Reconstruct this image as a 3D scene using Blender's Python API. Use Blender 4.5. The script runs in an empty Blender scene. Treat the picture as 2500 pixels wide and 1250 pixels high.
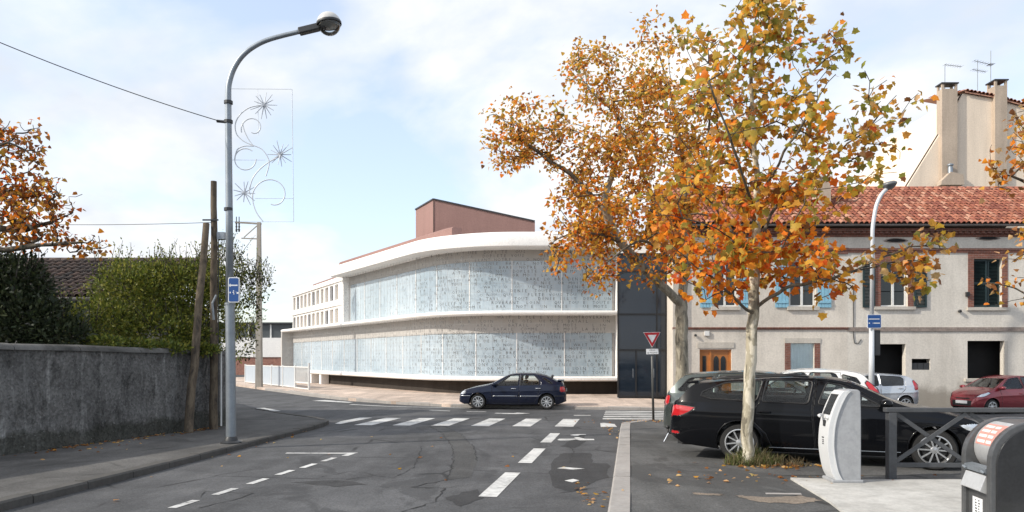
import bpy, bmesh, math, random
import numpy as np
from mathutils import Vector, Matrix
from math import radians, sin, cos, pi, atan2, sqrt

SC = bpy.context.scene
COL = SC.collection

# ------------------------------------------------------------------ camera
EYE, FPX, HOR = 1.75, 1800.0, 875.0
cam_d = bpy.data.cameras.new('camera')
cam = bpy.data.objects.new('camera', cam_d); COL.objects.link(cam)
cam.location = (0, 0, EYE); cam.rotation_euler = (radians(90), 0, 0)
cam_d.sensor_width = 36.0; cam_d.lens = 36.0 * FPX / 2500.0
cam_d.shift_y = (HOR - 625.0) / 2500.0
cam_d.clip_start = 0.1; cam_d.clip_end = 3000
SC.camera = cam

# ------------------------------------------------------------------ sky + sun
TO_SUN = Vector((-0.83, -0.31, 0.0)).normalized()
SUN_EL = radians(34)
TO_SUN = Vector((TO_SUN.x * cos(SUN_EL), TO_SUN.y * cos(SUN_EL), sin(SUN_EL)))
world = bpy.data.worlds.new('World'); SC.world = world; world.use_nodes = True
nt = world.node_tree; nt.nodes.clear()
def wn(t, **kw):
    n = nt.nodes.new(t)
    for k, v in kw.items(): setattr(n, k, v)
    return n
wl = nt.links.new
sky = wn('ShaderNodeTexSky', sky_type='NISHITA', sun_disc=False, sun_elevation=SUN_EL,
         sun_rotation=atan2(TO_SUN.x, TO_SUN.y), air_density=1.0, dust_density=1.6, ozone_density=1.4)
tc = wn('ShaderNodeTexCoord')
sep = wn('ShaderNodeSeparateXYZ'); wl(tc.outputs['Generated'], sep.inputs[0])
mz = wn('ShaderNodeMath', operation='MAXIMUM'); wl(sep.outputs['Z'], mz.inputs[0]); mz.inputs[1].default_value = 0.0
az = wn('ShaderNodeMath', operation='ADD'); wl(mz.outputs[0], az.inputs[0]); az.inputs[1].default_value = 0.34
dx = wn('ShaderNodeMath', operation='DIVIDE'); wl(sep.outputs['X'], dx.inputs[0]); wl(az.outputs[0], dx.inputs[1])
dy = wn('ShaderNodeMath', operation='DIVIDE'); wl(sep.outputs['Y'], dy.inputs[0]); wl(az.outputs[0], dy.inputs[1])
cb = wn('ShaderNodeCombineXYZ'); wl(dx.outputs[0], cb.inputs[0]); wl(dy.outputs[0], cb.inputs[1])
mp = wn('ShaderNodeMapping'); wl(cb.outputs[0], mp.inputs[0]); mp.inputs['Location'].default_value = (1.2, 2.3, 0.1)
n1 = wn('ShaderNodeTexNoise'); wl(mp.outputs[0], n1.inputs['Vector'])
n1.inputs['Scale'].default_value = 1.9; n1.inputs['Detail'].default_value = 9; n1.inputs['Roughness'].default_value = 0.52; n1.inputs['Distortion'].default_value = 0.35
rp = wn('ShaderNodeValToRGB'); wl(n1.outputs['Fac'], rp.inputs[0])
rp.color_ramp.elements[0].position = 0.385; rp.color_ramp.elements[1].position = 0.555
n2 = wn('ShaderNodeTexNoise'); wl(mp.outputs[0], n2.inputs['Vector'])
n2.inputs['Scale'].default_value = 2.7; n2.inputs['Detail'].default_value = 6
rc = wn('ShaderNodeValToRGB'); wl(n2.outputs['Fac'], rc.inputs[0])
rc.color_ramp.elements[0].position = 0.36; rc.color_ramp.elements[0].color = (0.70, 0.76, 0.85, 1)
rc.color_ramp.elements[1].position = 0.6; rc.color_ramp.elements[1].color = (1.0, 1.0, 1.0, 1)
SKY_STRENGTH = 0.15
sk = wn('ShaderNodeMixRGB', blend_type='ADD'); sk.inputs[0].default_value = 1.0
wl(sky.outputs[0], sk.inputs[1]); sk.inputs[2].default_value = (1.9, 1.95, 2.0, 1)   # thin high haze over the blue
cl = wn('ShaderNodeMixRGB', blend_type='MULTIPLY'); cl.inputs[0].default_value = 1.0
wl(rc.outputs[0], cl.inputs[1]); cl.inputs[2].default_value = (5.9, 5.9, 5.9, 1)
mx = wn('ShaderNodeMixRGB'); wl(rp.outputs[0], mx.inputs[0]); wl(sk.outputs[0], mx.inputs[1]); wl(cl.outputs[0], mx.inputs[2])
bg = wn('ShaderNodeBackground'); wl(mx.outputs[0], bg.inputs[0]); bg.inputs[1].default_value = SKY_STRENGTH
wo = wn('ShaderNodeOutputWorld'); wl(bg.outputs[0], wo.inputs[0])

sun_d = bpy.data.lights.new('sun', 'SUN'); sun = bpy.data.objects.new('sun', sun_d); COL.objects.link(sun)
sun_d.energy = 3.2; sun_d.angle = radians(1.2); sun_d.color = (1.0, 0.93, 0.82)
sun.rotation_euler = TO_SUN.to_track_quat('Z', 'Y').to_euler(); sun.location = (-30, -20, 40)
SC.view_settings.view_transform = 'Standard'; SC.view_settings.look = 'None'
SC.view_settings.exposure = 0.36; SC.view_settings.gamma = 1.0; SC.view_settings.use_curve_mapping = False

# ------------------------------------------------------------------ helpers
def ss(a, b, x):
    t = min(1.0, max(0.0, (x - a) / (b - a))); return t * t * (3 - 2 * t)
def g(x, y):                                        # height of the ground: falls gently away, dips by the far houses
    return -0.006 * min(max(0.0, y - 6.0), 28.0) - 0.20 * ss(8, 15, x) * ss(17, 28, y)
def pt(x, y, D):                                    # a point seen at photo pixel (x, y), D metres away
    return Vector(((x - 1250.0) / FPX * D, D, EYE - (y - HOR) / FPX * D))

class MB:
    def __init__(s): s.v = []; s.f = []; s.uv = None
    def add(s, vs, fs):
        b = len(s.v); s.v += [tuple(p) for p in vs]; s.f += [tuple(i + b for i in f) for f in fs]; return s
    def box(s, x0, x1, y0, y1, z0, z1, M=None):
        vs = [Vector((x, y, z)) for x in (x0, x1) for y in (y0, y1) for z in (z0, z1)]
        if M is not None: vs = [M @ p for p in vs]
        return s.add(vs, [(0, 1, 3, 2), (4, 6, 7, 5), (0, 4, 5, 1), (2, 3, 7, 6), (0, 2, 6, 4), (1, 5, 7, 3)])
    def beam(s, a, b, w, h, up=(0, 0, 1)):          # rectangular bar from a to b
        a = Vector(a); b = Vector(b); d = (b - a).normalized(); u = Vector(up)
        r = d.cross(u)
        if r.length < 1e-4: r = d.cross(Vector((0, 1, 0)))
        r.normalize(); u = r.cross(d)
        vs = [p + r * (sx * w / 2) + u * (sz * h / 2) for p in (a, b) for sx, sz in ((-1, -1), (1, -1), (1, 1), (-1, 1))]
        return s.add(vs, [(0, 1, 2, 3), (7, 6, 5, 4), (0, 4, 5, 1), (1, 5, 6, 2), (2, 6, 7, 3), (3, 7, 4, 0)])
    def tube(s, pts, rad, n=8, cap=True, closed=False):
        pts = [Vector(p) for p in pts]; m = len(pts)
        if not hasattr(rad, '__len__'): rad = [rad] * m
        vs = []; prev = None
        for i, p in enumerate(pts):
            if closed: d = pts[(i + 1) % m] - pts[i - 1]
            else: d = pts[min(i + 1, m - 1)] - pts[max(i - 1, 0)]
            if d.length < 1e-9: d = Vector((0, 0, 1))
            d.normalize()
            if prev is None:
                r = d.cross(Vector((0, 0, 1)))
                if r.length < 0.05: r = d.cross(Vector((0, 1, 0)))
            else: r = prev - d * prev.dot(d)
            if r.length < 1e-6: r = d.orthogonal()
            r.normalize(); prev = r; u = d.cross(r)
            for k in range(n):
                a = 2 * pi * k / n; vs.append(p + r * (cos(a) * rad[i]) + u * (sin(a) * rad[i]))
        fs = []
        for i in range(m if closed else m - 1):
            for k in range(n):
                a = i * n + k; b = i * n + (k + 1) % n; j = (i + 1) % m
                fs.append((a, b, j * n + (k + 1) % n, j * n + k))
        if cap and not closed:
            fs.append(tuple(range(n))[::-1]); fs.append(tuple((m - 1) * n + k for k in range(n)))
        return s.add(vs, fs)
    def lathe(s, prof, n=24, M=None, closed=False):  # prof: (r, z) turned about local z
        vs = []
        for r, z in prof:
            for k in range(n):
                a = 2 * pi * k / n; p = Vector((r * cos(a), r * sin(a), z)); vs.append(M @ p if M else p)
        m = len(prof); fs = []
        for i in range(m if closed else m - 1):
            for k in range(n):
                j = (i + 1) % m
                fs.append((i * n + k, i * n + (k + 1) % n, j * n + (k + 1) % n, j * n + k))
        return s.add(vs, fs)
    def prism(s, poly, a0, a1, ax='y'):             # polygon in the plane across ax, extruded a0..a1
        def P(p, a):
            if ax == 'y': return (p[0], a, p[1])
            if ax == 'x': return (a, p[0], p[1])
            return (p[0], p[1], a)
        n = len(poly); vs = [P(p, a0) for p in poly] + [P(p, a1) for p in poly]
        fs = [tuple(range(n)), tuple(range(2 * n - 1, n - 1, -1))] + [(i, n + i, n + (i + 1) % n, (i + 1) % n) for i in range(n)]
        return s.add(vs, fs)
    def obj(s, name, mat, parent=None, smooth=False, bevel=0, M=None, fixn=True, auto=None):
        me = bpy.data.meshes.new(name)
        vs = s.v if M is None else [tuple(M @ Vector(p)) for p in s.v]
        me.from_pydata(vs, [], s.f)
        if fixn:
            bm = bmesh.new(); bm.from_mesh(me); bmesh.ops.recalc_face_normals(bm, faces=bm.faces); bm.to_mesh(me); bm.free()
        if mat is not None: me.materials.append(mat)
        o = bpy.data.objects.new(name, me); COL.objects.link(o)
        if parent is not None: o.parent = parent
        if smooth:
            me.polygons.foreach_set('use_smooth', [True] * len(me.polygons))
            if auto:
                bm = bmesh.new(); bm.from_mesh(me)
                for e in bm.edges:
                    if len(e.link_faces) == 2 and e.calc_face_angle(0) > radians(auto): e.smooth = False
                bm.to_mesh(me); bm.free()
        if bevel:
            m = o.modifiers.new('bevel', 'BEVEL'); m.width = bevel; m.segments = 2; m.limit_method = 'ANGLE'
        return o

def tag(o, label, cat=None, group=None, kind=None):
    o['label'] = label
    if cat: o['category'] = cat
    if group: o['group'] = group
    if kind: o['kind'] = kind
    return o
def struct(o): o['kind'] = 'structure'; return o
def thing(name, label, cat, loc=(0, 0, 0), rz=0.0, group=None):
    o = bpy.data.objects.new(name, None); COL.objects.link(o); o.empty_display_size = 0.2
    o.location = loc; o.rotation_euler = (0, 0, rz)
    return tag(o, label, cat, group)
def link_mesh(name, me, parent, loc=(0, 0, 0), M=None):
    o = bpy.data.objects.new(name, me); COL.objects.link(o); o.parent = parent
    if M is not None: o.matrix_basis = M
    else: o.location = loc
    return o
_glyph = {}
def text_geo(body, size, res=2):                    # flat letters in the xz plane, centred; returns (verts, faces)
    key = (body, res)
    if key not in _glyph:
        cu = bpy.data.curves.new('lettering', 'FONT'); cu.body = body; cu.size = 1.0; cu.resolution_u = res
        cu.align_x = 'CENTER'; cu.align_y = 'CENTER'
        o = bpy.data.objects.new('lettering', cu); COL.objects.link(o)
        dg = bpy.context.evaluated_depsgraph_get(); me = o.evaluated_get(dg).to_mesh()
        _glyph[key] = ([tuple(v.co) for v in me.vertices], [tuple(p.vertices) for p in me.polygons])
        o.evaluated_get(dg).to_mesh_clear(); bpy.data.objects.remove(o); bpy.data.curves.remove(cu)
    vs, fs = _glyph[key]
    return [(x * size, 0.0, y * size) for x, y, z in vs], fs

# ------------------------------------------------------------------ materials
MATS = {}
def nodes(name):
    m = bpy.data.materials.new(name); m.use_nodes = True; t = m.node_tree; t.nodes.clear()
    out = t.nodes.new('ShaderNodeOutputMaterial'); b = t.nodes.new('ShaderNodeBsdfPrincipled'); t.links.new(b.outputs[0], out.inputs[0])
    MATS[name] = m; return m, t, b, out
def N(t, typ, ins=None, **kw):
    n = t.nodes.new(typ)
    for k, v in kw.items(): setattr(n, k, v)
    for k, v in (ins or {}).items():
        if isinstance(v, bpy.types.NodeSocket): t.links.new(v, n.inputs[k])
        else: n.inputs[k].default_value = v
    return n
def c4(c): return (c[0], c[1], c[2], 1.0)
def coords(t, scale=(1, 1, 1), world=False):
    tcn = N(t, 'ShaderNodeNewGeometry').outputs['Position'] if world else N(t, 'ShaderNodeTexCoord').outputs['Object']
    return N(t, 'ShaderNodeMapping', {'Vector': tcn, 'Scale': scale}).outputs[0]
def noise(t, vec, scale, detail=5, rough=0.55, dist=0.0):
    return N(t, 'ShaderNodeTexNoise', {'Vector': vec, 'Scale': scale, 'Detail': detail, 'Roughness': rough, 'Distortion': dist}).outputs['Fac']
def ramp(t, fac, stops):
    r = N(t, 'ShaderNodeValToRGB', {'Fac': fac}); e = r.color_ramp.elements
    while len(e) < len(stops): e.new(0.5)
    for i, (p, c) in enumerate(stops):
        e[i].position = p; e[i].color = c4(c) if hasattr(c, '__len__') else (c, c, c, 1)
    return r.outputs[0]
def mix(t, fac, a, b, mode='MIX'):
    n = N(t, 'ShaderNodeMixRGB', blend_type=mode)
    for i, v in ((0, fac), (1, a), (2, b)):
        if isinstance(v, bpy.types.NodeSocket): t.links.new(v, n.inputs[i])
        elif i == 0: n.inputs[0].default_value = v
        else: n.inputs[i].default_value = c4(v)
    return n.outputs[0]
def bump(t, b, h, strength=0.3, dist=0.02):
    n = N(t, 'ShaderNodeBump', {'Height': h, 'Strength': strength, 'Distance': dist}); t.links.new(n.outputs[0], b.inputs['Normal'])
def setc(t, b, v):
    if isinstance(v, bpy.types.NodeSocket): t.links.new(v, b.inputs['Base Color'])
    else: b.inputs['Base Color'].default_value = c4(v)

def plain(name, col, rough=0.6, metal=0.0, var=0.25, scale=3.0, coat=0.0, bmp=0.0, spec=0.5, fine=40.0, world=False):
    if name in MATS: return MATS[name]
    m, t, b, o = nodes(name); v = coords(t, world=world)
    n = noise(t, v, scale, 6, 0.6); n2_ = noise(t, v, fine, 3, 0.6)
    f = mix(t, 0.35, n, n2_)
    lo = [c * (1 - var) for c in col]; hi = [min(1, c * (1 + var)) for c in col]
    setc(t, b, ramp(t, f, [(0.3, lo), (0.7, hi)]))
    b.inputs['Roughness'].default_value = rough; b.inputs['Metallic'].default_value = metal
    b.inputs['Coat Weight'].default_value = coat; b.inputs['Specular IOR Level'].default_value = spec
    if bmp: bump(t, b, f, bmp, 0.01)
    return m

def asphalt(name, base, patch=True, tint=(1, 1, 1)):
    m, t, b, o = nodes(name); v = coords(t, world=True)
    big = noise(t, v, 0.22, 5, 0.6, 0.8); mid = noise(t, v, 1.3, 6, 0.65, 0.4); fine = noise(t, v, 70, 2, 0.7)
    streak = noise(t, coords(t, (1.6, 0.16, 1), True), 1.0, 5, 0.6, 0.5)
    B = Vector(base)
    c = ramp(t, big, [(0.3, B * 0.72), (0.5, B), (0.72, B * 1.35)])
    c = mix(t, 0.55, c, ramp(t, mid, [(0.3, (0.55,) * 3), (0.55, (1,) * 3), (0.75, (1.4, 1.38, 1.33))]), 'MULTIPLY')
    c = mix(t, 0.4, c, ramp(t, streak, [(0.35, (0.6,) * 3), (0.6, (1.25,) * 3)]), 'MULTIPLY')
    sp = N(t, 'ShaderNodeTexVoronoi', {'Vector': v, 'Scale': 55.0, 'Randomness': 1.0})
    c = mix(t, 0.5, c, ramp(t, sp.outputs['Color'], [(0.1, (0.55,) * 3), (0.9, (1.5,) * 3)]), 'MULTIPLY')
    if patch:                                       # tar repairs and cracks
        pn = noise(t, coords(t, (0.55, 0.3, 1), True), 1.0, 6, 0.62, 1.2)
        c = mix(t, ramp(t, pn, [(0.56, 0.0), (0.6, 0.55)]), c, B * 0.5)
        wv = N(t, 'ShaderNodeTexVoronoi', {'Vector': mix(t, 0.16, v, N(t, 'ShaderNodeTexNoise', {'Vector': v, 'Scale': 0.9, 'Detail': 6.0}).outputs['Color'], 'ADD'), 'Scale': 0.34}, feature='DISTANCE_TO_EDGE')
        brk = noise(t, v, 0.6, 3)
        ck = N(t, 'ShaderNodeMath', {0: ramp(t, wv.outputs['Distance'], [(0.004, 1.0), (0.012, 0.0)]), 1: ramp(t, brk, [(0.5, 0.0), (0.6, 0.85)])}, operation='MULTIPLY').outputs[0]
        c = mix(t, ck, c, B * 0.25)
    setc(t, b, c); b.inputs['Roughness'].default_value = 0.85; b.inputs['Specular IOR Level'].default_value = 0.3
    bump(t, b, mix(t, 0.5, fine, sp.outputs['Distance']), 0.5, 0.006)
    return m

def stained(name, base, dark, streak=0.5, rough=0.9, bmp=0.35, blotch=0.35, world=True, sc=1.0, foot=None):
    """weathered render or concrete: cloudy tone, vertical runs, pits"""
    m, t, b, o = nodes(name); v = coords(t, (sc, sc, sc), world)
    big = noise(t, v, 0.5, 6, 0.62, 0.4); fine = noise(t, v, 14, 6, 0.7)
    run = noise(t, coords(t, (2.4 * sc, 2.4 * sc, 0.22 * sc), world), 1.0, 6, 0.65, 0.3)
    c = mix(t, blotch, base, ramp(t, big, [(0.32, Vector(dark)), (0.62, Vector(base)), (0.8, Vector(base) * 1.15)]))
    c = mix(t, streak, c, ramp(t, run, [(0.3, (0.42, 0.41, 0.4)), (0.55, (1, 1, 1)), (0.75, (1.25, 1.24, 1.22))]), 'MULTIPLY')
    c = mix(t, 0.35, c, ramp(t, fine, [(0.3, (0.6,) * 3), (0.6, (1.15,) * 3)]), 'MULTIPLY')
    if foot is not None:                            # splash dirt with a ragged shape of its own along the foot of the wall
        z = N(t, 'ShaderNodeSeparateXYZ', {0: N(t, 'ShaderNodeNewGeometry').outputs['Position']}).outputs['Z']
        hz = N(t, 'ShaderNodeMath', {0: z, 1: foot[0]}, operation='SUBTRACT').outputs[0]
        hz = N(t, 'ShaderNodeMath', {0: hz, 1: foot[1]}, operation='DIVIDE').outputs[0]
        hz = N(t, 'ShaderNodeMath', {0: hz, 1: noise(t, v, 1.6, 6, 0.7, 0.5)}, operation='SUBTRACT').outputs[0]
        c = mix(t, ramp(t, hz, [(0.0, 0.75), (0.35, 0.0)]), c, foot[2])
    setc(t, b, c); b.inputs['Roughness'].default_value = rough; b.inputs['Specular IOR Level'].default_value = 0.25
    bump(t, b, mix(t, 0.4, fine, run), bmp, 0.012)
    return m

def brick_mat(name, c1, c2, mortar, sx=1.0):
    m, t, b, o = nodes(name); v = N(t, 'ShaderNodeMapping', {'Vector': N(t, 'ShaderNodeNewGeometry').outputs['Position'], 'Rotation': (radians(90), 0, 0)}).outputs[0]
    br = N(t, 'ShaderNodeTexBrick', {'Vector': v, 'Color1': c4(c1), 'Color2': c4(c2), 'Mortar': c4(mortar), 'Scale': 1.0, 'Mortar Size': 0.008, 'Brick Width': 0.24 * sx, 'Row Height': 0.075, 'Mortar Smooth': 0.2})
    n = noise(t, v, 5, 5, 0.7)
    setc(t, b, mix(t, 0.6, br.outputs['Color'], ramp(t, n, [(0.3, (0.5,) * 3), (0.65, (1.2,) * 3)]), 'MULTIPLY'))
    b.inputs['Roughness'].default_value = 0.9; bump(t, b, br.outputs['Fac'], -0.4, 0.01)
    return m

def tile_mat(name, cols):
    m, t, b, o = nodes(name); r = N(t, 'ShaderNodeObjectInfo').outputs['Random']
    at = N(t, 'ShaderNodeAttribute', attribute_name='tint').outputs['Fac']
    rr = N(t, 'ShaderNodeMath', {0: r, 1: at}, operation='ADD').outputs[0]
    rr = N(t, 'ShaderNodeMath', {0: rr, 1: 1.0}, operation='MODULO').outputs[0]
    c = ramp(t, rr, [(i / (len(cols) - 1) * 0.98 + 0.01, Vector(q)) for i, q in enumerate(cols)])
    n = noise(t, coords(t, world=True), 9, 6, 0.7)
    setc(t, b, mix(t, 0.6, c, ramp(t, n, [(0.3, (0.45,) * 3), (0.65, (1.25,) * 3)]), 'MULTIPLY'))
    b.inputs['Roughness'].default_value = 0.85; bump(t, b, n, 0.3, 0.01)
    return m

def paint(name, col, metal=0.0, coat=0.8, dirt=0.15):
    m, t, b, o = nodes(name); v = coords(t)
    n = noise(t, v, 2.2, 6, 0.65)
    z = N(t, 'ShaderNodeSeparateXYZ', {0: v}).outputs['Z']
    zz = N(t, 'ShaderNodeMath', {0: z, 1: N(t, 'ShaderNodeMath', {0: n, 1: 0.5}, operation='MULTIPLY').outputs[0]}, operation='SUBTRACT').outputs[0]
    dust = ramp(t, zz, [(0.0, dirt), (0.3, dirt * 0.15)])
    setc(t, b, mix(t, dust, col, (0.16, 0.145, 0.125)))
    rr = N(t, 'ShaderNodeMath', {0: 0.22, 1: N(t, 'ShaderNodeMath', {0: dust, 1: 1.2}, operation='MULTIPLY').outputs[0]}, operation='ADD').outputs[0]
    t.links.new(rr, b.inputs['Roughness']); b.inputs['Metallic'].default_value = metal
    b.inputs['Coat Weight'].default_value = coat; b.inputs['Coat Roughness'].default_value = 0.06; b.inputs['Specular IOR Level'].default_value = 0.5 if coat > 0.5 else 0.25 if coat > 0.4 else 0.08
    return m
def glass(name, tint=(0.75, 0.8, 0.8), alpha=0.35, rough=0.02, dark=(0.02, 0.025, 0.03)):
    """thin glass: part mirror, part clear, part dark film"""
    m, t, b, o = nodes(name)
    tr = N(t, 'ShaderNodeBsdfTransparent', {'Color': c4(tint)}); gl = N(t, 'ShaderNodeBsdfGlossy', {'Color': (1, 1, 1, 1), 'Roughness': rough})
    fr = N(t, 'ShaderNodeFresnel', {'IOR': 1.45})
    setc(t, b, dark); b.inputs['Roughness'].default_value = 0.1
    m1 = N(t, 'ShaderNodeMixShader', {0: alpha, 1: tr.outputs[0], 2: b.outputs[0]})
    m2 = N(t, 'ShaderNodeMixShader', {0: fr.outputs[0], 1: m1.outputs[0], 2: gl.outputs[0]})
    t.links.new(m2.outputs[0], o.inputs[0]); return m
def leafmat(name, trans=0.45):
    m, t, b, o = nodes(name)
    at = N(t, 'ShaderNodeAttribute', attribute_name='tone').outputs['Color']
    n = noise(t, coords(t), 18, 3, 0.6)
    c = mix(t, 0.5, at, ramp(t, n, [(0.3, (0.6, 0.55, 0.5)), (0.65, (1.2, 1.2, 1.2))]), 'MULTIPLY')
    setc(t, b, c); b.inputs['Roughness'].default_value = 0.55; b.inputs['Specular IOR Level'].default_value = 0.35
    tl = N(t, 'ShaderNodeBsdfTranslucent', {'Color': c})
    ms = N(t, 'ShaderNodeMixShader', {0: trans, 1: b.outputs[0], 2: tl.outputs[0]}); t.links.new(ms.outputs[0], o.inputs[0])
    return m
def bark_mat(name, pale, mid, dark, scale=1.0):
    m, t, b, o = nodes(name); v = coords(t, (7 * scale, 7 * scale, 2.6 * scale), True)
    n = noise(t, v, 1.0, 6, 0.6, 0.6); n2_ = noise(t, v, 5, 5, 0.7)
    c = ramp(t, n, [(0.38, Vector(dark)), (0.42, Vector(mid)), (0.50, Vector(mid)), (0.53, Vector(pale)), (0.75, Vector(pale) * 1.1)])
    setc(t, b, mix(t, 0.5, c, ramp(t, n2_, [(0.3, (0.6,) * 3), (0.65, (1.1,) * 3)]), 'MULTIPLY'))
    b.inputs['Roughness'].default_value = 0.9; bump(t, b, mix(t, 0.4, n, n2_), 0.5, 0.02)
    return m
def marking(name):
    m, t, b, o = nodes(name); v = coords(t, world=True)
    n = noise(t, v, 9, 7, 0.75, 0.3); n3 = noise(t, v, 1.1, 4, 0.6)
    f = mix(t, 0.45, n, n3)
    setc(t, b, ramp(t, f, [(0.36, (0.09, 0.09, 0.088)), (0.43, (0.4, 0.4, 0.39)), (0.55, (0.62, 0.62, 0.6))]))
    b.inputs['Roughness'].default_value = 0.7; return m

M_road = asphalt('asphalt', (0.084, 0.085, 0.088))
M_foot = asphalt('footway_asphalt', (0.105, 0.102, 0.098))
M_lot = asphalt('parking_asphalt', (0.10, 0.10, 0.098), patch=True)
M_pink = asphalt('pink_paving', (0.52, 0.42, 0.35), patch=False)
M_mark = marking('road_paint')
M_kerb = stained('kerb_concrete', (0.36, 0.34, 0.32), (0.2, 0.19, 0.18), 0.2)
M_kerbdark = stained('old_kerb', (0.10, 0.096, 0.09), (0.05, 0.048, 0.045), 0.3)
M_slab = stained('slab_concrete', (0.53, 0.52, 0.49), (0.36, 0.35, 0.325), 0.35, blotch=0.9, sc=1.7)
def grimy():
    """old garden wall: black mould, lime runs, pits"""
    m, t, b, o = nodes('grimy_concrete'); v = coords(t, world=True)
    base = ramp(t, noise(t, v, 0.7, 6, 0.65, 0.4), [(0.3, (0.095, 0.094, 0.092)), (0.7, (0.17, 0.168, 0.163))])
    runs = noise(t, coords(t, (3.2, 3.2, 0.28), True), 1.0, 7, 0.7, 0.5)
    c = mix(t, ramp(t, runs, [(0.54, 0.0), (0.7, 0.75)]), base, (0.34, 0.34, 0.33))
    mould = noise(t, coords(t, (1.9, 1.9, 0.9), True), 1.3, 9, 0.74, 0.5)
    c = mix(t, ramp(t, mould, [(0.48, 0.0), (0.64, 0.85)]), c, (0.035, 0.035, 0.033))
    z = N(t, 'ShaderNodeSeparateXYZ', {0: N(t, 'ShaderNodeNewGeometry').outputs['Position']}).outputs['Z']
    zt_ = N(t, 'ShaderNodeMath', {0: z, 1: N(t, 'ShaderNodeMath', {0: runs, 1: 1.6}, operation='MULTIPLY').outputs[0]}, operation='ADD').outputs[0]
    c = mix(t, ramp(t, zt_, [(0.0, 0.0), (1.0, 0.0)]), c, (0.02, 0.02, 0.02))
    algae = N(t, 'ShaderNodeMath', {0: z, 1: N(t, 'ShaderNodeMath', {0: noise(t, v, 1.8, 6, 0.7, 0.5), 1: 0.7}, operation='MULTIPLY').outputs[0]}, operation='SUBTRACT').outputs[0]
    c = mix(t, ramp(t, algae, [(-0.0, 0.7), (0.12, 0.0)]), c, (0.035, 0.037, 0.028))
    pit = N(t, 'ShaderNodeTexVoronoi', {'Vector': v, 'Scale': 26.0})
    c = mix(t, 0.6, c, ramp(t, pit.outputs['Color'], [(0.1, (0.5,) * 3), (0.9, (1.5,) * 3)]), 'MULTIPLY')
    sp = noise(t, v, 22, 3, 0.6); c = mix(t, ramp(t, sp, [(0.68, 0.0), (0.72, 0.8)]), c, (0.33, 0.33, 0.32))
    setc(t, b, c); b.inputs['Roughness'].default_value = 0.95; b.inputs['Specular IOR Level'].default_value = 0.2
    bump(t, b, mix(t, 0.5, mould, pit.outputs['Distance']), 0.7, 0.015); return m
M_wallc = grimy()
M_cop = stained('coping_concrete', (0.16, 0.156, 0.148), (0.035, 0.035, 0.032), 0.3, bmp=0.8, blotch=0.9, sc=2.2)
M_white = stained('white_render', (0.86, 0.84, 0.81), (0.8, 0.78, 0.75), 0.05, bmp=0.05, blotch=0.3)
M_beige = plain('beige_panel', (0.46, 0.44, 0.415), 0.8, var=0.08)
M_plinth = stained('dark_plinth', (0.05, 0.042, 0.036), (0.03, 0.026, 0.024), 0.4)
M_terra = stained('terracotta_panel', (0.31, 0.185, 0.162), (0.27, 0.157, 0.137), 0.15, bmp=0.05, rough=0.7)
M_black = plain('black_plastic', (0.02, 0.02, 0.021), 0.5, var=0.2)
M_rubber = plain('rubber', (0.018, 0.018, 0.018), 0.8, var=0.3, bmp=0.2)
M_steel = plain('galvanised', (0.27, 0.30, 0.33), 0.45, 0.6, var=0.18, scale=6)
M_dkmetal = plain('dark_metal', (0.045, 0.047, 0.05), 0.5, 0.3, var=0.2)
M_paintgrey = plain('barrier_paint', (0.06, 0.063, 0.068), 0.5, 0.0, var=0.3, scale=8, bmp=0.1)
M_chrome = plain('chrome', (0.75, 0.76, 0.78), 0.2, 1.0, var=0.05)
M_alloy = plain('alloy', (0.55, 0.56, 0.57), 0.35, 0.85, var=0.1)
M_wood = bark_mat('weathered_wood', (0.16, 0.125, 0.085), (0.11, 0.085, 0.06), (0.06, 0.048, 0.036), 1.0)
M_conc = stained('pole_concrete', (0.36, 0.33, 0.29), (0.2, 0.185, 0.16), 0.3, sc=2)
# ------------------------------------------------------------------ ground, road, pavements
def sheet(name, poly, mat, dz=0.0, hf=g, step=1.0, skirt=0.0, parent=None, flat=None):
    bm = bmesh.new(); vs = [bm.verts.new((x, y, 0)) for x, y in poly]; bm.faces.new(vs)
    xs = [p[0] for p in poly]; ys = [p[1] for p in poly]
    def cuts(lo, hi, ax):
        k = math.floor(lo / step) + 1
        while k * step < hi:
            co = (k * step, 0, 0) if ax == 0 else (0, k * step, 0); no = (1, 0, 0) if ax == 0 else (0, 1, 0)
            bmesh.ops.bisect_plane(bm, geom=bm.verts[:] + bm.edges[:] + bm.faces[:], plane_co=co, plane_no=no); k += 1
    cuts(min(xs), max(xs), 0); cuts(min(ys), max(ys), 1)
    if skirt:
        be = [e for e in bm.edges if e.is_boundary]
        r = bmesh.ops.extrude_edge_only(bm, edges=be)
        low = set(v for v in r['geom'] if isinstance(v, bmesh.types.BMVert))
    else: low = set()
    for v in bm.verts: v.co.z = (hf(v.co.x, v.co.y) + dz) - (skirt if v in low else 0)
    bmesh.ops.recalc_face_normals(bm, faces=bm.faces)
    if sum(f.normal.z for f in bm.faces) < 0: bmesh.ops.reverse_faces(bm, faces=bm.faces)
    me = bpy.data.meshes.new(name); bm.to_mesh(me); bm.free(); me.materials.append(mat)
    o = bpy.data.objects.new(name, me); COL.objects.link(o); o.parent = parent
    return o

def axis(fine0, fine1, far, st):
    a = [-far, -far / 3, -far / 8]; x = fine0
    a = [q for q in a if q < fine0 - 5]
    while x <= fine1: a.append(x); x += st
    return a + [q for q in (far / 8, far / 3, far) if q > fine1 + 5]
gx = axis(-34, 34, 900, 1.0); gy = axis(-10, 80, 900, 1.0)
gv = [(x, y, g(x, y)) for y in gy for x in gx]; nx = len(gx)
gf = [(j * nx + i, j * nx + i + 1, (j + 1) * nx + i + 1, (j + 1) * nx + i) for j in range(len(gy) - 1) for i in range(nx - 1)]
road = struct(MB().add(gv, gf).obj('road', M_road, fixn=False))

RD = Vector((0.160, 0.987, 0))                      # the way the road runs
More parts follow.
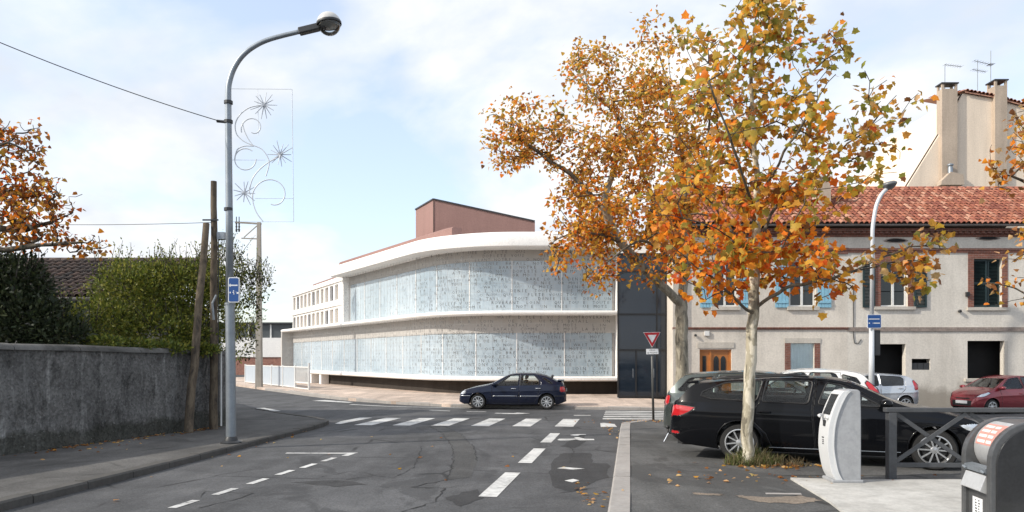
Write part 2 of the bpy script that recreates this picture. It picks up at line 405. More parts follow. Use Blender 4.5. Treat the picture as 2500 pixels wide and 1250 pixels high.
# left footway, kerb line from near to the rounded corner and off along the side street
LK = [(-7.2, -6), (-6.02, 6), (-5.9, 8.6), (-5.66, 11), (-5.42, 14.1), (-5.2, 17.5), (-5.05, 19.6), (-5.12, 20.6), (-5.45, 21.4), (-6.1, 22.2), (-7.2, 23.5), (-9.4, 26.6), (-14, 33.8), (-22, 46)]
sheet('left_footway', LK + [(-26, 44), (-26, -6)], M_foot, 0.105, skirt=0.3)['kind'] = 'structure'
# right-hand island with the parking bays
RK = [(-0.55, -1.5), (1.12, 8.5), (2.86, 19.4), (3.0, 20.1), (3.3, 20.55), (3.9, 20.9)]
island = sheet('parking_island', [(p[0] + 0.1, p[1]) for p in RK] + [(7.2, 21.6), (9.5, 22.4), (14, 21.2), (30, 18), (30, -1.5)], M_lot, 0.095, skirt=0.3); struct(island)
def gp(x, y): return -0.012 - 0.03 * ss(38, 50, y) - 0.10 * ss(5.8, 8.0, x) * ss(27, 31, y)
FK = [(7.0, 26.2), (5.4, 26.5), (2.6, 27.1), (0, 27.75), (-2.4, 28.5), (-5, 30.6), (-7.2, 33.0), (-9.8, 36.6), (-14.9, 44.4), (-22, 55.5), (-30, 68)]
sheet('building_pavement', FK + [(-22, 72), (8, 72), (8.0, 31.5), (8.0, 27.2)], M_pink, 0.0, gp, skirt=0.4)['kind'] = 'structure'

def kerb(path, width, height, mat, side, parent_name, hf, zoff, length=1.0):
    """a row of single kerb stones along path; side=+1 puts the stones right of it"""
    root = bpy.data.objects.new(parent_name, None); COL.objects.link(root); root['kind'] = 'structure'
    P = [Vector((p[0], p[1], 0)) for p in path]; seg = []; d = 0
    L = [0]
    for a, b in zip(P, P[1:]): L.append(L[-1] + (b - a).length)
    def at(s):
        for i in range(len(P) - 1):
            if s <= L[i + 1]: return P[i].lerp(P[i + 1], (s - L[i]) / (L[i + 1] - L[i]))
        return P[-1]
    s = 0.0; rnd = random.Random(7)
    while s < L[-1] - 0.2:
        e = min(s + length, L[-1]); a = at(s + 0.008); b = at(e - 0.008); dr = (b - a).normalized(); nrm = Vector((dr.y, -dr.x, 0)) * side
        j = rnd.uniform(-0.008, 0.008); mb = MB(); vs = []
        for p in (a, b):
            z = hf(p.x, p.y) + zoff + j
            for u, zz in ((0.0, -height - 0.1), (0.0, -0.025), (0.025, 0.0), (width, 0.0), (width, -height - 0.1)):
                q = p + nrm * u; vs.append((q.x, q.y, z + zz))
        mb.add(vs, [(0, 1, 6, 5), (1, 2, 7, 6), (2, 3, 8, 7), (3, 4, 9, 8), (4, 3, 2, 1, 0), (5, 6, 7, 8, 9)])
        mb.obj('kerb_stone', mat, root); s = e
    return root
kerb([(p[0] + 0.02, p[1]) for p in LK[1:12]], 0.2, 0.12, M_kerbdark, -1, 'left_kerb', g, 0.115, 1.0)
kerb(RK, 0.24, 0.12, M_kerb, 1, 'right_kerb', g, 0.11, 1.35)
kerb([(p[0], p[1] - 0.02) for p in FK[:9]], 0.2, 0.13, M_kerb, 1, 'far_kerb', gp, 0.006, 1.2)

# concrete apron under the street furniture
sheet('concrete_slab', [(3.86, 10.22), (4.6, 10.05), (9.5, 10.1), (9.5, 4.0), (3.2, 4.0), (3.45, 7.4), (3.66, 8.5)], M_slab, 0.125, skirt=0.1)['kind'] = 'structure'

# painted markings
mark_root = bpy.data.objects.new('road_markings', None); COL.objects.link(mark_root); mark_root['kind'] = 'structure'
def mark(name, poly, dz=0.006, hf=g): return sheet(name, poly, M_mark, dz, hf, 1.0, parent=mark_root)
def bar(name, x, y, length, w, ang=None, **k):
    d = Vector((0.155, 0.988, 0)) if ang is None else Vector((sin(ang), cos(ang), 0)); n = Vector((d.y, -d.x, 0))
    a = Vector((x, y, 0)) - d * length / 2; b = Vector((x, y, 0)) + d * length / 2
    return mark(name, [tuple((p + n * q)[:2]) for p, q in ((a, -w / 2), (a, w / 2), (b, w / 2), (b, -w / 2))], **k)
for i, x in enumerate((-3.88, -2.82, -1.75, -0.66, 0.46, 1.6)):
    bar('crossing_stripe', x, 21.55 - 0.09 * i, 2.7, 0.5)
mark('crossing_stripe', [(-4.98, 20.75), (-4.8, 20.6), (-4.35, 23.0), (-4.75, 23.0), (-5.0, 21.6)])
mark('crossing_stripe', [(2.36, 19.6), (2.8, 19.65), (2.86, 20.6), (2.62, 21.0), (2.5, 20.9)])
for i in range(5):
    y = 22.35 + i * 0.86; x0 = 2.75 + 0.13 * i
    mark('crossing_stripe', [(x0, y), (5.9 + 0.2 * i, y - 0.25), (5.9 + 0.2 * i, y + 0.2), (x0 + 0.05, y + 0.43)])
bar('lane_dash', -0.15, 10.45, 2.1, 0.24); bar('lane_dash', 0.385, 13.65, 2.15, 0.24); bar('lane_dash', 0.885, 16.85, 2.1, 0.24)
for x, y in ((-3.97, 8.93), (-3.81, 9.8), (-3.67, 10.65), (-3.54, 11.5), (-3.38, 12.25), (-3.24, 13.05)): bar('parking_dash', x, y, 0.5, 0.11)
mark('parking_line', [(-4.28, 13.9), (-3.0, 13.86), (-2.92, 14.02), (-4.28, 14.02)]); bar('parking_dash', -3.05, 13.72, 0.34, 0.13)
# edge lines by the far kerb
mark('edge_line', [(-9.0, 33.2), (-7.0, 31.6), (-6.9, 32.0), (-8.6, 33.9)])
mark('edge_line', [(-6.7, 30.2), (-5.0, 28.95), (-1.6, 27.7), (-1.6, 27.85), (-4.95, 29.15), (-6.6, 30.4)])
mark('edge_line', [(-3.0, 26.5), (-2.2, 26.1), (-2.2, 26.25), (-2.95, 26.72)])
mark('edge_line', [(-1.6, 25.9), (-0.9, 25.65), (-0.9, 25.8), (-1.6, 26.05)])
mark('arrow_marking', [(-0.6, 24.9), (0.2, 24.55), (0.62, 24.95), (0.2, 25.3), (0.05, 25.05), (-0.55, 25.15)])
mark('edge_line', [(2.0, 23.9), (2.55, 23.9), (2.57, 24.1), (2.02, 24.1)])
mark('edge_line', [(-9.9, 27.6), (-8.6, 26.0), (-8.2, 26.2), (-9.4, 28.0)])
# bicycle symbol and a worn arrow in the cycle lane
bx, by = 1.42, 16.55
def bp(u, v): return (bx + u + 0.16 * v, by + v * 2.1)
mark('bicycle_symbol', [bp(*q) for q in ((-0.40, -0.1), (-0.33, -0.17), (-0.12, -0.14), (0.02, -0.05), (0.10, -0.14), (0.42, -0.12), (0.42, 0.0), (0.22, 0.02), (0.08, 0.18), (-0.03, 0.17), (0.02, 0.06), (-0.1, 0.03), (-0.36, 0.02))])
mark('bicycle_symbol', [bp(*q) for q in ((-0.08, 0.38), (0.0, 0.33), (0.07, 0.34), (0.12, 0.44), (0.27, 0.47), (0.26, 0.52), (0.06, 0.53), (-0.04, 0.5), (-0.12, 0.44))])
mark('arrow_marking', [(0.73, 11.95), (0.98, 11.8), (1.18, 11.92), (1.0, 12.0), (0.86, 12.1)])
mark('arrow_marking', [(0.76, 10.7), (0.86, 10.55), (0.98, 10.72), (0.9, 10.85)])

# ------------------------------------------------------------------ curved white building
WA = Vector((5.15, 36, 0)); WB = Vector((-3.24, 36, 0)); WD = Vector((-0.541, 0.841, 0))
TURN = atan2(0.841, -0.541) - pi; TURN = -(pi - atan2(0.841, -0.541))       # heading turns from -x to WD
WR = 6.5; TL = WR * math.tan(abs(TURN) / 2); S1 = (WA - WB).length - TL; SARC = WR * abs(TURN)
CEN = Vector((WB.x + TL, 36 + WR, 0))
def wall_at(s):                                     # point on the building line, outward normal
    if s <= S1: return WA + Vector((-s, 0, 0)), Vector((0, -1, 0))
    if s <= S1 + SARC:
        a = (s - S1) / WR; n = Vector((-sin(a), -cos(a), 0)); return CEN + n * WR, n
    a = abs(TURN); n = Vector((-sin(a), -cos(a), 0)); d = Vector((-cos(a), sin(a), 0))
    return CEN + n * WR + d * (s - S1 - SARC), n
def s_stations(s0, s1, st=0.4):
    k = max(2, int((s1 - s0) / st)); return [s0 + (s1 - s0) * i / k for i in range(k + 1)]
def sweep(mb, prof, s0, s1, st=0.4):                # closed profile of (out, z) carried along the line
    S = s_stations(s0, s1, st); n = len(prof); vs = []
    for s in S:
        p, nr = wall_at(s)
        for u, z in prof: q = p + nr * u; vs.append((q.x, q.y, z))
    fs = [(i * n + k, i * n + (k + 1) % n, (i + 1) * n + (k + 1) % n, (i + 1) * n + k) for i in range(len(S) - 1) for k in range(n)]
    fs += [tuple(range(n))[::-1], tuple((len(S) - 1) * n + k for k in range(n))]
    return mb.add(vs, fs)
SU = S1 + SARC + 11.6; SL = S1 + SARC + 24.9        # ends of the upper and the lower storey
lib = thing('curved_white_building', 'white two storey building with curved glass front printed with rows of letters', 'building', (WA.x, WA.y, 0))
lib_off = Matrix.Translation((-WA.x, -WA.y, 0))
def lp(mb, name, mat, parent=None, **k): return mb.obj(name, mat, parent or lib, M=lib_off if parent in (None, lib) else lib_off, **k)
def band(z0, z1, out, inn=-0.75, r=0.06): return [(inn, z0), (out - r, z0), (out, z0 + r), (out, z1 - r), (out - r, z1), (inn, z1)]
roofp = [(-2.6, 7.2), (-0.75, 7.16), (0.3, 7.13), (0.4, 7.2), (0.41, 7.45), (0.32, 7.72), (0.08, 7.9), (-0.4, 8.0), (-2.6, 8.02)]
lp(sweep(MB(), roofp, -0.0, SU + 0.5, 0.3), 'roof_fascia', M_white, smooth=True, auto=25)
lp(sweep(MB(), band(3.88, 4.08, 0.16), 0.0, SL, 0.3), 'floor_band', M_white, smooth=True, auto=25)
lp(sweep(MB(), band(0.64, 0.86, 0.16), 0.0, SL - 4.2, 0.3), 'base_band', M_white, smooth=True, auto=25)
lp(sweep(MB(), [(-0.8, -0.25), (-0.55, -0.25), (-0.55, 0.64), (-0.8, 0.64)], 0.0, SL - 4.2), 'plinth', M_plinth)
# right-hand end frame and left-hand end walls
lp(MB().box(5.15, 5.3, 35.84, 38.5, 0.64, 7.2), 'end_frame', M_white)
lp(MB().box(5.12, 5.28, 36.5, 38.5, -0.2, 0.64), 'plinth', M_plinth)
mb = MB(); sweep(mb, [(0.14, 0.3), (0.14, 3.88), (-6, 3.88), (-6, 0.3)], SL - 0.25, SL, 0.3); lp(mb, 'end_wall', M_beige)
mb = MB(); sweep(mb, [(-0.3, 4.08), (-0.3, 7.15), (-6, 7.15), (-6, 4.08)], SU, SU + 0.2, 0.3); lp(mb, 'end_wall', M_white)
for s in (SL - 7.6, SL - 9.8):                      # short white piers under the wing
    mb = MB(); sweep(mb, [(0.05, -0.15), (0.05, 0.64), (-0.5, 0.64), (-0.5, -0.15)], s, s + 0.45, 0.3); lp(mb, 'pier', M_white)
# recessed spandrels, flat roofs over the lower wing
lp(sweep(MB(), [(-0.82, 6.62), (-0.72, 6.62), (-0.72, 7.16), (-0.82, 7.16)], 0.0, SU), 'spandrel', M_beige, smooth=True, auto=25)
lp(sweep(MB(), [(-0.82, 3.02), (-0.72, 3.02), (-0.72, 3.89), (-0.82, 3.89)], 0.0, SL - 0.25), 'spandrel', M_beige, smooth=True, auto=25)
lp(sweep(MB(), [(-9, 3.9), (-0.74, 3.9), (-0.74, 4.1), (-9, 4.1)], SU, SL), 'lower_roof', M_white)
def pane_mat():
    m, t, b, o = nodes('fritted_glass'); v = coords(t, world=True)
    n = noise(t, v, 0.35, 4, 0.5, 0.6); f = noise(t, v, 6, 4, 0.6); r = N(t, 'ShaderNodeObjectInfo').outputs['Random']
    c = ramp(t, n, [(0.3, (0.33, 0.41, 0.47)), (0.7, (0.50, 0.57, 0.62))])
    c = mix(t, 0.3, c, ramp(t, f, [(0.3, (0.75,) * 3), (0.65, (1.1,) * 3)]), 'MULTIPLY')
    c = mix(t, 0.35, c, ramp(t, r, [(0.0, (0.8, 0.82, 0.84)), (1.0, (1.12, 1.12, 1.12))]), 'MULTIPLY')
    setc(t, b, c); b.inputs['Roughness'].default_value = 0.12; b.inputs['Specular IOR Level'].default_value = 0.7
    bump(t, b, f, 0.03, 0.01); return m
M_pane = pane_mat()
def glazing(z0, z1, s0, s1, w):
    k = round((s1 - s0) / w); w = (s1 - s0) / k
    for i in range(k):
        a, b = s0 + i * w + 0.012, s0 + (i + 1) * w - 0.012; S = s_stations(a, b, 0.35); vs = []
        for s in S:
            p, nr = wall_at(s)
            for u, z in ((-0.76, z0), (-0.76, z1)): q = p + nr * u; vs.append((q.x, q.y, z))
        mb = MB().add(vs, [(2 * j, 2 * j + 2, 2 * j + 3, 2 * j + 1) for j in range(len(S) - 1)])
        o = lp(mb, 'glass_pane', M_pane, smooth=True)
        mf = MB(); sweep(mf, [(-0.78, z0), (-0.74, z0), (-0.74, z1), (-0.78, z1)], b - 0.012, b + 0.036, 0.3)
        mf.obj('mullion', M_white, o, M=lib_off)
glazing(0.86, 3.03, 0.15, SL - 0.3, 2.45); glazing(4.08, 6.63, 0.15, SU - 0.1, 2.45)
lp(sweep(MB(), [(-0.9, 0.3), (-0.85, 0.3), (-0.85, 7.1), (-0.9, 7.1)], 0.05, SU), 'back_wall', M_beige)
lp(sweep(MB(), [(-0.9, 0.3), (-0.85, 0.3), (-0.85, 3.9), (-0.9, 3.9)], SU, SL - 0.2), 'back_wall', M_beige)
# printed letters and the fine net they hang on, just inside the frame
frag = ['MONTROVERANT', 'OR MOIT LA BOIT', 'WAIT', 'BARE', 'ENLBEANT DNY', 'UE MOTS', 'BATAIL', 'COMME', 'SIL Y', 'DOPLETE VOUS', 'O NOU', 'LO BRE', 'DENIE', 'QUI', 'LOIN', 'NOTRE', 'UN', 'TOUTE']
rnd = random.Random(11); let = MB(); net = MB()
cap = {ch: text_geo(ch, 1.0, 1) for ch in 'ABCDEFGHIJKLMNOPQRSTUVWXYZ'}
def letter(s, z, ch, h):
    p, nr = wall_at(s); tn = Vector((-nr.y, nr.x, 0)) * 1.0
    vs, fs = cap[ch]; o = p + nr * 0.02
    let.add([(o.x + tn.x * x * h, o.y + tn.y * x * h, z + zz * h) for x, _, zz in vs], fs)
for z0, z1, s1 in ((0.95, 3.85, SL - 0.6), (4.18, 7.05, SU - 0.3)):
    nrow = 15; dzr = (z1 - z0) / nrow
    for r_ in range(nrow):
        z = z0 + (r_ + 0.5) * dzr; s = 0.25 + rnd.uniform(0, 0.5)
        while s < s1:
            w = rnd.choice(frag)[::-1]
            for ch in w:
                if ch != ' ' and rnd.random() < (0.9 if s < S1 + 2 else 0.7 if s < S1 + SARC else 0.4) and s < s1: letter(s, z, ch, rnd.uniform(0.19, 0.225) if s < S1 + SARC else rnd.uniform(0.12, 0.17))
                s += 0.175
            s += rnd.choice((0.15, 0.3, 0.3, 0.7))
    for k in range(int(s1 / 0.42)):
        p, nr = wall_at(0.2 + k * 0.42); q = p + nr * 0.0
        net.beam((q.x, q.y, z0 - 0.1), (q.x, q.y, z1 + 0.05), 0.008, 0.008)
    for k in range(8):
        S = s_stations(0.1, s1, 1.2); net.tube([(wall_at(s)[0].x, wall_at(s)[0].y, z0 + k * (z1 - z0) / 7) for s in S], 0.004, 4)
M_letter = plain('letter_print', (0.09, 0.088, 0.085), 0.7, var=0.35)
lo_ = lp(let, 'lettering', M_letter, fixn=False); lo_['kind'] = 'stuff'
no_ = lp(net, 'facade_net', plain('net_wire', (0.4, 0.4, 0.39), 0.5), fixn=False); no_['kind'] = 'stuff'
# terracotta roof edge and the raised terracotta volume
sw = sweep(MB(), [(-1.6, 7.9), (-1.5, 7.9), (-1.5, 8.62), (-1.6, 8.7), (-2.2, 8.7), (-2.2, 7.9)], S1 + 5.0, SU + 4.2)
lp(sw, 'terracotta_parapet', M_terra)
lp(sweep(MB(), [(-5, 7.86), (-1.5, 7.86), (-1.5, 7.92), (-5, 7.92)], S1 + 4.6, SU + 4.2), 'roof_underside', M_plinth)
tv = [(-4.45, 41.8), (1.3, 41.8), (1.3, 47), (-5.9, 45.2)]; tz = [10.75, 9.5, 9.5, 10.85]
mb = MB().add([(x, y, 7.9) for x, y in tv] + [(x, y, z) for (x, y), z in zip(tv, tz)], [(0, 1, 5, 4), (1, 2, 6, 5), (2, 3, 7, 6), (3, 0, 4, 7), (4, 5, 6, 7)])
lp(mb, 'terracotta_volume', M_terra)
mb = MB()
for a, b in ((0, 1), (3, 0)): mb.beam((tv[a][0], tv[a][1], tz[a] + 0.03), (tv[b][0], tv[b][1], tz[b] + 0.03), 0.12, 0.08)
lp(mb, 'coping', M_dkmetal)
lp(MB().box(-4.46, -4.43, 41.77, 41.8, 7.95, 10.7), 'panel_joint', M_plinth)

# ------------------------------------------------------------------ dark glass entrance beside it
M_dglass = plain('dark_glass', (0.013, 0.02, 0.031), 0.05, var=0.15, scale=0.6, spec=0.6)
ent = thing('glass_entrance', 'tall dark blue glass entrance between the white building and the stone house', 'entrance', (5.8, 32.6, 0))
eo = Matrix.Translation((-5.8, -32.6, 0)); ex0, ex1, ey = 4.66, 6.84, 32.6
zr = [0.06, 2.12, 3.7, 5.6, 6.35]; M_mull = plain('mullion_black', (0.012, 0.013, 0.015), 0.4)
for i in range(4):
    if i == 0:
        for a, b in ((ex0, 5.48), (5.48, 6.4), (6.4, ex1)):
            d = MB().box(a + 0.03, b - 0.03, ey, ey + 0.05, 0.05, zr[1] - 0.03).obj('door' if b < 6.5 else 'glass_pane', M_dglass, ent, M=eo)
            if b < 6.5: MB().tube([(b - 0.14, ey - 0.06, 0.9), (b - 0.14, ey - 0.06, 1.3)], 0.012, 6).obj('handle', M_steel, d, M=eo)
    else:
        for a, b in ((ex0, 6.4), (6.4, ex1)): MB().box(a + 0.03, b - 0.03, ey, ey + 0.05, zr[i] + 0.03, zr[i + 1] - 0.03).obj('glass_pane', M_dglass, ent, M=eo)
for z in zr: MB().box(ex0, ex1, ey - 0.03, ey + 0.06, z - 0.04, z + 0.04).obj('transom', M_mull, ent, M=eo)
for x in (ex0 + 0.03, 5.48, 6.4, ex1 - 0.03): MB().box(x - 0.03, x + 0.03, ey - 0.025, ey + 0.055, 0.04, 6.31 if x != 5.48 else zr[1]).obj('mullion', M_mull, ent, M=eo)
MB().box(ex0 + 0.1, ex1, ey + 0.2, ey + 0.3, 0, 6.3).obj('inner_wall', M_plinth, ent, M=eo)
MB().add([(ex0 + 0.005, ey - 0.02, 0.0), (5.22, 36.1, 0.0), (5.22, 36.1, 6.3), (ex0 + 0.005, ey - 0.02, 6.3), (ex0 + 0.08, ey + 0.01, 0.0), (5.3, 36.1, 0.0), (5.3, 36.1, 6.3), (ex0 + 0.08, ey + 0.01, 6.3)], [(0, 1, 2, 3), (4, 7, 6, 5), (0, 4, 5, 1), (3, 2, 6, 7)]).obj('side_glazing', M_dglass, ent, M=eo)
MB().prism([(ex0, ey - 0.08), (ex1, ey - 0.08), (ex1, 38.0), (5.35, 38.0), (5.3, 36.5)], 6.4, 7.0, 'z').obj('fascia', M_white, ent, M=eo)

# tar repairs and cracks in the road
M_tar = asphalt('tar_repair', (0.046, 0.046, 0.047), patch=False); M_crack = plain('crack_seam', (0.026, 0.026, 0.026), 0.95)
M_worn = asphalt('worn_strip', (0.075, 0.075, 0.074), patch=False)
def wob(poly, amp, seed, n=6):
    rn = random.Random(seed); out = []
    for (a, b), (c, d) in zip(poly, poly[1:] + poly[:1]):
        for i in range(n): t = i / n; out.append((a + (c - a) * t + rn.uniform(-amp, amp), b + (d - b) * t + rn.uniform(-amp, amp)))
    return out
rep = bpy.data.objects.new('road_repairs', None); COL.objects.link(rep); rep['kind'] = 'structure'
def gpx(x, y): D = 1.75 * FPX / (y - HOR); D = (1.75 - g(0, D)) * FPX / (y - HOR); return ((x - 1250) / FPX * D, D)
for k, q in enumerate(([(1345, 1128), (1372, 1106), (1442, 1106), (1446, 1130), (1488, 1132), (1484, 1166), (1440, 1180), (1400, 1200), (1350, 1192), (1338, 1160)],
                       [(1370, 1090), (1400, 1068), (1425, 1060), (1432, 1078), (1400, 1094)], [(700, 1178), (820, 1172), (900, 1182), (820, 1188)], [(1090, 1215), (1160, 1195), (1180, 1215), (1120, 1238)])):
    sheet('tar_patch', wob([gpx(*p) for p in q], 0.035, k, 5), M_tar, 0.003, g, 1.0, parent=rep)
strip_l = [(1047, 1040), (1080, 1058), (1100, 1085), (1107, 1115), (1103, 1150), (1090, 1172)]; strip_r = [(1085, 1040), (1125, 1060), (1155, 1090), (1166, 1125)]
sheet('trench_strip', [gpx(*p) for p in strip_l] + [gpx(1150, 1165)] + [gpx(*p) for p in strip_r[::-1]], M_worn, 0.003, g, 1.0, parent=rep)
def crack(pts, w, seed):
    rn = random.Random(seed); P = [Vector((*gpx(*p), 0)) for p in pts]; Q_ = []
    for a, b in zip(P, P[1:]):
        k = max(2, int((b - a).length / 0.12))
        for i in range(k): Q_.append(a.lerp(b, i / k) + Vector((rn.uniform(-.03, .03), rn.uniform(-.03, .03), 0)))
    Q_.append(P[-1]); mb = MB(); vs = []
    for i, p in enumerate(Q_):
        d = (Q_[min(i + 1, len(Q_) - 1)] - Q_[max(0, i - 1)]); d = d.normalized() if d.length else Vector((1, 0, 0)); n = Vector((-d.y, d.x, 0)) * w * rn.uniform(0.15, 0.9) / 2
        for q in (p + n, p - n): vs.append((q.x, q.y, g(q.x, q.y) + 0.0055))
    mb.add(vs, [(2 * i, 2 * i + 1, 2 * i + 3, 2 * i + 2) for i in range(len(Q_) - 1)]).obj('crack', M_crack, rep, fixn=False)
for k, (p, w) in enumerate(((strip_l, .03), (strip_r, .028), ([(780, 1165), (860, 1150), (960, 1168), (1010, 1140), (1030, 1090)], .025), ([(1090, 1172), (1000, 1190), (1085, 1192), (1060, 1225), (980, 1250)], .03), ([(490, 1240), (590, 1215), (620, 1205), (500, 1200), (490, 1215)], .025), ([(700, 1185), (790, 1180), (910, 1162)], .02), ([(1385, 1085), (1400, 1100), (1390, 1130)], .03), ([(1040, 1192), (1100, 1190), (1250, 1172)], .02))): crack(p, w, k)

# grit and a concrete edging strip on the island
M_sand = asphalt('grit', (0.26, 0.215, 0.17), patch=False)
def gi(x, y): D = (1.75 - 0.1 - g(3, 9)) * FPX / (y - HOR); return ((x - 1250) / FPX * D, D)
for k, q in enumerate(([(1790, 1208), (1860, 1213), (1960, 1210), (2008, 1222), (1960, 1230), (1850, 1226)], [(1690, 1202), (1770, 1206), (1760, 1210), (1700, 1207)])):
    sheet('sandy_patch', wob([gi(*p) for p in q], 0.03, 40 + k, 7), M_sand, 0.099, g, 1.0, parent=rep)
sheet('edging_strip', [gi(*p) for p in ((1868, 1203), (1955, 1204), (1958, 1208), (1870, 1207))], M_kerb, 0.102, g, 1.0, parent=rep)
# ------------------------------------------------------------------ stone terrace on the right
HY = 31.3
M_plaster = stained('old_plaster', (0.69, 0.635, 0.56), (0.53, 0.485, 0.425), 0.2, bmp=0.08, blotch=0.85, foot=(-0.45, 1.1, (0.24, 0.21, 0.18)))
M_plaster2 = stained('grey_plaster', (0.71, 0.665, 0.595), (0.56, 0.52, 0.46), 0.18, bmp=0.08, blotch=0.8, foot=(-0.45, 1.3, (0.27, 0.24, 0.20)))
M_cream = stained('cream_render', (0.80, 0.68, 0.55), (0.73, 0.62, 0.50), 0.2, bmp=0.06, blotch=0.4)
M_creamdk = stained('chimney_render', (0.50, 0.41, 0.325), (0.36, 0.295, 0.235), 0.3, bmp=0.1, blotch=0.5)
M_brick = brick_mat('red_brick', (0.25, 0.09, 0.06), (0.17, 0.065, 0.048), (0.24, 0.18, 0.15))
M_brickg = brick_mat('grey_brick', (0.28, 0.22, 0.19), (0.22, 0.175, 0.15), (0.33, 0.29, 0.26))
M_stone = stained('dressed_stone', (0.55, 0.51, 0.45), (0.4, 0.37, 0.32), 0.3, bmp=0.15)
M_wframe = plain('white_window_paint', (0.7, 0.7, 0.68), 0.5, var=0.1)
M_wpane = plain('window_glass', (0.02, 0.024, 0.028), 0.05, var=0.4, scale=0.8, spec=0.6)
M_blueshut = plain('pale_blue_shutter', (0.24, 0.47, 0.60), 0.65, var=0.12, scale=5)
M_greenshut = plain('dark_green_shutter', (0.014, 0.032, 0.034), 0.55, var=0.25, scale=5)
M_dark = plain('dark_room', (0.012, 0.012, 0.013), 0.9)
M_tile = tile_mat('roman_tile', [(0.30, 0.10, 0.055), (0.40, 0.155, 0.095), (0.23, 0.07, 0.045), (0.52, 0.28, 0.19), (0.32, 0.105, 0.065), (0.2, 0.062, 0.042), (0.36, 0.15, 0.095)])
M_tileold = tile_mat('old_tile', [(0.07, 0.045, 0.036), (0.045, 0.034, 0.03), (0.09, 0.055, 0.042), (0.035, 0.03, 0.028), (0.06, 0.042, 0.035)])
M_doorwood = plain('varnished_oak', (0.42, 0.15, 0.03), 0.4, var=0.25, scale=4, coat=0.3)
M_gutter = plain('zinc_gutter', (0.22, 0.2, 0.19), 0.5, 0.4)

def holed(mb, x0, x1, z0, z1, y, holes, depth=0.28):
    xs = sorted({x0, x1, *[h[0] for h in holes], *[h[1] for h in holes]}); zs = sorted({z0, z1, *[h[2] for h in holes], *[h[3] for h in holes]})
    for a, b in zip(xs, xs[1:]):
        for c, d in zip(zs, zs[1:]):
            mx_, mz_ = (a + b) / 2, (c + d) / 2
            if any(h[0] < mx_ < h[1] and h[2] < mz_ < h[3] for h in holes): continue
            mb.add([(a, y, c), (b, y, c), (b, y, d), (a, y, d)], [(0, 1, 2, 3)])
    for a, b, c, d in holes:
        mb.add([(a, y, c), (b, y, c), (b, y, d), (a, y, d), (a, y + depth, c), (b, y + depth, c), (b, y + depth, d), (a, y + depth, d)],
               [(0, 4, 5, 1), (1, 5, 6, 2), (2, 6, 7, 3), (3, 7, 4, 0)])
    return mb
def hz(px_, py_, D=HY):
    p = pt(px_, py_, D); return p.x, p.z
def hbox(px0, px1, py0, py1, D=HY):                  # photo box on the facade -> x0, x1, z0, z1
    a = pt(px0, py1, D); b = pt(px1, py0, D); return a.x, b.x, a.z, b.z

tile_me = {}
def half_tile(r, length, mat, taper=0.82):
    k = (r, length, mat.name)
    if k not in tile_me:
        n = 6; vs = []
        for yy, rr in ((0.0, r), (length, r * taper)):
            for th in (0.0, 0.018):
                for i in range(n + 1):
                    a = pi * i / n; vs.append(((rr - th) * cos(a), yy, (rr - th) * sin(a)))
        q = n + 1; fs = []
        for i in range(n):
            fs += [(i, i + 1, 2 * q + i + 1, 2 * q + i), (i, q + i, q + i + 1, i + 1)]
        me = bpy.data.meshes.new('tile'); me.from_pydata(vs, [], fs); me.materials.append(mat)
        me.polygons.foreach_set('use_smooth', [True] * len(me.polygons)); tile_me[k] = (me, vs, fs)
    return tile_me[k]
def tiled(parent, org, ux, us, ncol, nrow, pitch, run, mat, pick, seed=1, off=Vector((0, 0, 0))):
    """canal tiles: org = lower left of the slope, ux along the eave, us up the slope; pick(c, r) -> a tile of its own"""
    me, vs, fs = half_tile(pitch * 0.46, run * 1.22, mat); rnd = random.Random(seed)
    un = ux.cross(us).normalized()
    rest_v = []; rest_f = []; tints = []
    for r in range(nrow):
        for c in range(ncol):
            j = rnd.uniform(-0.012, 0.012); yaw = rnd.uniform(-0.05, 0.05)
            p = org + ux * ((c + 0.5) * pitch + j) + us * (r * run + rnd.uniform(-0.02, 0.02)) + un * (0.01 + rnd.uniform(0, 0.012))
            us2 = (us - un * 0.06 + ux * yaw).normalized(); ux2 = ux - us2 * ux.dot(us2); ux2.normalize(); un2 = ux2.cross(us2)
            Mx = Matrix((ux2, us2, un2)).transposed().to_4x4(); Mx.translation = p - off
            if pick(c, r): link_mesh('tile', me, parent, M=Mx)
            else:
                b = len(rest_v); rest_v += [tuple(Mx @ Vector(q)) for q in vs]; rest_f += [tuple(i + b for i in f) for f in fs]; tints += [rnd.random()] * len(vs)
    if rest_v:
        m2 = bpy.data.meshes.new('tile_courses'); m2.from_pydata(rest_v, [], rest_f); m2.materials.append(mat)
        m2.polygons.foreach_set('use_smooth', [True] * len(m2.polygons))
        at = m2.attributes.new('tint', 'FLOAT', 'POINT'); at.data.foreach_set('value', tints)
        link_mesh('tile_courses', m2, parent)['kind'] = 'stuff'

def shutter(x0, x1, z0, z1, mat, parent, off, y=HY - 0.03, louv=False):
    mb = MB(); n = 4 if not louv else 2; w = (x1 - x0) / n
    if louv:
        for a, b in ((x0, x0 + 0.07), (x1 - 0.07, x1)): mb.box(a, b, y - 0.045, y, z0, z1)
        for z in (z0, (z0 + z1) / 2 - 0.04, z1 - 0.09): mb.box(x0 + 0.07, x1 - 0.07, y - 0.042, y - 0.004, z, z + 0.09)
        z = z0 + 0.12
        while z < z1 - 0.12: mb.beam((x0 + 0.07, y - 0.025, z), (x1 - 0.07, y - 0.025, z), 0.05, 0.012, up=(0, 0.6, 0.8)); z += 0.06
    else:
        for i in range(n): mb.box(x0 + i * w + 0.006, x0 + (i + 1) * w - 0.006, y - 0.03 - 0.004 * (i % 2), y, z0, z1)
        for z in (z0 + 0.18, z1 - 0.3, (z0 + z1) / 2): mb.box(x0 + 0.02, x1 - 0.02, y - 0.058, y - 0.03, z, z + 0.1)
    return mb.obj('shutter', mat, parent, M=off)
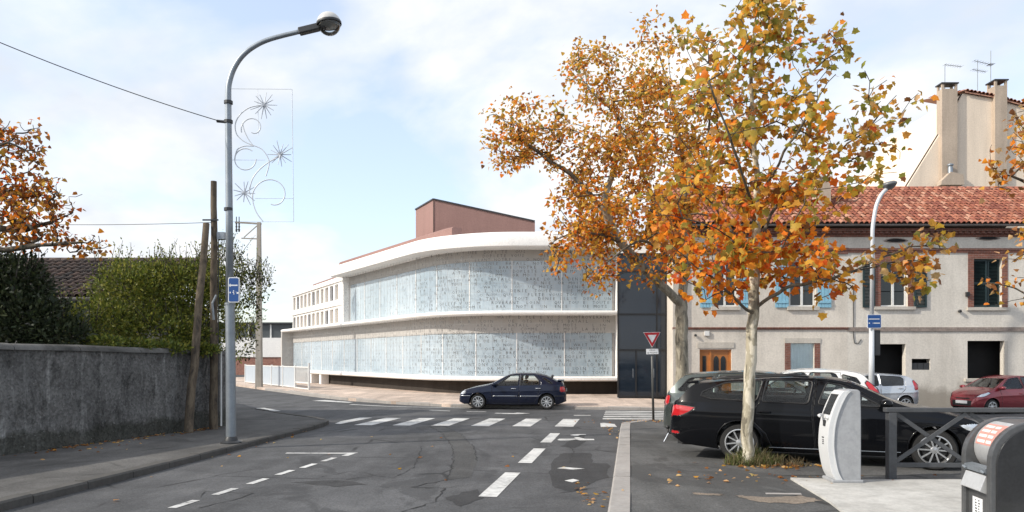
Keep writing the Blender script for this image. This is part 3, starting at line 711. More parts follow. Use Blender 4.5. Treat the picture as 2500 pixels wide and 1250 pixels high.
def casement(x0, x1, z0, z1, parent, off, y=HY + 0.16, lights=2, rows=3, curtain=None):
    f = MB(); t_ = 0.06
    f.box(x0, x0 + t_, y - 0.04, y + 0.05, z0, z1).box(x1 - t_, x1, y - 0.04, y + 0.05, z0, z1).box(x0 + t_, x1 - t_, y - 0.04, y + 0.05, z0, z0 + t_).box(x0 + t_, x1 - t_, y - 0.04, y + 0.05, z1 - t_, z1)
    w = (x1 - x0 - 2 * t_) / lights
    for i in range(1, lights): f.box(x0 + t_ + i * w - 0.045, x0 + t_ + i * w + 0.045, y - 0.05, y + 0.05, z0 + t_, z1 - t_)
    fo = f.obj('window', M_wframe, parent, M=off)
    for i in range(lights):
        for r in range(rows):
            h = (z1 - z0 - 2 * t_) / rows
            a = x0 + t_ + i * w + (0.05 if i else 0.02); b = x0 + t_ + (i + 1) * w - (0.05 if i < lights - 1 else 0.02)
            MB().box(a, b, y, y + 0.02, z0 + t_ + r * h + 0.015, z0 + t_ + (r + 1) * h - 0.015).obj('pane', curtain or M_wpane, fo, M=off)
    return fo

# ---- house with pale blue shutters
XA, XS, XB = 6.85, 14.25, 25.0
zt = 7.15
hA = thing('stone_house', 'old rendered house with pale blue shutters and oak front door behind the trees', 'house', (XA, HY, -0.2))
oA = Matrix.Translation((-XA, -HY, 0.2))
door = hbox(1708, 1786, 853, 987); door = (door[0], door[1], -0.22, door[3])
cur = hbox(1930, 1988, 838, 916); cur = (cur[0], cur[1], 0.3, cur[3])
w1 = hbox(1742, 1800, 636, 748); w2 = hbox(1928, 1992, 636, 748)
holes = [door, cur, w1, w2]
wall = holed(MB(), XA, XS, -0.7, zt, HY, holes)
wall.add([(XA, HY, -0.7), (XA, HY, zt), (XA, HY + 9, zt), (XA, HY + 9, -0.7)], [(0, 1, 2, 3)])
wall.obj('wall', M_plaster, hA, M=oA)
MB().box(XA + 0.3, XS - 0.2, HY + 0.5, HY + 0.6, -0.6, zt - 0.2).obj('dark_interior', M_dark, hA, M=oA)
MB().box(XA - 0.02, XA + 0.3, HY - 0.06, HY - 0.002, -0.5, 6.1).obj('corner_pilaster', M_stone, hA, M=oA)
z1_ = hz(0, 803)[1]
mb = MB().box(XA - 0.04, XS, HY - 0.055, HY - 0.003, z1_ - 0.03, z1_ + 0.07).box(XA - 0.04, XS, HY - 0.08, HY - 0.055, z1_ + 0.02, z1_ + 0.06)
mb.obj('string_course', M_brick, hA, M=oA)
z2_ = hz(0, 612)[1]; mb = MB().box(XA - 0.04, XS, HY - 0.055, HY - 0.003, z2_ - 0.14, z2_ + 0.12).box(XA - 0.04, XS, HY - 0.1, HY - 0.055, z2_ + 0.03, z2_ + 0.1); mb.obj('string_course', M_brick, hA, M=oA)
for (a, b, c, d) in (w1, w2):
    MB().box(a - 0.12, b + 0.12, HY - 0.1, HY + 0.2, c - 0.16, c - 0.01).obj('sill', M_stone, hA, M=oA)
    MB().box(a - 0.1, b + 0.1, HY - 0.02, HY - 0.003, d + 0.004, d + 0.25).obj('lintel', M_stone, hA, M=oA)
    casement(a + 0.01, b - 0.01, c, d, hA, oA)
    sw_ = (b - a) / 2 + 0.02
    shutter(a - 0.06 - sw_, a - 0.06, c - 0.05, d + 0.03, M_blueshut, hA, oA); shutter(b + 0.06, b + 0.06 + sw_, c - 0.05, d + 0.03, M_blueshut, hA, oA)
a, b, c, d = cur
M_lace = plain('net_curtain', (0.80, 0.88, 0.92), 0.8, var=0.12)
mbq = MB(); n_ = 26
vs = [(a + (b - a) * i / n_, HY + 0.15 + 0.02 * sin(i * 1.9) + 0.01 * sin(i * 5.3), z) for i in range(n_ + 1) for z in (c, d)]
mbq.add(vs, [(2 * i, 2 * i + 2, 2 * i + 3, 2 * i + 1) for i in range(n_)]); mbq.obj('curtain', M_lace, hA, smooth=True, M=oA)
MB().box(a, b, HY + 0.1, HY + 0.11, c, d).obj('pane', glass('clear_pane', (0.96, 0.98, 0.98), 0.0), hA, M=oA)
for x in (a - 0.24, b): MB().box(x, x + 0.24, HY - 0.02, HY - 0.003, c, d).obj('brick_jamb', M_brick, hA, M=oA)
MB().box(a - 0.26, b + 0.26, HY - 0.03, HY - 0.003, d + 0.004, d + 0.22).obj('lintel', M_stone, hA, M=oA)
a, b, c, d = door                                    # oak door with two arched lights and a side light
dr = MB().box(a, b, HY + 0.12, HY + 0.2, c, d).obj('door', M_doorwood, hA, M=oA)
dx_ = b - a; mfr = MB()
for x in (a, a + dx_ * 0.33, b - 0.07): mfr.box(x, x + 0.07, HY + 0.07, HY + 0.12, c, d)
mfr.box(a + 0.07, b - 0.07, HY + 0.072, HY + 0.12, d - 0.08, d); mfr.obj('door_frame', M_doorwood, dr, M=oA)
def arch(x0, x1, z0, z1, k=0.5): 
    n = 8; return [(x0, z0), (x1, z0)] + [((x0 + x1) / 2 + (x1 - x0) / 2 * cos(pi * i / n), z1 - k * (x1 - x0) + k * (x1 - x0) * sin(pi * i / n)) for i in range(n + 1)]
for x0, x1 in ((a + dx_ * .46, a + dx_ * .62), (a + dx_ * .68, a + dx_ * .84)):
    MB().prism(arch(x0, x1, c + 1.0, d - 0.28, 0.9), HY + 0.1, HY + 0.125).obj('door_light', M_wpane, dr, M=oA)
MB().box(a + dx_ * .11, a + dx_ * .22, HY + 0.1, HY + 0.125, c + 0.9, d - 0.28).obj('side_light', M_wpane, dr, M=oA)
MB().tube([(a + dx_ * .42, HY + 0.06, c + 1.05), (a + dx_ * .42, HY + 0.06, c + 1.2)], 0.015, 6).obj('handle', M_steel, dr, M=oA)
MB().box(a - 0.1, b + 0.1, HY - 0.03, HY - 0.003, d + 0.06, d + 0.3).obj('lintel', M_stone, hA, M=oA)
x, z = hz(1725, 814); MB().box(x - 0.1, x + 0.1, HY - 0.08, HY - 0.003, z - 0.1, z + 0.1).obj('alarm_box', M_wframe, hA, M=oA)
x, z = hz(1697, 819); MB().lathe([(0.0, -0.05), (0.05, -0.04), (0.06, 0.0), (0.04, 0.05), (0, 0.06)], 10, Matrix.Translation((x, HY - 0.08, z))).obj('security_camera', M_black, hA, smooth=True, M=oA)
MB().tube([(XA + 0.42, HY - 0.08, -0.3), (XA + 0.42, HY - 0.08, 7.0)], 0.05, 10).obj('downpipe', M_gutter, hA, smooth=True, M=oA)

# ---- house with dark green shutters
hB = thing('stone_house', 'grey rendered house with dark green shutters and a dark garage opening', 'house', (XS, HY, -0.4))
oB = Matrix.Translation((-XS, -HY, 0.4))
gar = hbox(2134, 2211, 840, 1000); gar = (gar[0], gar[1], -0.45, gar[3])
sq = hbox(2362, 2452, 832, 924); g3 = hbox(2150, 2216, 640, 748); g4 = hbox(2377, 2446, 632, 750); mbx = hbox(2226, 2271, 876, 903)
wall = holed(MB(), XS, XB, -0.9, zt, HY, [gar, sq, g3, g4, mbx])
wall.add([(XB, HY, -0.9), (XB, HY, zt), (XB, HY + 9, zt), (XB, HY + 9, -0.9)], [(0, 1, 2, 3)])
wall.obj('wall', M_plaster2, hB, M=oB)
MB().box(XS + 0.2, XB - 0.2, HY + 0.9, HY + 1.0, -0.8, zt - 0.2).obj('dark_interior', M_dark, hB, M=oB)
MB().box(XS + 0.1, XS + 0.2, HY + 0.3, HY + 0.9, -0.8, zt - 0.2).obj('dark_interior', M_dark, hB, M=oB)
MB().box(XS, XB, HY - 0.05, HY - 0.003, z1_ - 0.1, z1_ + 0.07).obj('string_course', M_brickg, hB, M=oB)
z2b = hz(0, 611)[1]
mb = MB().box(XS, XB, HY - 0.05, HY - 0.003, z2b - 0.1, z2b + 0.08).box(XS, XB, HY - 0.09, HY - 0.05, z2b + 0.0, z2b + 0.075); mb.obj('string_course', M_brick, hB, M=oB)
for k, (a, b, c, d) in enumerate((g3, g4)):
    for x in (a - 0.24, b): MB().box(x, x + 0.24, HY - 0.02, HY - 0.003, c - 0.1, z2b - 0.1).obj('brick_jamb', M_brick, hB, M=oB)
    MB().box(a, b, HY - 0.02, HY - 0.003, d + 0.003, z2b - 0.1).obj('brick_lintel', M_brick, hB, M=oB)
    MB().box(a - 0.3, b + 0.3, HY - 0.1, HY + 0.2, c - 0.14, c - 0.012).obj('sill', M_stone, hB, M=oB)
    if k == 0:
        casement(a + 0.01, b - 0.01, c, d, hB, oB)
        shutter(a - 0.26 - 0.52, a - 0.26, c - 0.05, d + 0.02, M_greenshut, hB, oB, louv=True); shutter(b + 0.26, b + 0.78, c - 0.05, d + 0.02, M_greenshut, hB, oB, louv=True)
    else:
        m_ = a + (b - a) * 0.53
        shutter(a, m_ - 0.01, c, d, M_greenshut, hB, oB, y=HY + 0.14, louv=True); shutter(m_ + 0.05, b, c, d, M_greenshut, hB, oB, y=HY + 0.2, louv=True)
a, b, c, d = sq
MB().box(a - 0.15, b + 0.2, HY - 0.14, HY + 0.25, c - 0.13, c - 0.01).obj('sill', M_stone, hB, M=oB)
MB().box(b + 0.0, b + 0.14, HY - 0.012, HY - 0.002, c, d).obj('stone_jamb', M_stone, hB, M=oB)
a, b, c, d = mbx
for i in range(3): MB().box(a + i * (b - a) / 3 + 0.01, a + (i + 1) * (b - a) / 3 - 0.01, HY + 0.05, HY + 0.2, c, c + (d - c) * 0.62).obj('letter_box', M_dkmetal, hB, M=oB)
for px_, py_ in ((2412, 582), (2187, 588)):
    x, z = hz(px_, py_); n = 14
    up = [(x + 0.52 * cos(pi * i / n), z + 0.12 * sin(pi * i / n) ** 1.4) for i in range(n + 1)] + [(x + 0.52 * cos(pi + pi * i / n), z - 0.08 * sin(pi * i / n) ** 1.4) for i in range(1, n)]
    MB().prism(up, HY - 0.035, HY - 0.003).obj('oval_vent', M_brickg, hB, M=oB)
    MB().prism([(x + (u - x) * 0.78, z + (w - z) * 0.72) for u, w in up], HY - 0.04, HY - 0.034).obj('vent_opening', M_dark, hB, M=oB)
x, z = hz(2341, 760); MB().lathe([(0.0, -0.06), (0.06, -0.05), (0.08, 0.0), (0.05, 0.06), (0, 0.07)], 10, Matrix.Translation((x, HY - 0.08, z))).obj('security_camera', M_black, hB, smooth=True, M=oB)
x, z = hz(2360, 718); MB().box(x - 0.06, x + 0.06, HY - 0.12, HY - 0.003, z - 0.1, z + 0.08).obj('wall_bracket', M_black, hB, M=oB)
x0_, z0_ = hz(2083, 700); x1_, z1b = hz(2083, 822); x2_, z2c = hz(2095, 838); x3_, z3c = hz(2102, 828)
MB().tube([(x0_, HY - 0.025, z0_), (x1_, HY - 0.025, z1b), (x1_ + 0.05, HY - 0.025, z2c), (x2_, HY - 0.025, z2c), (x3_, HY - 0.025, z3c)], 0.016, 5).obj('cable', M_dkmetal, hB, M=oB)

# ---- cornices, gutters and tiled roofs of both
EAVE_Y, EZ = HY - 0.45, 7.38
for h, o_, x0, x1 in ((hA, oA, XA - 0.1, XS), (hB, oB, XS, XB)):
    mb = MB().box(x0, x1, HY - 0.06, HY - 0.003, zt - 0.24, zt - 0.13).box(x0, x1, HY - 0.16, HY - 0.003, zt - 0.13, zt - 0.03).box(x0, x1, HY - 0.26, HY - 0.003, zt - 0.03, zt + 0.09)
    i = x0 + 0.05
    while i < x1 - 0.1: mb.box(i, i + 0.11, HY - 0.22, HY - 0.161, zt - 0.125, zt - 0.032); i += 0.24
    mb.obj('brick_cornice', M_brick, h, M=o_)
    gt = MB(); n = 8
    prof = [(0.075 * cos(pi + pi * k / n), 0.075 * sin(pi + pi * k / n)) for k in range(n + 1)] + [(0.065 * cos(2 * pi - pi * k / n), 0.065 * sin(2 * pi - pi * k / n)) for k in range(n + 1)]
    gt.prism([(EAVE_Y - 0.06 + p, EZ - 0.03 + q) for p, q in prof], x0, x1, 'x'); gt.obj('gutter', M_gutter, h, smooth=True, auto=40, M=o_)
    slope = Vector((0, 0.862, 0.507))
    ro = MB(); ro.add([(x0, EAVE_Y, EZ - 0.05), (x1, EAVE_Y, EZ - 0.05), (x1, EAVE_Y + 4.1, EZ - 0.05 + 4.1 * 0.588), (x0, EAVE_Y + 4.1, EZ - 0.05 + 4.1 * 0.588), (x1, EAVE_Y + 8.4, EZ - 0.1), (x0, EAVE_Y + 8.4, EZ - 0.1)], [(0, 1, 2, 3), (3, 2, 4, 5)])
    r_ = ro.obj('roof', M_tileold, h, M=o_)  # deck coloured dark, so shade in the gaps between tiles is painted in
    ncol = int((x1 - x0) / 0.225)
    if h is hA: pk = lambda c, r, n=ncol: c >= n - 9
    else: pk = lambda c, r: c < 38 and r < 8 - (c > 36)
    tiled(r_, Vector((x0, EAVE_Y - 0.02, EZ)), Vector((1, 0, 0)), slope, ncol, 14, 0.225, 0.335, M_tile, pk, 5, off=Vector((h.location.x, h.location.y, h.location.z)))
    rd = MB(); i = x0
    while i < x1 - 0.1:
        rd.tube([(i, EAVE_Y + 4.08, EZ + 2.4), (i + 0.42, EAVE_Y + 4.08, EZ + 2.42)], [0.12, 0.1], 8); i += 0.38
    rd.obj('ridge_tiles', M_tile, r_, smooth=True, M=o_)['kind'] = 'stuff'
def stack(parent, off, x0, x1, y0, y1, z0, z1, mat, capmat, cap=0.08, holes=False):
    MB().box(x0, x1, y0, y1, z0, z1).obj('chimney', mat, parent, M=off)
    MB().box(x0 - 0.06, x1 + 0.06, y0 - 0.06, y1 + 0.06, z1 + (0.3 if holes else 0), z1 + (0.3 if holes else 0) + cap).obj('chimney_cap', capmat, parent, M=off)
    if holes:
        for xx in (x0, x1 - 0.12):
            for yy in (y0, y1 - 0.12): MB().box(xx, xx + 0.12, yy, yy + 0.12, z1, z1 + 0.3).obj('cap_post', mat, parent, M=off)
stack(hA, oA, 13.55, 14.1, 32.6, 33.3, 7.8, 9.75, M_creamdk, M_stone)

# ------------------------------------------------------------------ tall cream house behind
TY = 44.0
th = thing('tall_house', 'tall cream gable wall with chimney stacks rising behind the tiled roof', 'house', (24, TY, 0)); oT = Matrix.Translation((-24, -TY, 0))
gpts = [(2215, 455), (2304, 312), (2352, 228), (2420, 240), (2500, 262), (2700, 330)]
gw = [pt(a, b, TY) for a, b in gpts]
poly = [(gw[0].x, 0.0)] + [(p.x, p.z) for p in gw] + [(gw[-1].x, 0.0)]
MB().prism(poly, TY, TY + 9).obj('wall', M_cream, th, M=oT)
for i in range(len(gw) - 1):                         # verge tiles along the gable
    a, b = gw[i], gw[i + 1]
    if i in (0, 1): MB().beam((a.x, TY + 0.2, a.z + 0.03), (b.x, TY + 0.2, b.z + 0.03), 0.14, 0.05, up=(0, 0, 1)).obj('verge', M_tileold, th, M=oT)
    else:
        rb = MB().add([(a.x, TY - 0.15, a.z + 0.08), (b.x, TY - 0.15, b.z + 0.08), (b.x, TY + 5, b.z + 1.3), (a.x, TY + 5, a.z + 1.3), (a.x, TY - 0.15, a.z), (b.x, TY - 0.15, b.z)], [(0, 1, 2, 3), (4, 5, 1, 0)]).obj('roof', M_tile, th, M=oT)
        tiled(rb, Vector((a.x, TY - 0.2, a.z + 0.1)), (b - a).normalized(), Vector((0, 0.97, 0.236)), int((b - a).length / 0.24), 10, 0.24, 0.4, M_tile, lambda c, r: False, 9, off=Vector((24, TY, 0)))
def tz(y): return pt(0, y, TY - 0.8).z
def tx(x): return pt(x, 0, TY - 0.8).x
stack(th, oT, tx(2313), tx(2351), TY - 0.27, TY + 0.3, 8, tz(196) - 0.3, M_creamdk, M_dkmetal, 0.07, True)
stack(th, oT, tx(2444), tx(2474), TY - 0.27, TY + 0.5, 8, tz(188) - 0.3, M_creamdk, M_dkmetal, 0.07, True)
stack(th, oT, tx(2354), tx(2414), TY + 0.9, TY + 1.6, 15, tz(218), M_creamdk, M_dkmetal, 0.08, True)
for x in (2370, 2385, 2398): MB().box(tx(x), tx(x) + 0.14, TY + 0.95, TY + 1.5, tz(218), tz(218) + 0.3).obj('chimney_pier', M_creamdk, th, M=oT)
hood = [(tx(2300), tz(450)), (tx(2357), tz(450)), (tx(2355), tz(425)), (tx(2325), tz(418)), (tx(2302), tz(440))]
MB().prism(hood, TY - 0.7, TY - 0.28).obj('chimney_shoulder', M_creamdk, th, M=oT)
MB().lathe([(0.14, 0), (0.14, 0.45), (0.1, 0.5), (0.18, 0.55), (0.18, 0.62), (0.02, 0.7)], 12, Matrix.Translation((tx(2328), TY - 0.48, tz(424)))).obj('flue_pot', M_steel, th, smooth=True, M=oT)
def antenna(label, px_, top, bot, arms):
    x = tx(px_); t_ = thing('roof_antenna', label, 'antenna', (x, TY + 0.4, tz(bot)), 0, 'roof antennas')
    MB().tube([(0, 0, -0.3), (0, 0, tz(top) - tz(bot))], 0.025, 6).obj('mast', M_steel, t_)
    for dx0, dx1, zz, tilt in arms:
        z = tz(zz) - tz(bot); b_ = MB().tube([(dx0, 0, z), (dx1, 0, z - tilt)], 0.018, 5)
        n = 7
        for k in range(n + 1):
            u = dx0 + (dx1 - dx0) * k / n; w_ = z - tilt * k / n; b_.tube([(u, -0.22, w_), (u, 0.22, w_)], 0.008, 4)
        b_.obj('boom', M_steel, t_)
antenna('short aerial on the left chimney of the cream house', 2336, 137, 196, [(0, 1.0, 138, 0.12)])
antenna('tall double aerial between the cream chimneys', 2418, 126, 236, [(-0.2, 0.85, 128, 0.25), (-0.3, 0.5, 150, 0.15)])
antenna('thin vertical aerial above the right cream chimney', 2451, 103, 190, [(-0.15, 0.15, 138, 0.0)])

# ------------------------------------------------------------------ school block and workshop far left
sc_a, sc_b = Vector((-14.3, 61.0, 0)), Vector((-22.6, 76.0, 0)); sd = (sc_b - sc_a).normalized(); sn = Vector((-sd.y, sd.x, 0)); sn = sn if sn.y < 0 else -sn
Lc = (sc_b - sc_a).length
school = thing('school_block', 'white two storey block with rows of tall windows behind the curved building', 'building', sc_a)
Ms = Matrix((sd, -sn, Vector((0, 0, 1)))).transposed().to_4x4()           # local: x along, y inward, z up
hl = []; nw = 11; wv_ = Lc / nw
for zlo, zhi in ((6.65, 7.95), (4.7, 5.95)):
    for i in range(nw): hl.append((i * wv_ + 0.28, (i + 1) * wv_ - 0.22, zlo, zhi))
holed(MB(), -4, Lc, -0.3, 8.5, 0, hl, 0.25).add([(Lc, 0, -0.3), (Lc, 0, 8.5), (Lc, 9, 8.5), (Lc, 9, -0.3)], [(0, 1, 2, 3)]).obj('wall', M_white, school, M=Ms)
M_blind = plain('window_blind', (0.34, 0.30, 0.25), 0.7, var=0.2, scale=2)
for k, (a, b, c, d) in enumerate(hl):
    w_ = MB().box(a, b, 0.18, 0.24, c, c + 0.06).box(a, b, 0.18, 0.24, d - 0.06, d).box((a + b) / 2 - 0.03, (a + b) / 2 + 0.03, 0.18, 0.24, c + 0.06, d - 0.06).obj('window', M_wframe, school, M=Ms)
    MB().box(a, b, 0.2, 0.22, c, d).obj('pane', M_wpane if k % 4 == 1 else M_blind, w_, M=Ms)
for z in (6.15, 8.1, 4.3): MB().box(-4, Lc + 0.1, -0.15, -0.003, z, z + 0.28).obj('floor_band', M_white, school, M=Ms)
MB().box(-4, Lc - 5.2, 0.8, 8, 8.5, 8.95).obj('roof', M_terra, school, M=Ms)

wk = thing('workshop', 'low workshop with dark glazed clerestory over white band and brick base', 'building', (-33, 86, 0)); ok_ = Matrix.Translation((33, -86, 0))
MB().box(-36, -25.6, 86, 98, -0.3, 1.9).obj('brick_base', brick_mat('far_brick', (0.36, 0.15, 0.10), (0.28, 0.11, 0.08), (0.3, 0.25, 0.22)), wk, M=ok_)
MB().box(-36.1, -25.5, 85.9, 98, 1.9, 4.15).obj('white_band', M_white, wk, M=ok_)
M_clere = plain('clerestory_glass', (0.07, 0.08, 0.085), 0.3, var=0.3, scale=0.8)
for i in range(4): MB().box(-36 + i * 2.6, -36 + i * 2.6 + 2.5, 86.2, 86.3, 4.15, 5.75).obj('clerestory_pane', M_clere, wk, M=ok_)
for i in range(5): MB().box(-36.06 + i * 2.6, -35.9 + i * 2.6, 86.1, 86.35, 4.16, 5.75).obj('mullion', M_wframe, wk, M=ok_)
MB().box(-36.4, -25.3, 85.8, 98, 5.75, 5.95).obj('roof', M_dkmetal, wk, M=ok_)
MB().tube([(-26.6, 85.6, 0), (-26.6, 85.6, 4.0)], 0.1, 8).obj('downpipe', M_wframe, wk, M=ok_)
MB().tube([(-25.9, 85.6, 0), (-25.9, 85.6, 4.0)], 0.1, 8).obj('downpipe', M_wframe, wk, M=ok_)
# ------------------------------------------------------------------ left: boundary wall, old house, neighbour
WL0, WL1 = Vector((-9.95, 8.4, 0)), Vector((-7.28, 18.75, 0)); wd = (WL1 - WL0).normalized(); wnrm = Vector((wd.y, -wd.x, 0))
bw = thing('boundary_wall', 'tall grimy concrete garden wall along the left footway', 'wall', WL0)
Mw = Matrix((wd, -wnrm, Vector((0, 0, 1)))).transposed().to_4x4(); LW = (WL1 - WL0).length    # local x along, y away from the road
nseg = 40; vs = []; rnd = random.Random(3)
def wtop(u): return 2.02 - 0.1 * (u / LW) + 0.012 * sin(u * 2.1)
rows = 14
for i in range(nseg + 1):
    u = LW * i / nseg
    for k in range(rows + 1):
        z = -0.1 + (wtop(u) - 0.06 + 0.1) * k / rows
        vs.append((u, 0.012 * sin(u * 1.7 + k) + rnd.uniform(-0.006, 0.006) - (0.02 if k < 1 else 0), z))
fs = [(i * (rows + 1) + k, (i + 1) * (rows + 1) + k, (i + 1) * (rows + 1) + k + 1, i * (rows + 1) + k + 1) for i in range(nseg) for k in range(rows)]
MB().add(vs, fs).obj('wall_face', M_wallc, bw, smooth=True, M=Mw)
MB().box(0.0, LW, 0.05, 0.28, -0.2, 1.85).obj('wall_core', M_wallc, bw, M=Mw)
sw2 = Matrix.Rotation(radians(0), 4, 'Z')
sdl = Vector((-0.541, 0.841, 0)); dl = Mw.to_3x3().inverted() @ sdl
e0 = Vector((LW, 0.02, 0)); e1 = e0 + dl * 14
MB().beam((e0.x, e0.y + 0.1, 0.9), (e1.x, e1.y, 0.9), 0.25, 2.0).obj('return_wall', M_wallc, bw, M=Mw)
u = 0.0
while u < LW - 0.3:                                  # rounded coping, one stone after another
    e = min(u + rnd.uniform(1.3, 1.7), LW); n = 7; a = u + 0.008; b = e - 0.008; vs = []
    for q in (a, b):
        for k in range(n + 1):
            th_ = pi * k / n; vs.append((q, 0.13 - 0.19 * cos(th_), wtop(q) - 0.07 + 0.12 * sin(th_) + (0 if k in (0, n) else rnd.uniform(-0.006, 0.006))))
    fs = [(k, k + 1, n + 2 + k, n + 1 + k) for k in range(n)] + [tuple(range(n + 1)), tuple(range(2 * n + 1, n, -1)), (0, n + 1, 2 * n + 1, n)]
    MB().add(vs, fs).obj('coping_stone', M_cop, bw, smooth=True, auto=50, M=Mw); u = e

oh = thing('old_house', 'low old house with dark mossy tile roof behind the hedge', 'house', (-13.2, 20.6, 0)); oo = Matrix.Translation((13.2, -20.6, 0))
ox0, ox1, oy = -19.5, -9.9, 21.0
MB().box(ox0, ox1, oy, oy + 3.1, 0, 3.45).obj('wall', M_wallc, oh, M=oo)
x = -11.9; MB().box(x, x + 0.9, oy - 0.04, oy - 0.003, 2.2, 3.2).obj('window', M_dark, oh, M=oo)
rfo = MB().add([(ox0 - 0.2, oy - 0.35, 3.42), (ox1 + 0.2, oy - 0.35, 3.42), (ox1 + 0.2, oy + 2.9, 4.85), (ox0 - 0.2, oy + 2.9, 4.85), (ox1 + 0.2, oy + 3.5, 4.5), (ox0 - 0.2, oy + 3.5, 4.5)], [(0, 1, 2, 3), (3, 2, 4, 5)]).obj('roof', M_tileold, oh, M=oo)
tiled(rfo, Vector((ox0 - 0.2, oy - 0.4, 3.46)), Vector((1, 0, 0)), Vector((0, 0.915, 0.403)), 43, 10, 0.226, 0.36, M_tileold, lambda c, r: 13 <= c < 43, 21, off=Vector((-13.2, 20.6, 0)))
MB().tube([(ox0, oy - 0.45, 3.4), (ox1, oy - 0.45, 3.4)], 0.06, 8).obj('gutter', M_gutter, oh, smooth=True, M=oo)
mb = MB(); i = ox0
while i < ox1: mb.tube([(i, oy + 2.9, 4.9), (i + 0.42, oy + 2.9, 4.92)], [0.12, 0.1], 8); i += 0.38
mb.obj('ridge_tiles', M_tileold, rfo, smooth=True, M=oo)['kind'] = 'stuff'

# ------------------------------------------------------------------ poles, fence
def pole_obj(name, label, cat, base, top, r0, r1, mat, group=None, n=12, seed=1):
    t_ = thing(name, label, cat, base, 0, group); b = Vector(base); d = Vector(top) - b; rn = random.Random(seed)
    P = [d * (i / 10) + Vector((rn.uniform(-.012, .012), rn.uniform(-.012, .012), 0)) * (0 < i < 10) for i in range(11)]
    P[0] = P[0] - Vector((0, 0, 0.15))
    MB().tube(P, [r0 + (r1 - r0) * i / 10 for i in range(11)], n).obj('shaft', mat, t_, smooth=True, auto=50)
    return t_
pv = pole_obj('telegraph_pole', 'upright weathered wooden utility pole beside the garden wall', 'utility pole', (-7.24, 17.9, 0.08), (-7.24, 17.9, 6.05), 0.1, 0.07, M_wood, 'wooden utility poles', seed=2)
MB().box(-0.24, 0.14, -0.09, -0.06, 5.0, 5.035).obj('crossbar', M_dkmetal, pv)
MB().box(0.12, 0.3, -0.12, 0.06, 4.55, 4.72).obj('junction_box', M_steel, pv)
MB().tube([(0.1, -0.1, 3.2), (0.02, -0.14, 3.0), (0.05, -0.13, 2.6)], 0.03, 6).obj('bracket', M_steel, pv)
MB().tube([(0.13, -0.05, 0.3), (0.13, -0.04, 4.6)], 0.012, 5).obj('cable', M_black, pv)
pl_ = pole_obj('telegraph_pole', 'leaning wooden utility pole propped against the garden wall', 'utility pole', (-7.42, 16.9, 0.1), (-7.36, 17.75, 5.0), 0.1, 0.075, M_wood, 'wooden utility poles', seed=4)
mk = thing('marker_pipe', 'thin white pipe standing at the end of the garden wall', 'pipe', (-7.1, 18.0, 0.1)); MB().tube([(0, 0, 0), (0, 0, 2.05)], 0.022, 8).obj('tube', M_wframe, mk)
cpb = Vector((-15.85, 46.2, -0.17))
cp = thing('concrete_pole', 'tapered concrete power pole with steel crossarms by the white fence', 'utility pole', cpb)
MB().add([(sx * 0.21, sy * 0.16, -0.2) for sx, sy in ((-1, -1), (1, -1), (1, 1), (-1, 1))] + [(sx * 0.12, sy * 0.09, 10.45) for sx, sy in ((-1, -1), (1, -1), (1, 1), (-1, 1))],
         [(0, 1, 5, 4), (1, 2, 6, 5), (2, 3, 7, 6), (3, 0, 4, 7), (4, 5, 6, 7)]).obj('shaft', M_conc, cp, bevel=0.03)
MB().beam((0.15, 0, 10.35), (-1.5, 0, 10.45), 0.09, 0.1).obj('crossarm', M_conc, cp); MB().beam((0.1, 0, 9.4), (-1.1, 0, 9.45), 0.06, 0.07).obj('crossarm', M_conc, cp)
MB().beam((-0.05, 0, 10.3), (-0.95, 0, 9.5), 0.05, 0.05).obj('brace', M_conc, cp)
for x in (-1.42, -1.25): MB().lathe([(0.05, -0.55), (0.07, -0.4), (0.04, -0.35), (0.07, -0.2), (0.04, -0.15), (0.06, 0.0), (0.03, 0.15), (0.03, 0.4)], 8, Matrix.Translation((x, 0, 10.4))).obj('insulator', M_dkmetal, cp, smooth=True)
MB().tube([(0, -0.1, 7.2), (-0.25, -0.1, 7.75), (-0.9, -0.1, 8.05), (-1.6, -0.1, 8.0)], 0.035, 6).obj('lamp_arm', M_steel, cp, smooth=True)

fa, fb = Vector((-11.45, 41.6, 0)), Vector((-19.6, 54.2, 0)); fd = (fb - fa).normalized()
fe = thing('metal_fence', 'low white metal fence with pale infill panels by the concrete pole', 'fence', (fa.x, fa.y, -0.06), atan2(fd.y, fd.x))
M_fpan = plain('pale_infill', (0.42, 0.47, 0.52), 0.4, var=0.08); LF = (fb - fa).length
us_ = [0.0, 2.6, 5.2, 7.8, 10.4, LF]
for i, u in enumerate(us_): MB().box(u - 0.05, u + 0.05, -0.05, 0.05, -0.1, 1.55 if i == 0 else 1.4).obj('post', M_wframe, fe)
for i in range(len(us_) - 1):
    a, b = us_[i] + 0.06, us_[i + 1] - 0.06
    for z in ((1.28, 0.05, 0.38) if i == 0 else (1.28, 0.08)): MB().box(a, b, -0.03, 0.03, z, z + 0.06).obj('rail', M_wframe, fe)
    if i == 0:
        for k in range(22):
            u = a + (k + 0.5) * (b - a) / 22; MB().box(u - 0.012, u + 0.012, -0.012, 0.012, 0.44, 1.28).obj('bar', M_wframe, fe)
    else: MB().box(a, b, -0.01, 0.01, 0.14, 1.28).obj('infill_panel', M_fpan, fe)

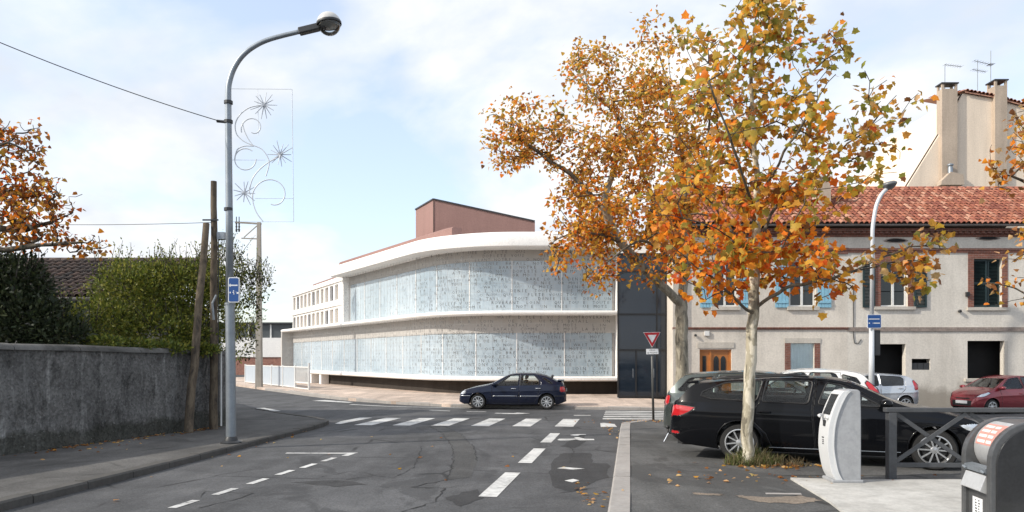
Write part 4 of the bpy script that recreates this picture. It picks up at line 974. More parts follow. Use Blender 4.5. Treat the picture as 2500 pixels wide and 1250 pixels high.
# ------------------------------------------------------------------ street lamps
lb = Vector((-5.62, 14.75, 0.05))
sl = thing('street_lamp', 'tall grey steel street lamp with curved arm on the left footway', 'street lamp', lb, 0, 'street lamps')
kx = 14.75 / FPX
def lpx(x, y): return Vector(((x - 568) * kx, 0, EYE - (y - HOR) * kx - lb.z))
P = [lpx(568, 1080), lpx(567, 880), lpx(565, 740)]
MB().tube([p for p in P] , [0.098, 0.095, 0.09], 16).obj('shaft', M_steel, sl, smooth=True, auto=50)
P2 = [lpx(565, 745), lpx(563.5, 520), lpx(561, 300), lpx(561, 225), lpx(565, 195), lpx(576, 165), lpx(596, 136), lpx(625, 113), lpx(665, 95), lpx(740, 76)]
def smooth_path(P, k=6):
    Q = []
    for i in range(len(P) - 1):
        p0, p1, p2, p3 = P[max(i - 1, 0)], P[i], P[i + 1], P[min(i + 2, len(P) - 1)]
        for j in range(k):
            t = j / k; Q.append(0.5 * ((2 * p1) + (p2 - p0) * t + (2 * p0 - 5 * p1 + 4 * p2 - p3) * t * t + (3 * p1 - p0 - 3 * p2 + p3) * t ** 3))
    return Q + [P[-1]]
sp_ = smooth_path(P2[2:], 5); path = P2[:2] + sp_
MB().tube(path, [0.078, 0.068] + [0.06 - 0.016 * i / len(sp_) for i in range(len(sp_))], 14).obj('arm', M_steel, sl, smooth=True)
MB().lathe([(0.2, -0.06), (0.2, 0.03), (0.13, 0.06), (0.12, 0.1), (0.1, 0.14)], 16).obj('base_plate', M_dkmetal, sl, smooth=True, auto=40)
MB().lathe([(0.094, -0.02), (0.102, -0.02), (0.102, 0.02), (0.094, 0.02)], 14, Matrix.Translation(lpx(565, 742))).obj('collar', M_steel, sl)
for y in (250, 511, 297): MB().lathe([(0.06, -0.035), (0.085, -0.03), (0.085, 0.03), (0.06, 0.035)], 12, Matrix.Translation(lpx(561.5, y))).obj('clamp_band', M_dkmetal, sl)
hx = lpx(736, 77); hd = (lpx(790, 64) - hx).normalized()
MB().beam(hx - hd * 0.02, hx + hd * 0.52, 0.15, 0.13).obj('lamp_housing', M_dkmetal, sl, bevel=0.02)
hc = lpx(807, 58); Rh = 0.235
th_ = radians(-8); Rm = Matrix.Translation(hc) @ Matrix.Rotation(th_, 4, 'Y')
n = 10
MB().lathe([(Rh * 1.02 * cos(a), Rh * sin(a) * 0.95) for a in [pi / 2 * i / n for i in range(n + 1)]], 24, Rm).obj('lamp_cap', plain('lamp_cap_grey', (0.58, 0.57, 0.55), 0.5, var=0.12), sl, smooth=True)
MB().lathe([(Rh * 1.03, -0.03), (Rh * 1.06, -0.02), (Rh * 1.06, 0.02), (Rh * 1.03, 0.03)], 24, Rm, closed=True).obj('lamp_ring', M_dkmetal, sl, smooth=True)
MB().lathe([(Rh * 0.97 * cos(a), -Rh * 0.98 * sin(a)) for a in [pi / 2 * i / n for i in range(n + 1)]], 24, Rm).obj('lamp_globe', glass('globe_glass', (0.93, 0.95, 0.95), 0.06), sl, smooth=True)
MB().lathe([(Rh * 0.9, 0.0), (Rh * 0.7, -0.05), (0.05, -0.06), (0, -0.1)], 16, Rm).obj('reflector', plain('lamp_inner', (0.25, 0.25, 0.24), 0.5), sl, smooth=True)
def sign_plate(parent, cx, cz, w, h, y, mat, rim, off_bar=None, rz=0.0):
    r = 0.03; pl2 = []
    for sx, sz, a0 in ((1, 1, 0), (-1, 1, 90), (-1, -1, 180), (1, -1, 270)):
        for k in range(4): a = radians(a0 + 30 * k); pl2.append((cx + sx * (w / 2 - r) + r * cos(a), cz + sz * (h / 2 - r) + r * sin(a)))
    o = MB().prism(pl2, y - 0.012, y + 0.012).obj('sign_plate', rim, parent)
    MB().prism([(cx + (x - cx) * (1 - 0.035 / w), cz + (z - cz) * (1 - 0.035 / h)) for x, z in pl2], y - 0.016, y - 0.0125).obj('sign_face', mat, o)
    return o
M_signblue = plain('sign_blue', (0.012, 0.07, 0.25), 0.35, var=0.1); M_signwhite = plain('sign_white', (0.72, 0.73, 0.74), 0.4, var=0.06)
sb = thing('blue_sign', 'small blue information sign with white arrow bar on the left lamp post', 'sign', lb + Vector((0, -0.11, 0)))
c0 = lpx(580, 709); pls = sign_plate(sb, c0.x, c0.z, 0.225, 0.5, 0, M_signblue, M_signwhite)
mk2 = MB(); zz = c0.z + 0.09; mk2.box(c0.x - 0.06, c0.x + 0.08, -0.0185, -0.0165, zz - 0.012, zz + 0.012)
mk2.prism([(c0.x - 0.09, zz), (c0.x - 0.075, zz + 0.03), (c0.x - 0.06, zz + 0.03), (c0.x - 0.06, zz - 0.03), (c0.x - 0.075, zz - 0.03)], -0.0185, -0.0165)
for dx_, dz_, w_, h_ in ((-0.08, -0.07, 0.025, 0.03), (-0.01, -0.03, 0.02, 0.02), (-0.02, -0.06, 0.03, 0.02), (-0.005, -0.09, 0.02, 0.02), (0.06, -0.08, 0.045, 0.035), (0.045, -0.05, 0.006, 0.02)):
    mk2.box(c0.x + dx_, c0.x + dx_ + w_, -0.0185, -0.0165, c0.z + dz_, c0.z + dz_ + h_)
mk2.obj('pictogram', M_signwhite, pls)

rl = Vector((14.05, 28.7, -0.35))
sr = thing('street_lamp', 'slim white street lamp with dish head in front of the green shuttered house', 'street lamp', rl, 0, 'street lamps'); kr = 28.7 / FPX
def rpx(x, y): return Vector(((x - 2131) * kr, 0, EYE - (y - HOR) * kr - rl.z))
M_lampw = plain('pale_lamp_paint', (0.62, 0.64, 0.66), 0.4, 0.2, var=0.1)
MB().tube([rpx(2127, 1000), rpx(2128, 780)], [0.11, 0.095], 12).obj('shaft', M_lampw, sr, smooth=True)
MB().tube([rpx(2128, 785)] + smooth_path([rpx(2130, 560), rpx(2133, 535), rpx(2140, 500), rpx(2152, 475), rpx(2164, 462)], 5), 0.075, 12).obj('arm', M_lampw, sr, smooth=True)
hc = rpx(2172, 456); Rm = Matrix.Translation(hc) @ Matrix.Rotation(radians(-12), 4, 'Y')
MB().lathe([(0.0, 0.2), (0.2, 0.19), (0.28, 0.13), (0.29, 0.08), (0.27, 0.05), (0.2, -0.03), (0.1, -0.1), (0, -0.12)], 20, Rm).obj('lamp_head', plain('lamp_dish', (0.16, 0.165, 0.17), 0.4, 0.3), sr, smooth=True, auto=50)
MB().box(0.02, 0.27, -0.05, 0.1, rpx(0, 868).z, rpx(0, 806).z).obj('control_box', M_dkmetal, sr, bevel=0.02)
sb2 = thing('blue_sign', 'square blue sign with a white line on the right lamp post', 'sign', rl + Vector((0, -0.13, 0)))
c0 = rpx(2130, 785); pls = sign_plate(sb2, c0.x, c0.z, 0.54, 0.53, 0, M_signblue, M_signwhite)
mk2 = MB().box(c0.x - 0.22, c0.x + 0.2, -0.02, -0.0165, c0.z + 0.075, c0.z + 0.105)
for dx_, w_ in ((-0.22, 0.05), (-0.06, 0.02), (-0.02, 0.04), (0.03, 0.05), (0.09, 0.03), (0.13, 0.03), (0.17, 0.04)): mk2.box(c0.x + dx_, c0.x + dx_ + w_, -0.02, -0.0165, c0.z - 0.09, c0.z - 0.05)
mk2.obj('pictogram', M_signwhite, pls)

# Christmas ornament hung on the lamp post
orn = thing('festive_ornament', 'pale wire Christmas ornament of spirals and stars hung from the lamp post', 'ornament', lb + Vector((0, 0.02, 0)))
M_orn = plain('ornament_wire', (0.62, 0.65, 0.69), 0.5, 0.1, var=0.1); M_orn2 = plain('ornament_star', (0.46, 0.49, 0.54), 0.5, 0.1, var=0.1)
MB().tube([lpx(567, 216), lpx(716, 217), lpx(720, 541), lpx(571, 541)], 0.007, 6, closed=True).obj('frame', M_orn, orn)
def spiral(cx, cy, r0, r1, a0, a1, n=40):
    return [lpx(cx + (r0 + (r1 - r0) * i / n) * cos(radians(a0 + (a1 - a0) * i / n)), cy + (r0 + (r1 - r0) * i / n) * sin(radians(a0 + (a1 - a0) * i / n))) for i in range(n + 1)]
for args in ((621, 312, 11, 30, 110, -200), (602, 388, 26, 26, 0, 310), (668, 478, 20, 50, 100, -190)):
    MB().tube(spiral(*args), 0.011, 6).obj('spiral', M_orn, orn)
for pts in ([(640, 256), (612, 262), (590, 278), (578, 300), (580, 325), (595, 342), (615, 352), (640, 362), (655, 380), (660, 400), (652, 430)],
            [(595, 300), (600, 320), (610, 340), (622, 356)], [(690, 380), (665, 392), (640, 410), (620, 435), (612, 465), (614, 475)], [(620, 470), (621, 495), (630, 520), (645, 540)], [(576, 390), (582, 365), (600, 356), (622, 356)]):
    MB().tube(smooth_path([lpx(*q) for q in pts], 4), 0.011, 6).obj('scroll', M_orn, orn)
for cx, cy, n, r in ((648, 255, 13, 33), (687, 377, 14, 33), (600, 470, 11, 30)):
    st_ = MB(); rn = random.Random(cx)
    for k in range(n):
        a = 2 * pi * k / n + rn.uniform(-.1, .1); rr = r * rn.uniform(0.75, 1.1); p0 = lpx(cx, cy); p1 = lpx(cx + rr * cos(a), cy + rr * sin(a)); p1.y += rn.uniform(-.06, .06)
        st_.tube([p0, p1], [0.012, 0.006], 5)
    st_.obj('star', M_orn2, orn)
MB().tube([lpx(567, 390), lpx(650, 390)], 0.005, 5).obj('stay', M_orn, orn); MB().tube([lpx(632, 217), lpx(634, 330)], 0.005, 5).obj('stay', M_orn, orn); MB().tube([lpx(625, 484), lpx(720, 484)], 0.005, 5).obj('stay', M_orn, orn)

# wires
def wire(name, label, a, b, sag, r, n=24):
    P = [Vector(a).lerp(Vector(b), i / n) - Vector((0, 0, sag * 4 * (i / n) * (1 - i / n))) for i in range(n + 1)]
    o = MB().tube(P, r, 5).obj(name, M_dkmetal, smooth=True); return tag(o, label, 'cable')
a = lb + lpx(548, 298)
wire('overhead_cable', 'sagging overhead cable running up left from the lamp post', a, pt(-250, -5, 12.5), 0.12, 0.009)
MB().tube([a + Vector((-0.12, 0, 0.02)), a + Vector((0.1, 0, 0))], 0.03, 8).obj('cable_clamp', M_dkmetal, sl, M=Matrix.Translation(-lb))
wire('service_cable', 'thin level cable leading left from the upright wooden pole', pt(515, 543, 18.2), pt(-200, 536, 22), 0.1, 0.008)

# give way sign
gs = thing('give_way_sign', 'red and white give way triangle with small white plate on a thin post', 'sign', (3.98, 20.75, 0.0)); gs.rotation_euler = (0, radians(-1.2), 0)
ks = 20.75 / FPX
MB().tube([(0, 0, 0), (0, 0, 2.5)], 0.034, 10).obj('post', plain('post_grey', (0.1, 0.1, 0.095), 0.5, 0.3), gs, smooth=True)
def tri(s, cz): return [(-0.24 * s, cz + 0.155 * s), (0.24 * s, cz + 0.155 * s), (0.012 * s, cz - 0.26 * s), (-0.012 * s, cz - 0.26 * s)]
cz = 2.33; M_red = plain('sign_red', (0.42, 0.012, 0.02), 0.35, var=0.08)
tp = MB().prism(tri(1.0, cz), -0.055, -0.04).obj('sign_plate', M_signwhite, gs)
MB().prism(tri(0.94, cz), -0.06, -0.0555).obj('red_border', M_red, tp); MB().prism(tri(0.52, cz), -0.064, -0.0605).obj('white_centre', M_signwhite, tp)
pp = MB().box(-0.17, 0.17, -0.055, -0.042, 1.87, 2.02).obj('text_plate', M_signwhite, gs)
tx_ = MB(); vs, fs = text_geo('CEDEZ', 0.055); tx_.add([(x, -0.057, z + 1.98) for x, y, z in vs], fs); vs, fs = text_geo('LE PASSAGE', 0.055); tx_.add([(x, -0.057, z + 1.91) for x, y, z in vs], fs)
tx_.obj('sign_text', M_black, pp, fixn=False)

# ------------------------------------------------------------------ right foreground furniture
# curved pale terminal
tm = thing('street_terminal', 'pale grey curved street terminal with dark sloping panel on the concrete slab', 'terminal', (4.46, 9.95, 0.12), radians(176))
fr = [(0.13, 0.0), (0.19, 0.12), (0.235, 0.35), (0.245, 0.52), (0.225, 0.75), (0.17, 0.95), (0.085, 1.14), (0.03, 1.2)]
fr = [tuple(q) for q in [(p.x, p.z) for p in smooth_path([Vector((a, 0, b)) for a, b in fr], 4)]]
prof = fr + [(-0.02, 1.215), (-0.14, 1.215), (-0.17, 1.19), (-0.18, 0.9), (-0.18, 0.0)]
M_term = stained('terminal_grey_shaded', (0.35, 0.36, 0.375), (0.27, 0.28, 0.29), 0.25, rough=0.45, bmp=0.05, world=False)  # darker than the front cover: shading of the side faces put into the grey
M_term2 = plain('terminal_pale', (0.60, 0.61, 0.615), 0.4, var=0.08)
MB().prism(prof, -0.17, 0.17, 'y').obj('body', M_term, tm, bevel=0.012)
MB().prism([(x + 0.012 * (x > -0.15), z) for x, z in fr] + [(x - 0.06, z) for x, z in fr[::-1]], -0.183, 0.183, 'y').obj('front_cover', M_term2, tm, bevel=0.02)
MB().prism([(x - 0.055, z * 0.985 + 0.01) for x, z in fr] + [(x - 0.07, z * 0.985 + 0.01) for x, z in fr[::-1]], 0.171, 0.19, 'y').obj('trim_line', M_term2, tm)
pa, pb_ = Vector((0.205, 0, 0.88)), Vector((0.09, 0, 1.15)); pdv = (pb_ - pa)
MB().add([tuple(pa + Vector((0.012, y, 0))) for y in (-0.12, 0.12)] + [tuple(pb_ + Vector((0.016, y, 0.0))) for y in (-0.12, 0.12)] + [tuple(pa + Vector((-0.03, y, 0))) for y in (-0.12, 0.12)] + [tuple(pb_ + Vector((-0.03, y, 0.0))) for y in (-0.12, 0.12)],
         [(0, 1, 3, 2), (4, 6, 7, 5), (0, 2, 6, 4), (1, 5, 7, 3), (2, 3, 7, 6), (0, 4, 5, 1)]).obj('solar_panel', plain('panel_black', (0.015, 0.017, 0.02), 0.2), tm)
for k in range(6):
    q = pa + pdv * ((k + 0.5) / 6); MB().box(q.x + 0.012, q.x + 0.018, -0.118, 0.118, q.z - 0.004, q.z + 0.004).obj('panel_rib', M_dkmetal, tm)
MB().tube([(0.2, -0.1, 0.86), (0.26, -0.1, 0.86), (0.29, -0.06, 0.855), (0.3, 0.02, 0.85)], 0.02, 8).obj('handle', M_term2, tm, smooth=True)
MB().tube([(0.2, 0.1, 0.84), (0.25, 0.1, 0.84)], 0.025, 8).obj('knob', M_term2, tm, smooth=True)
MB().box(0.235, 0.252, -0.02, 0.05, 0.72, 0.8).obj('slot', M_dkmetal, tm)
for k, z in enumerate((0.56, 0.525, 0.5, 0.475)): MB().box(0.256, 0.262, -0.01 - 0.02 * (k == 0), 0.03, z, z + 0.014).obj('printed_mark', M_dkmetal, tm)
MB().box(-0.2, 0.2, -0.2, 0.2, -0.02, 0.02).obj('base_plate', M_term, tm, bevel=0.01)

# underground waste inlet
wb = thing('waste_inlet', 'dark rounded metal waste inlet with red and white sticker on its drum', 'waste bin', (4.57, 6.55, 0.12), radians(172))
M_gun = plain('brushed_gunmetal', (0.12, 0.123, 0.127), 0.35, 0.5, var=0.2, scale=12); M_bin = plain('bin_black', (0.022, 0.023, 0.025), 0.3, 0.0, var=0.4, scale=2.5, coat=0.3)
M_drum = plain('brushed_steel', (0.55, 0.555, 0.56), 0.3, 0.4, var=0.1, scale=10)
def binprof(d, h, r): return [(d / 2 - r + r * cos(a), h - r + r * sin(a)) for a in [pi / 2 * i / 10 for i in range(11)]] + [(-d / 2 + 0.1, h), (-d / 2, h - 0.1), (-d / 2, 0.0), (d / 2, 0.0)]
D_, H_, W_ = 0.85, 1.09, 0.27
rimp = binprof(D_, H_, 0.36)
for y0, y1 in ((-W_ - 0.0, -W_ + 0.07), (W_ - 0.07, W_)): MB().prism(rimp, y0, y1, 'y').obj('side_rim', M_gun, wb, bevel=0.012)
for y0, y1 in ((-W_ - 0.012, -W_ + 0.002), (W_ - 0.002, W_ + 0.012)): MB().prism([(x * 0.9 - 0.005, z * 0.955) for x, z in binprof(D_, H_, 0.36)], y0, y1, 'y').obj('side_panel', M_bin, wb, bevel=0.005)
inner = [(x - 0.035 if x > 0.1 else x, z) for x, z in binprof(D_ - 0.05, H_ - 0.03, 0.36)]
lowp = [(0.39, 0.0), (0.39, 0.6), (0.2, 0.6), (-0.4, 0.6), (-0.4, 0.0)]
MB().prism(lowp, -W_ + 0.071, W_ - 0.071, 'y').obj('front_panel', M_gun, wb)
MB().prism([(x, z) for x, z in binprof(D_ - 0.03, H_ - 0.012, 0.36) if z > 0.6 and x < 0.2] + [(-0.41, 0.61), (0.0, 0.61)], -W_ + 0.072, W_ - 0.072, 'y').obj('top_cover', M_gun, wb, smooth=True, auto=40)
dc = (0.10, 0.82); dr_ = 0.245
MB().lathe([(0.0, -W_ + 0.075), (dr_, -W_ + 0.075), (dr_, W_ - 0.075), (0, W_ - 0.075)], 40, Matrix.Translation((dc[0], 0, dc[1])) @ Matrix.Rotation(radians(-90), 4, 'X')).obj('drum', M_drum, wb, smooth=True, auto=50)
st = MB(); sw_ = MB()
for k in range(8):
    a0 = radians(8 + k * 6.6); a1 = radians(8 + (k + 1) * 6.6); r = dr_ + 0.002
    tgt = (-0.17, 0.17)
    st.add([(dc[0] + r * cos(a), y, dc[1] + r * sin(a)) for a in (a0, a1) for y in tgt], [(0, 1, 3, 2)])
stk = st.obj('sticker', plain('sticker_red', (0.58, 0.27, 0.23), 0.5, var=0.1), wb)
for k in range(4):
    r = dr_ + 0.0035; a0 = radians(12 + k * 12); a1 = a0 + radians(6.5)
    for y0, y1 in ((-0.15, -0.01), (0.01, 0.1)): sw_.add([(dc[0] + r * cos(a), y, dc[1] + r * sin(a)) for a in (a0, a1) for y in (y0, y1)], [(0, 1, 3, 2)])
sw_.obj('sticker_print', plain('sticker_white', (0.72, 0.66, 0.62), 0.5), stk)
MB().prism([(0.39, 0.62), (0.43, 0.62), (0.43, 0.665), (0.36, 0.68)], -W_ + 0.075, W_ - 0.075, 'y').obj('hinge_bar', M_steel, wb)
MB().prism([(0.40, 0.44), (0.47, 0.47), (0.42, 0.605), (0.40, 0.605)], -W_ + 0.085, W_ - 0.085, 'y').obj('flap', M_drum, wb, bevel=0.004)
for y in (-W_ + 0.1, W_ - 0.1): MB().tube([(0.40, y - 0.03, 0.635), (0.45, y, 0.645), (0.44, y + 0.03, 0.63)], 0.01, 6).obj('latch', M_steel, wb)
lbq = MB().box(0.391, 0.395, -0.11, 0.07, 0.12, 0.38).obj('label_plate', M_signwhite, wb)
lm_ = MB(); rn = random.Random(5)
for k in range(9):
    for y in (-0.06, 0.0): lm_.box(0.3955, 0.397, y, y + rn.uniform(0.012, 0.035), 0.15 + k * 0.025, 0.15 + k * 0.025 + 0.011)
lm_.obj('label_print', M_black, lbq)

# cross-braced barrier
br_a = Vector((5.27, 10.25, 0.1)); bd = Vector((0.995, 0.0, 0))
ba = thing('pedestrian_barrier', 'dark grey steel barrier with crossed bars behind the waste inlet', 'barrier', br_a, radians(-1.5))
for x in (0.0, 2.1): MB().box(x - 0.055, x + 0.055, -0.055, 0.055, -0.05, 0.9).obj('post', M_paintgrey, ba, bevel=0.006)
MB().box(-0.09, 2.3, -0.055, 0.055, 0.905, 0.965).obj('top_rail', M_paintgrey, ba, bevel=0.008)
MB().box(0.056, 2.044, -0.03, 0.03, 0.14, 0.2).obj('bottom_rail', M_paintgrey, ba, bevel=0.004)
for a, b in ((0.06, 1.02), (1.08, 2.04)):
    MB().beam((a, -0.012, 0.22), (b, -0.012, 0.89), 0.024, 0.055).obj('brace', M_paintgrey, ba); MB().beam((a, 0.014, 0.89), (b, 0.014, 0.22), 0.024, 0.055).obj('brace', M_paintgrey, ba)
# ------------------------------------------------------------------ cars
def interp(pts, x):
    if x <= pts[0][0]: return pts[0][1]
    for (a, za), (b, zb) in zip(pts, pts[1:]):
        if x <= b: return za + (zb - za) * (x - a) / (b - a)
    return pts[-1][1]
def smooth_prof(pts, n=10):                          # rounded polyline in (x, z), x ascending
    out = [pts[0]]
    for i in range(1, len(pts) - 1):
        a, b, c = [Vector((p[0], p[1])) for p in pts[i - 1:i + 2]]
        r = min((b - a).length, (c - b).length) * 0.38
        p, q = b + (a - b).normalized() * r, b + (c - b).normalized() * r
        for k in range(5):
            t = k / 4; o = p * (1 - t) ** 2 + b * 2 * t * (1 - t) + q * t * t; out.append((o.x, o.y))
    out.append(pts[-1]); return out
def inside(poly, x, z):
    c = False; j = len(poly) - 1
    for i in range(len(poly)):
        xi, zi = poly[i]; xj, zj = poly[j]
        if (zi > z) != (zj > z) and x < (xj - xi) * (z - zi) / (zj - zi) + xi: c = not c
        j = i
    return c
def nearest(poly, x, z):
    best = None; p = Vector((x, z))
    for i in range(len(poly)):
        a, b = Vector(poly[i - 1]), Vector(poly[i]); d = b - a; t = max(0, min(1, (p - a).dot(d) / max(1e-9, d.dot(d)))); q = a + d * t
        if best is None or (q - p).length < best[0]: best = ((q - p).length, q)
    return best[1]
def rounded(poly, k=0.25):
    out = []; n = len(poly)
    for i in range(n):
        a, b, c = Vector(poly[i - 1]), Vector(poly[i]), Vector(poly[(i + 1) % n])
        r = min((a - b).length, (c - b).length) * k
        p, q = b + (a - b).normalized() * r, b + (c - b).normalized() * r
        for t in (0, 0.35, 0.65, 1): o = p * (1 - t) ** 2 + b * 2 * t * (1 - t) + q * t * t; out.append((o.x, o.y))
    return out

M_carglass = glass('car_glass', (0.82, 0.87, 0.87), 0.1); M_tint = glass('privacy_glass', (0.2, 0.22, 0.23), 0.6)
M_trim = plain('car_trim', (0.022, 0.022, 0.024), 0.6, var=0.2); M_seat = plain('seat_cloth', (0.07, 0.07, 0.073), 0.9, var=0.25)
M_lens_r = plain('tail_lens', (0.48, 0.015, 0.02), 0.12, var=0.15, coat=0.8); M_lens_w = plain('head_lens', (0.62, 0.66, 0.7), 0.08, 0.3, var=0.25, scale=14, coat=0.9)
M_disc = plain('brake_dark', (0.03, 0.03, 0.03), 0.6)
def make_wheel(r, rim, w, spokes, style):
    """tyre, rim and spokes as three meshes; axle along local y, outer face towards -y"""
    T = MB(); Rx = Matrix.Rotation(radians(90), 4, 'X')
    T.lathe([(rim, -w / 2), (rim + (r - rim) * 0.35, -w / 2 - 0.006), (r - 0.03, -w / 2 + 0.004), (r - 0.008, -w / 2 + 0.025), (r, -w / 2 + 0.05), (r, w / 2 - 0.05), (r - 0.03, w / 2), (rim, w / 2)], 40, Rx)
    R = MB(); R.lathe([(rim + 0.004, w / 2 + 0.004), (rim - 0.012, w / 2 + 0.006), (rim - 0.024, w / 2 - 0.02), (rim - 0.02, w / 2 - 0.1), (rim - 0.02, -w / 2)], 40, Rx)
    S = MB(); yo = -(w / 2 - 0.012)
    for k in range(spokes):
        a = 2 * pi * k / spokes + 0.2
        if style == 'twin':
            for da in (-0.13, 0.13):
                S.beam((cos(a + da * 0.5) * 0.05, yo - 0.0, sin(a + da * 0.5) * 0.05), (cos(a + da) * (rim - 0.012), yo, sin(a + da) * (rim - 0.012)), 0.016, 0.022, up=(0, 1, 0))
        else:
            wd_ = 0.5 * 2 * pi * rim / spokes * (0.75 if style == 'wide' else 0.34)
            S.add([(cos(a - .25) * 0.045, yo, sin(a - .25) * 0.045), (cos(a + .25) * 0.045, yo, sin(a + .25) * 0.045), (cos(a) * (rim - .01) - sin(a) * wd_ / 2, yo - 0.005, sin(a) * (rim - .01) + cos(a) * wd_ / 2), (cos(a) * (rim - .01) + sin(a) * wd_ / 2, yo - 0.005, sin(a) * (rim - .01) - cos(a) * wd_ / 2)], [(0, 1, 2, 3)])
            S.beam((cos(a) * 0.04, yo + 0.012, sin(a) * 0.04), (cos(a) * (rim - 0.012), yo + 0.012, sin(a) * (rim - 0.012)), wd_ * 0.7, 0.02, up=(0, 1, 0))
    S.lathe([(0.0, w / 2), (0.045, w / 2 - 0.004), (0.06, w / 2 - 0.02), (0.055, w / 2 - 0.05)], 16, Rx)
    B = MB(); B.lathe([(0.0, w / 2 - 0.06), (rim * 0.72, w / 2 - 0.06), (rim * 0.72, w / 2 - 0.09), (0, w / 2 - 0.09)], 24, Rx); B.lathe([(rim - 0.02, -0.05), (0, -0.05)], 24, Rx)
    return T, R, S, B

def make_car(label, loc, rz, P, name='parked_car', cat='car'):
    car = thing(name, label, cat, loc, rz, 'parked cars')
    xF, xR, W = P['xF'], P['xR'], P['W']; wb2 = P['wb'] / 2; top = smooth_prof(P['top']); belt = P['belt']; bot = P['bot']
    L = xF - xR; xm = (xF + xR) / 2
    xs = sorted(set([round(xR + L * i / P.get('n', 110), 4) for i in range(P.get('n', 110) + 1)] + [round(x, 4) for x in P['screen'] + P['hatch']] + [xR + 0.008, xR + 0.02, xF - 0.008, xF - 0.02]))
    xs = [xs[0]] + [b for a, b in zip(xs, xs[1:]) if b - a > 0.003]
    def plan(x):
        t = abs(x - xm) / (L / 2); fr_ = P.get('pf', 0.16) if x > xm else P.get('pr', 0.13)
        return W * (1 - 0.35 * fr_ * t ** 3 - fr_ * t ** 9 - 0.16 * t ** 40)
    tum = P.get('tum', 0.40)
    def prm(x):
        zt = interp(top, x); zb = min(interp(belt, x), zt - 0.025); z0 = min(interp(bot, x), zb - 0.05); return zt, zb, z0
    def ysurf(x, z):
        zt, zb, z0 = prm(x); w = plan(x)
        if z <= zb:
            u = (z - z0) / max(0.05, zb - z0); y = w * (1 - 0.075 * max(0, 1 - u / 0.45) ** 2 - 0.045 * max(0, (u - 0.62) / 0.38) ** 2)
            cr = P.get('crease', 0.72); return y + 0.006 * math.exp(-((u - cr) / 0.05) ** 2)
        return w * 0.955 - tum * (z - zb) - 0.1 * (z - zb) ** 2
    nS, nG, nT = P.get('nS', 34), P.get('nG', 18), 9
    V = []; rings = []; zone = []
    for x in xs:
        zt, zb, z0 = prm(x); edge = min(0.035, (zt - zb) * 0.5); half = []
        for k in range(nS): z = z0 + (zb - z0) * k / (nS - 1); half.append((ysurf(x, z), z))
        for k in range(1, nG + 1): z = zb + (zt - edge - zb) * k / nG; half.append((ysurf(x, z), z))
        ye, ze = half[-1]; crown = min(0.06, 0.4 * (zt - zb) + 0.02)
        for k in range(1, nT + 1):
            u = k / nT; half.append((ye * (1 - u), ze + (zt - ze) * (1 - (1 - u) ** 2.6)))
        half = half[:-1] + [(0.0, half[-1][1])]
        ring = []
        for y, z in half: ring.append(len(V)); V.append([x, y, z])
        for y, z in half[-2::-1]: ring.append(len(V)); V.append([x, -y, z])
        rings.append(ring)
    H = nS + nG + nT; m = len(rings[0]); F = []; info = []
    for i in range(len(xs) - 1):
        for k in range(m - 1):
            F.append((rings[i][k], rings[i + 1][k], rings[i + 1][k + 1], rings[i][k + 1]))
            kk = k if k < H - 1 else (m - 2 - k); sd_ = 1 if k < H - 1 else -1
            info.append([i, kk, sd_, 'body'])
    locked = set(); v2f = {}
    for fi, f in enumerate(F):
        for v in f: v2f.setdefault(v, []).append(fi)
    def carve(poly, part, sides=(1, -1), only=('body',), zmax=nS + nG - 1, snap=True):
        for sd_ in sides:
            sel = []
            for fi, f in enumerate(F):
                i, kk, s_, p = info[fi]
                if s_ != sd_ or kk >= zmax or p not in only: continue
                cx = sum(V[v][0] for v in f) / 4; cz_ = sum(V[v][2] for v in f) / 4
                if inside(poly, cx, cz_): sel.append(fi)
            S_ = set(sel)
            for fi in sel: info[fi][3] = part + ('' if sd_ == 1 else '#')
            if snap:
                done = set()
                for fi in sel:
                    for v in F[fi]:
                        if v in done or v in locked: continue
                        done.add(v)
                        if any(q not in S_ for q in v2f[v]):
                            q = nearest(poly, V[v][0], V[v][2])
                            if abs(q.x - V[v][0]) < 0.06 and abs(q.y - V[v][2]) < 0.06:
                                V[v][0], V[v][2] = q.x, q.y; V[v][1] = sd_ * ysurf(q.x, q.y); locked.add(v)
    ra = P['ra']
    for xc in (wb2, -wb2):
        carve([(xc + ra * cos(2 * pi * k / 36), P['r'] + 0.015 + ra * sin(2 * pi * k / 36)) for k in range(36)], 'gone', snap=False)
    for k, w in enumerate(P['win']): carve(rounded(w, P.get('wr', 0.16)), f'win{k}', snap=False)
    for k, w in enumerate(P.get('tail', [])): carve(rounded(w, 0.15), f'tail{k}', snap=False)
    for k, w in enumerate(P.get('head', [])): carve(rounded(w, 0.2), f'head{k}', snap=False)
    for k, w in enumerate(P['doors']): carve(w, f'door{k}', snap=False)
    for fi in range(len(F)):                         # windscreen, rear glass
        i, kk, s_, p = info[fi]
        if p != 'body' or kk < nS + nG + 0: continue
        if P['screen'][0] - 1e-4 <= xs[i] and xs[i + 1] <= P['screen'][1] + 1e-4: info[fi][3] = 'screen'
        elif P['hatch'][0] - 1e-4 <= xs[i] and xs[i + 1] <= P['hatch'][1] + 1e-4 and kk > nS + nG: info[fi][3] = 'rear'
    parts = {}
    for fi, f in enumerate(F): parts.setdefault(info[fi][3], []).append(f)
    for rg, rev in ((rings[0], True), (rings[-1], False)):          # close nose and tail with strips
        for k in range(H - 1):
            a, b, c, d = rg[k], rg[k + 1], rg[m - 2 - k], rg[m - 1 - k]
            parts['body'].append((a, b, c, d) if rev else (d, c, b, a))
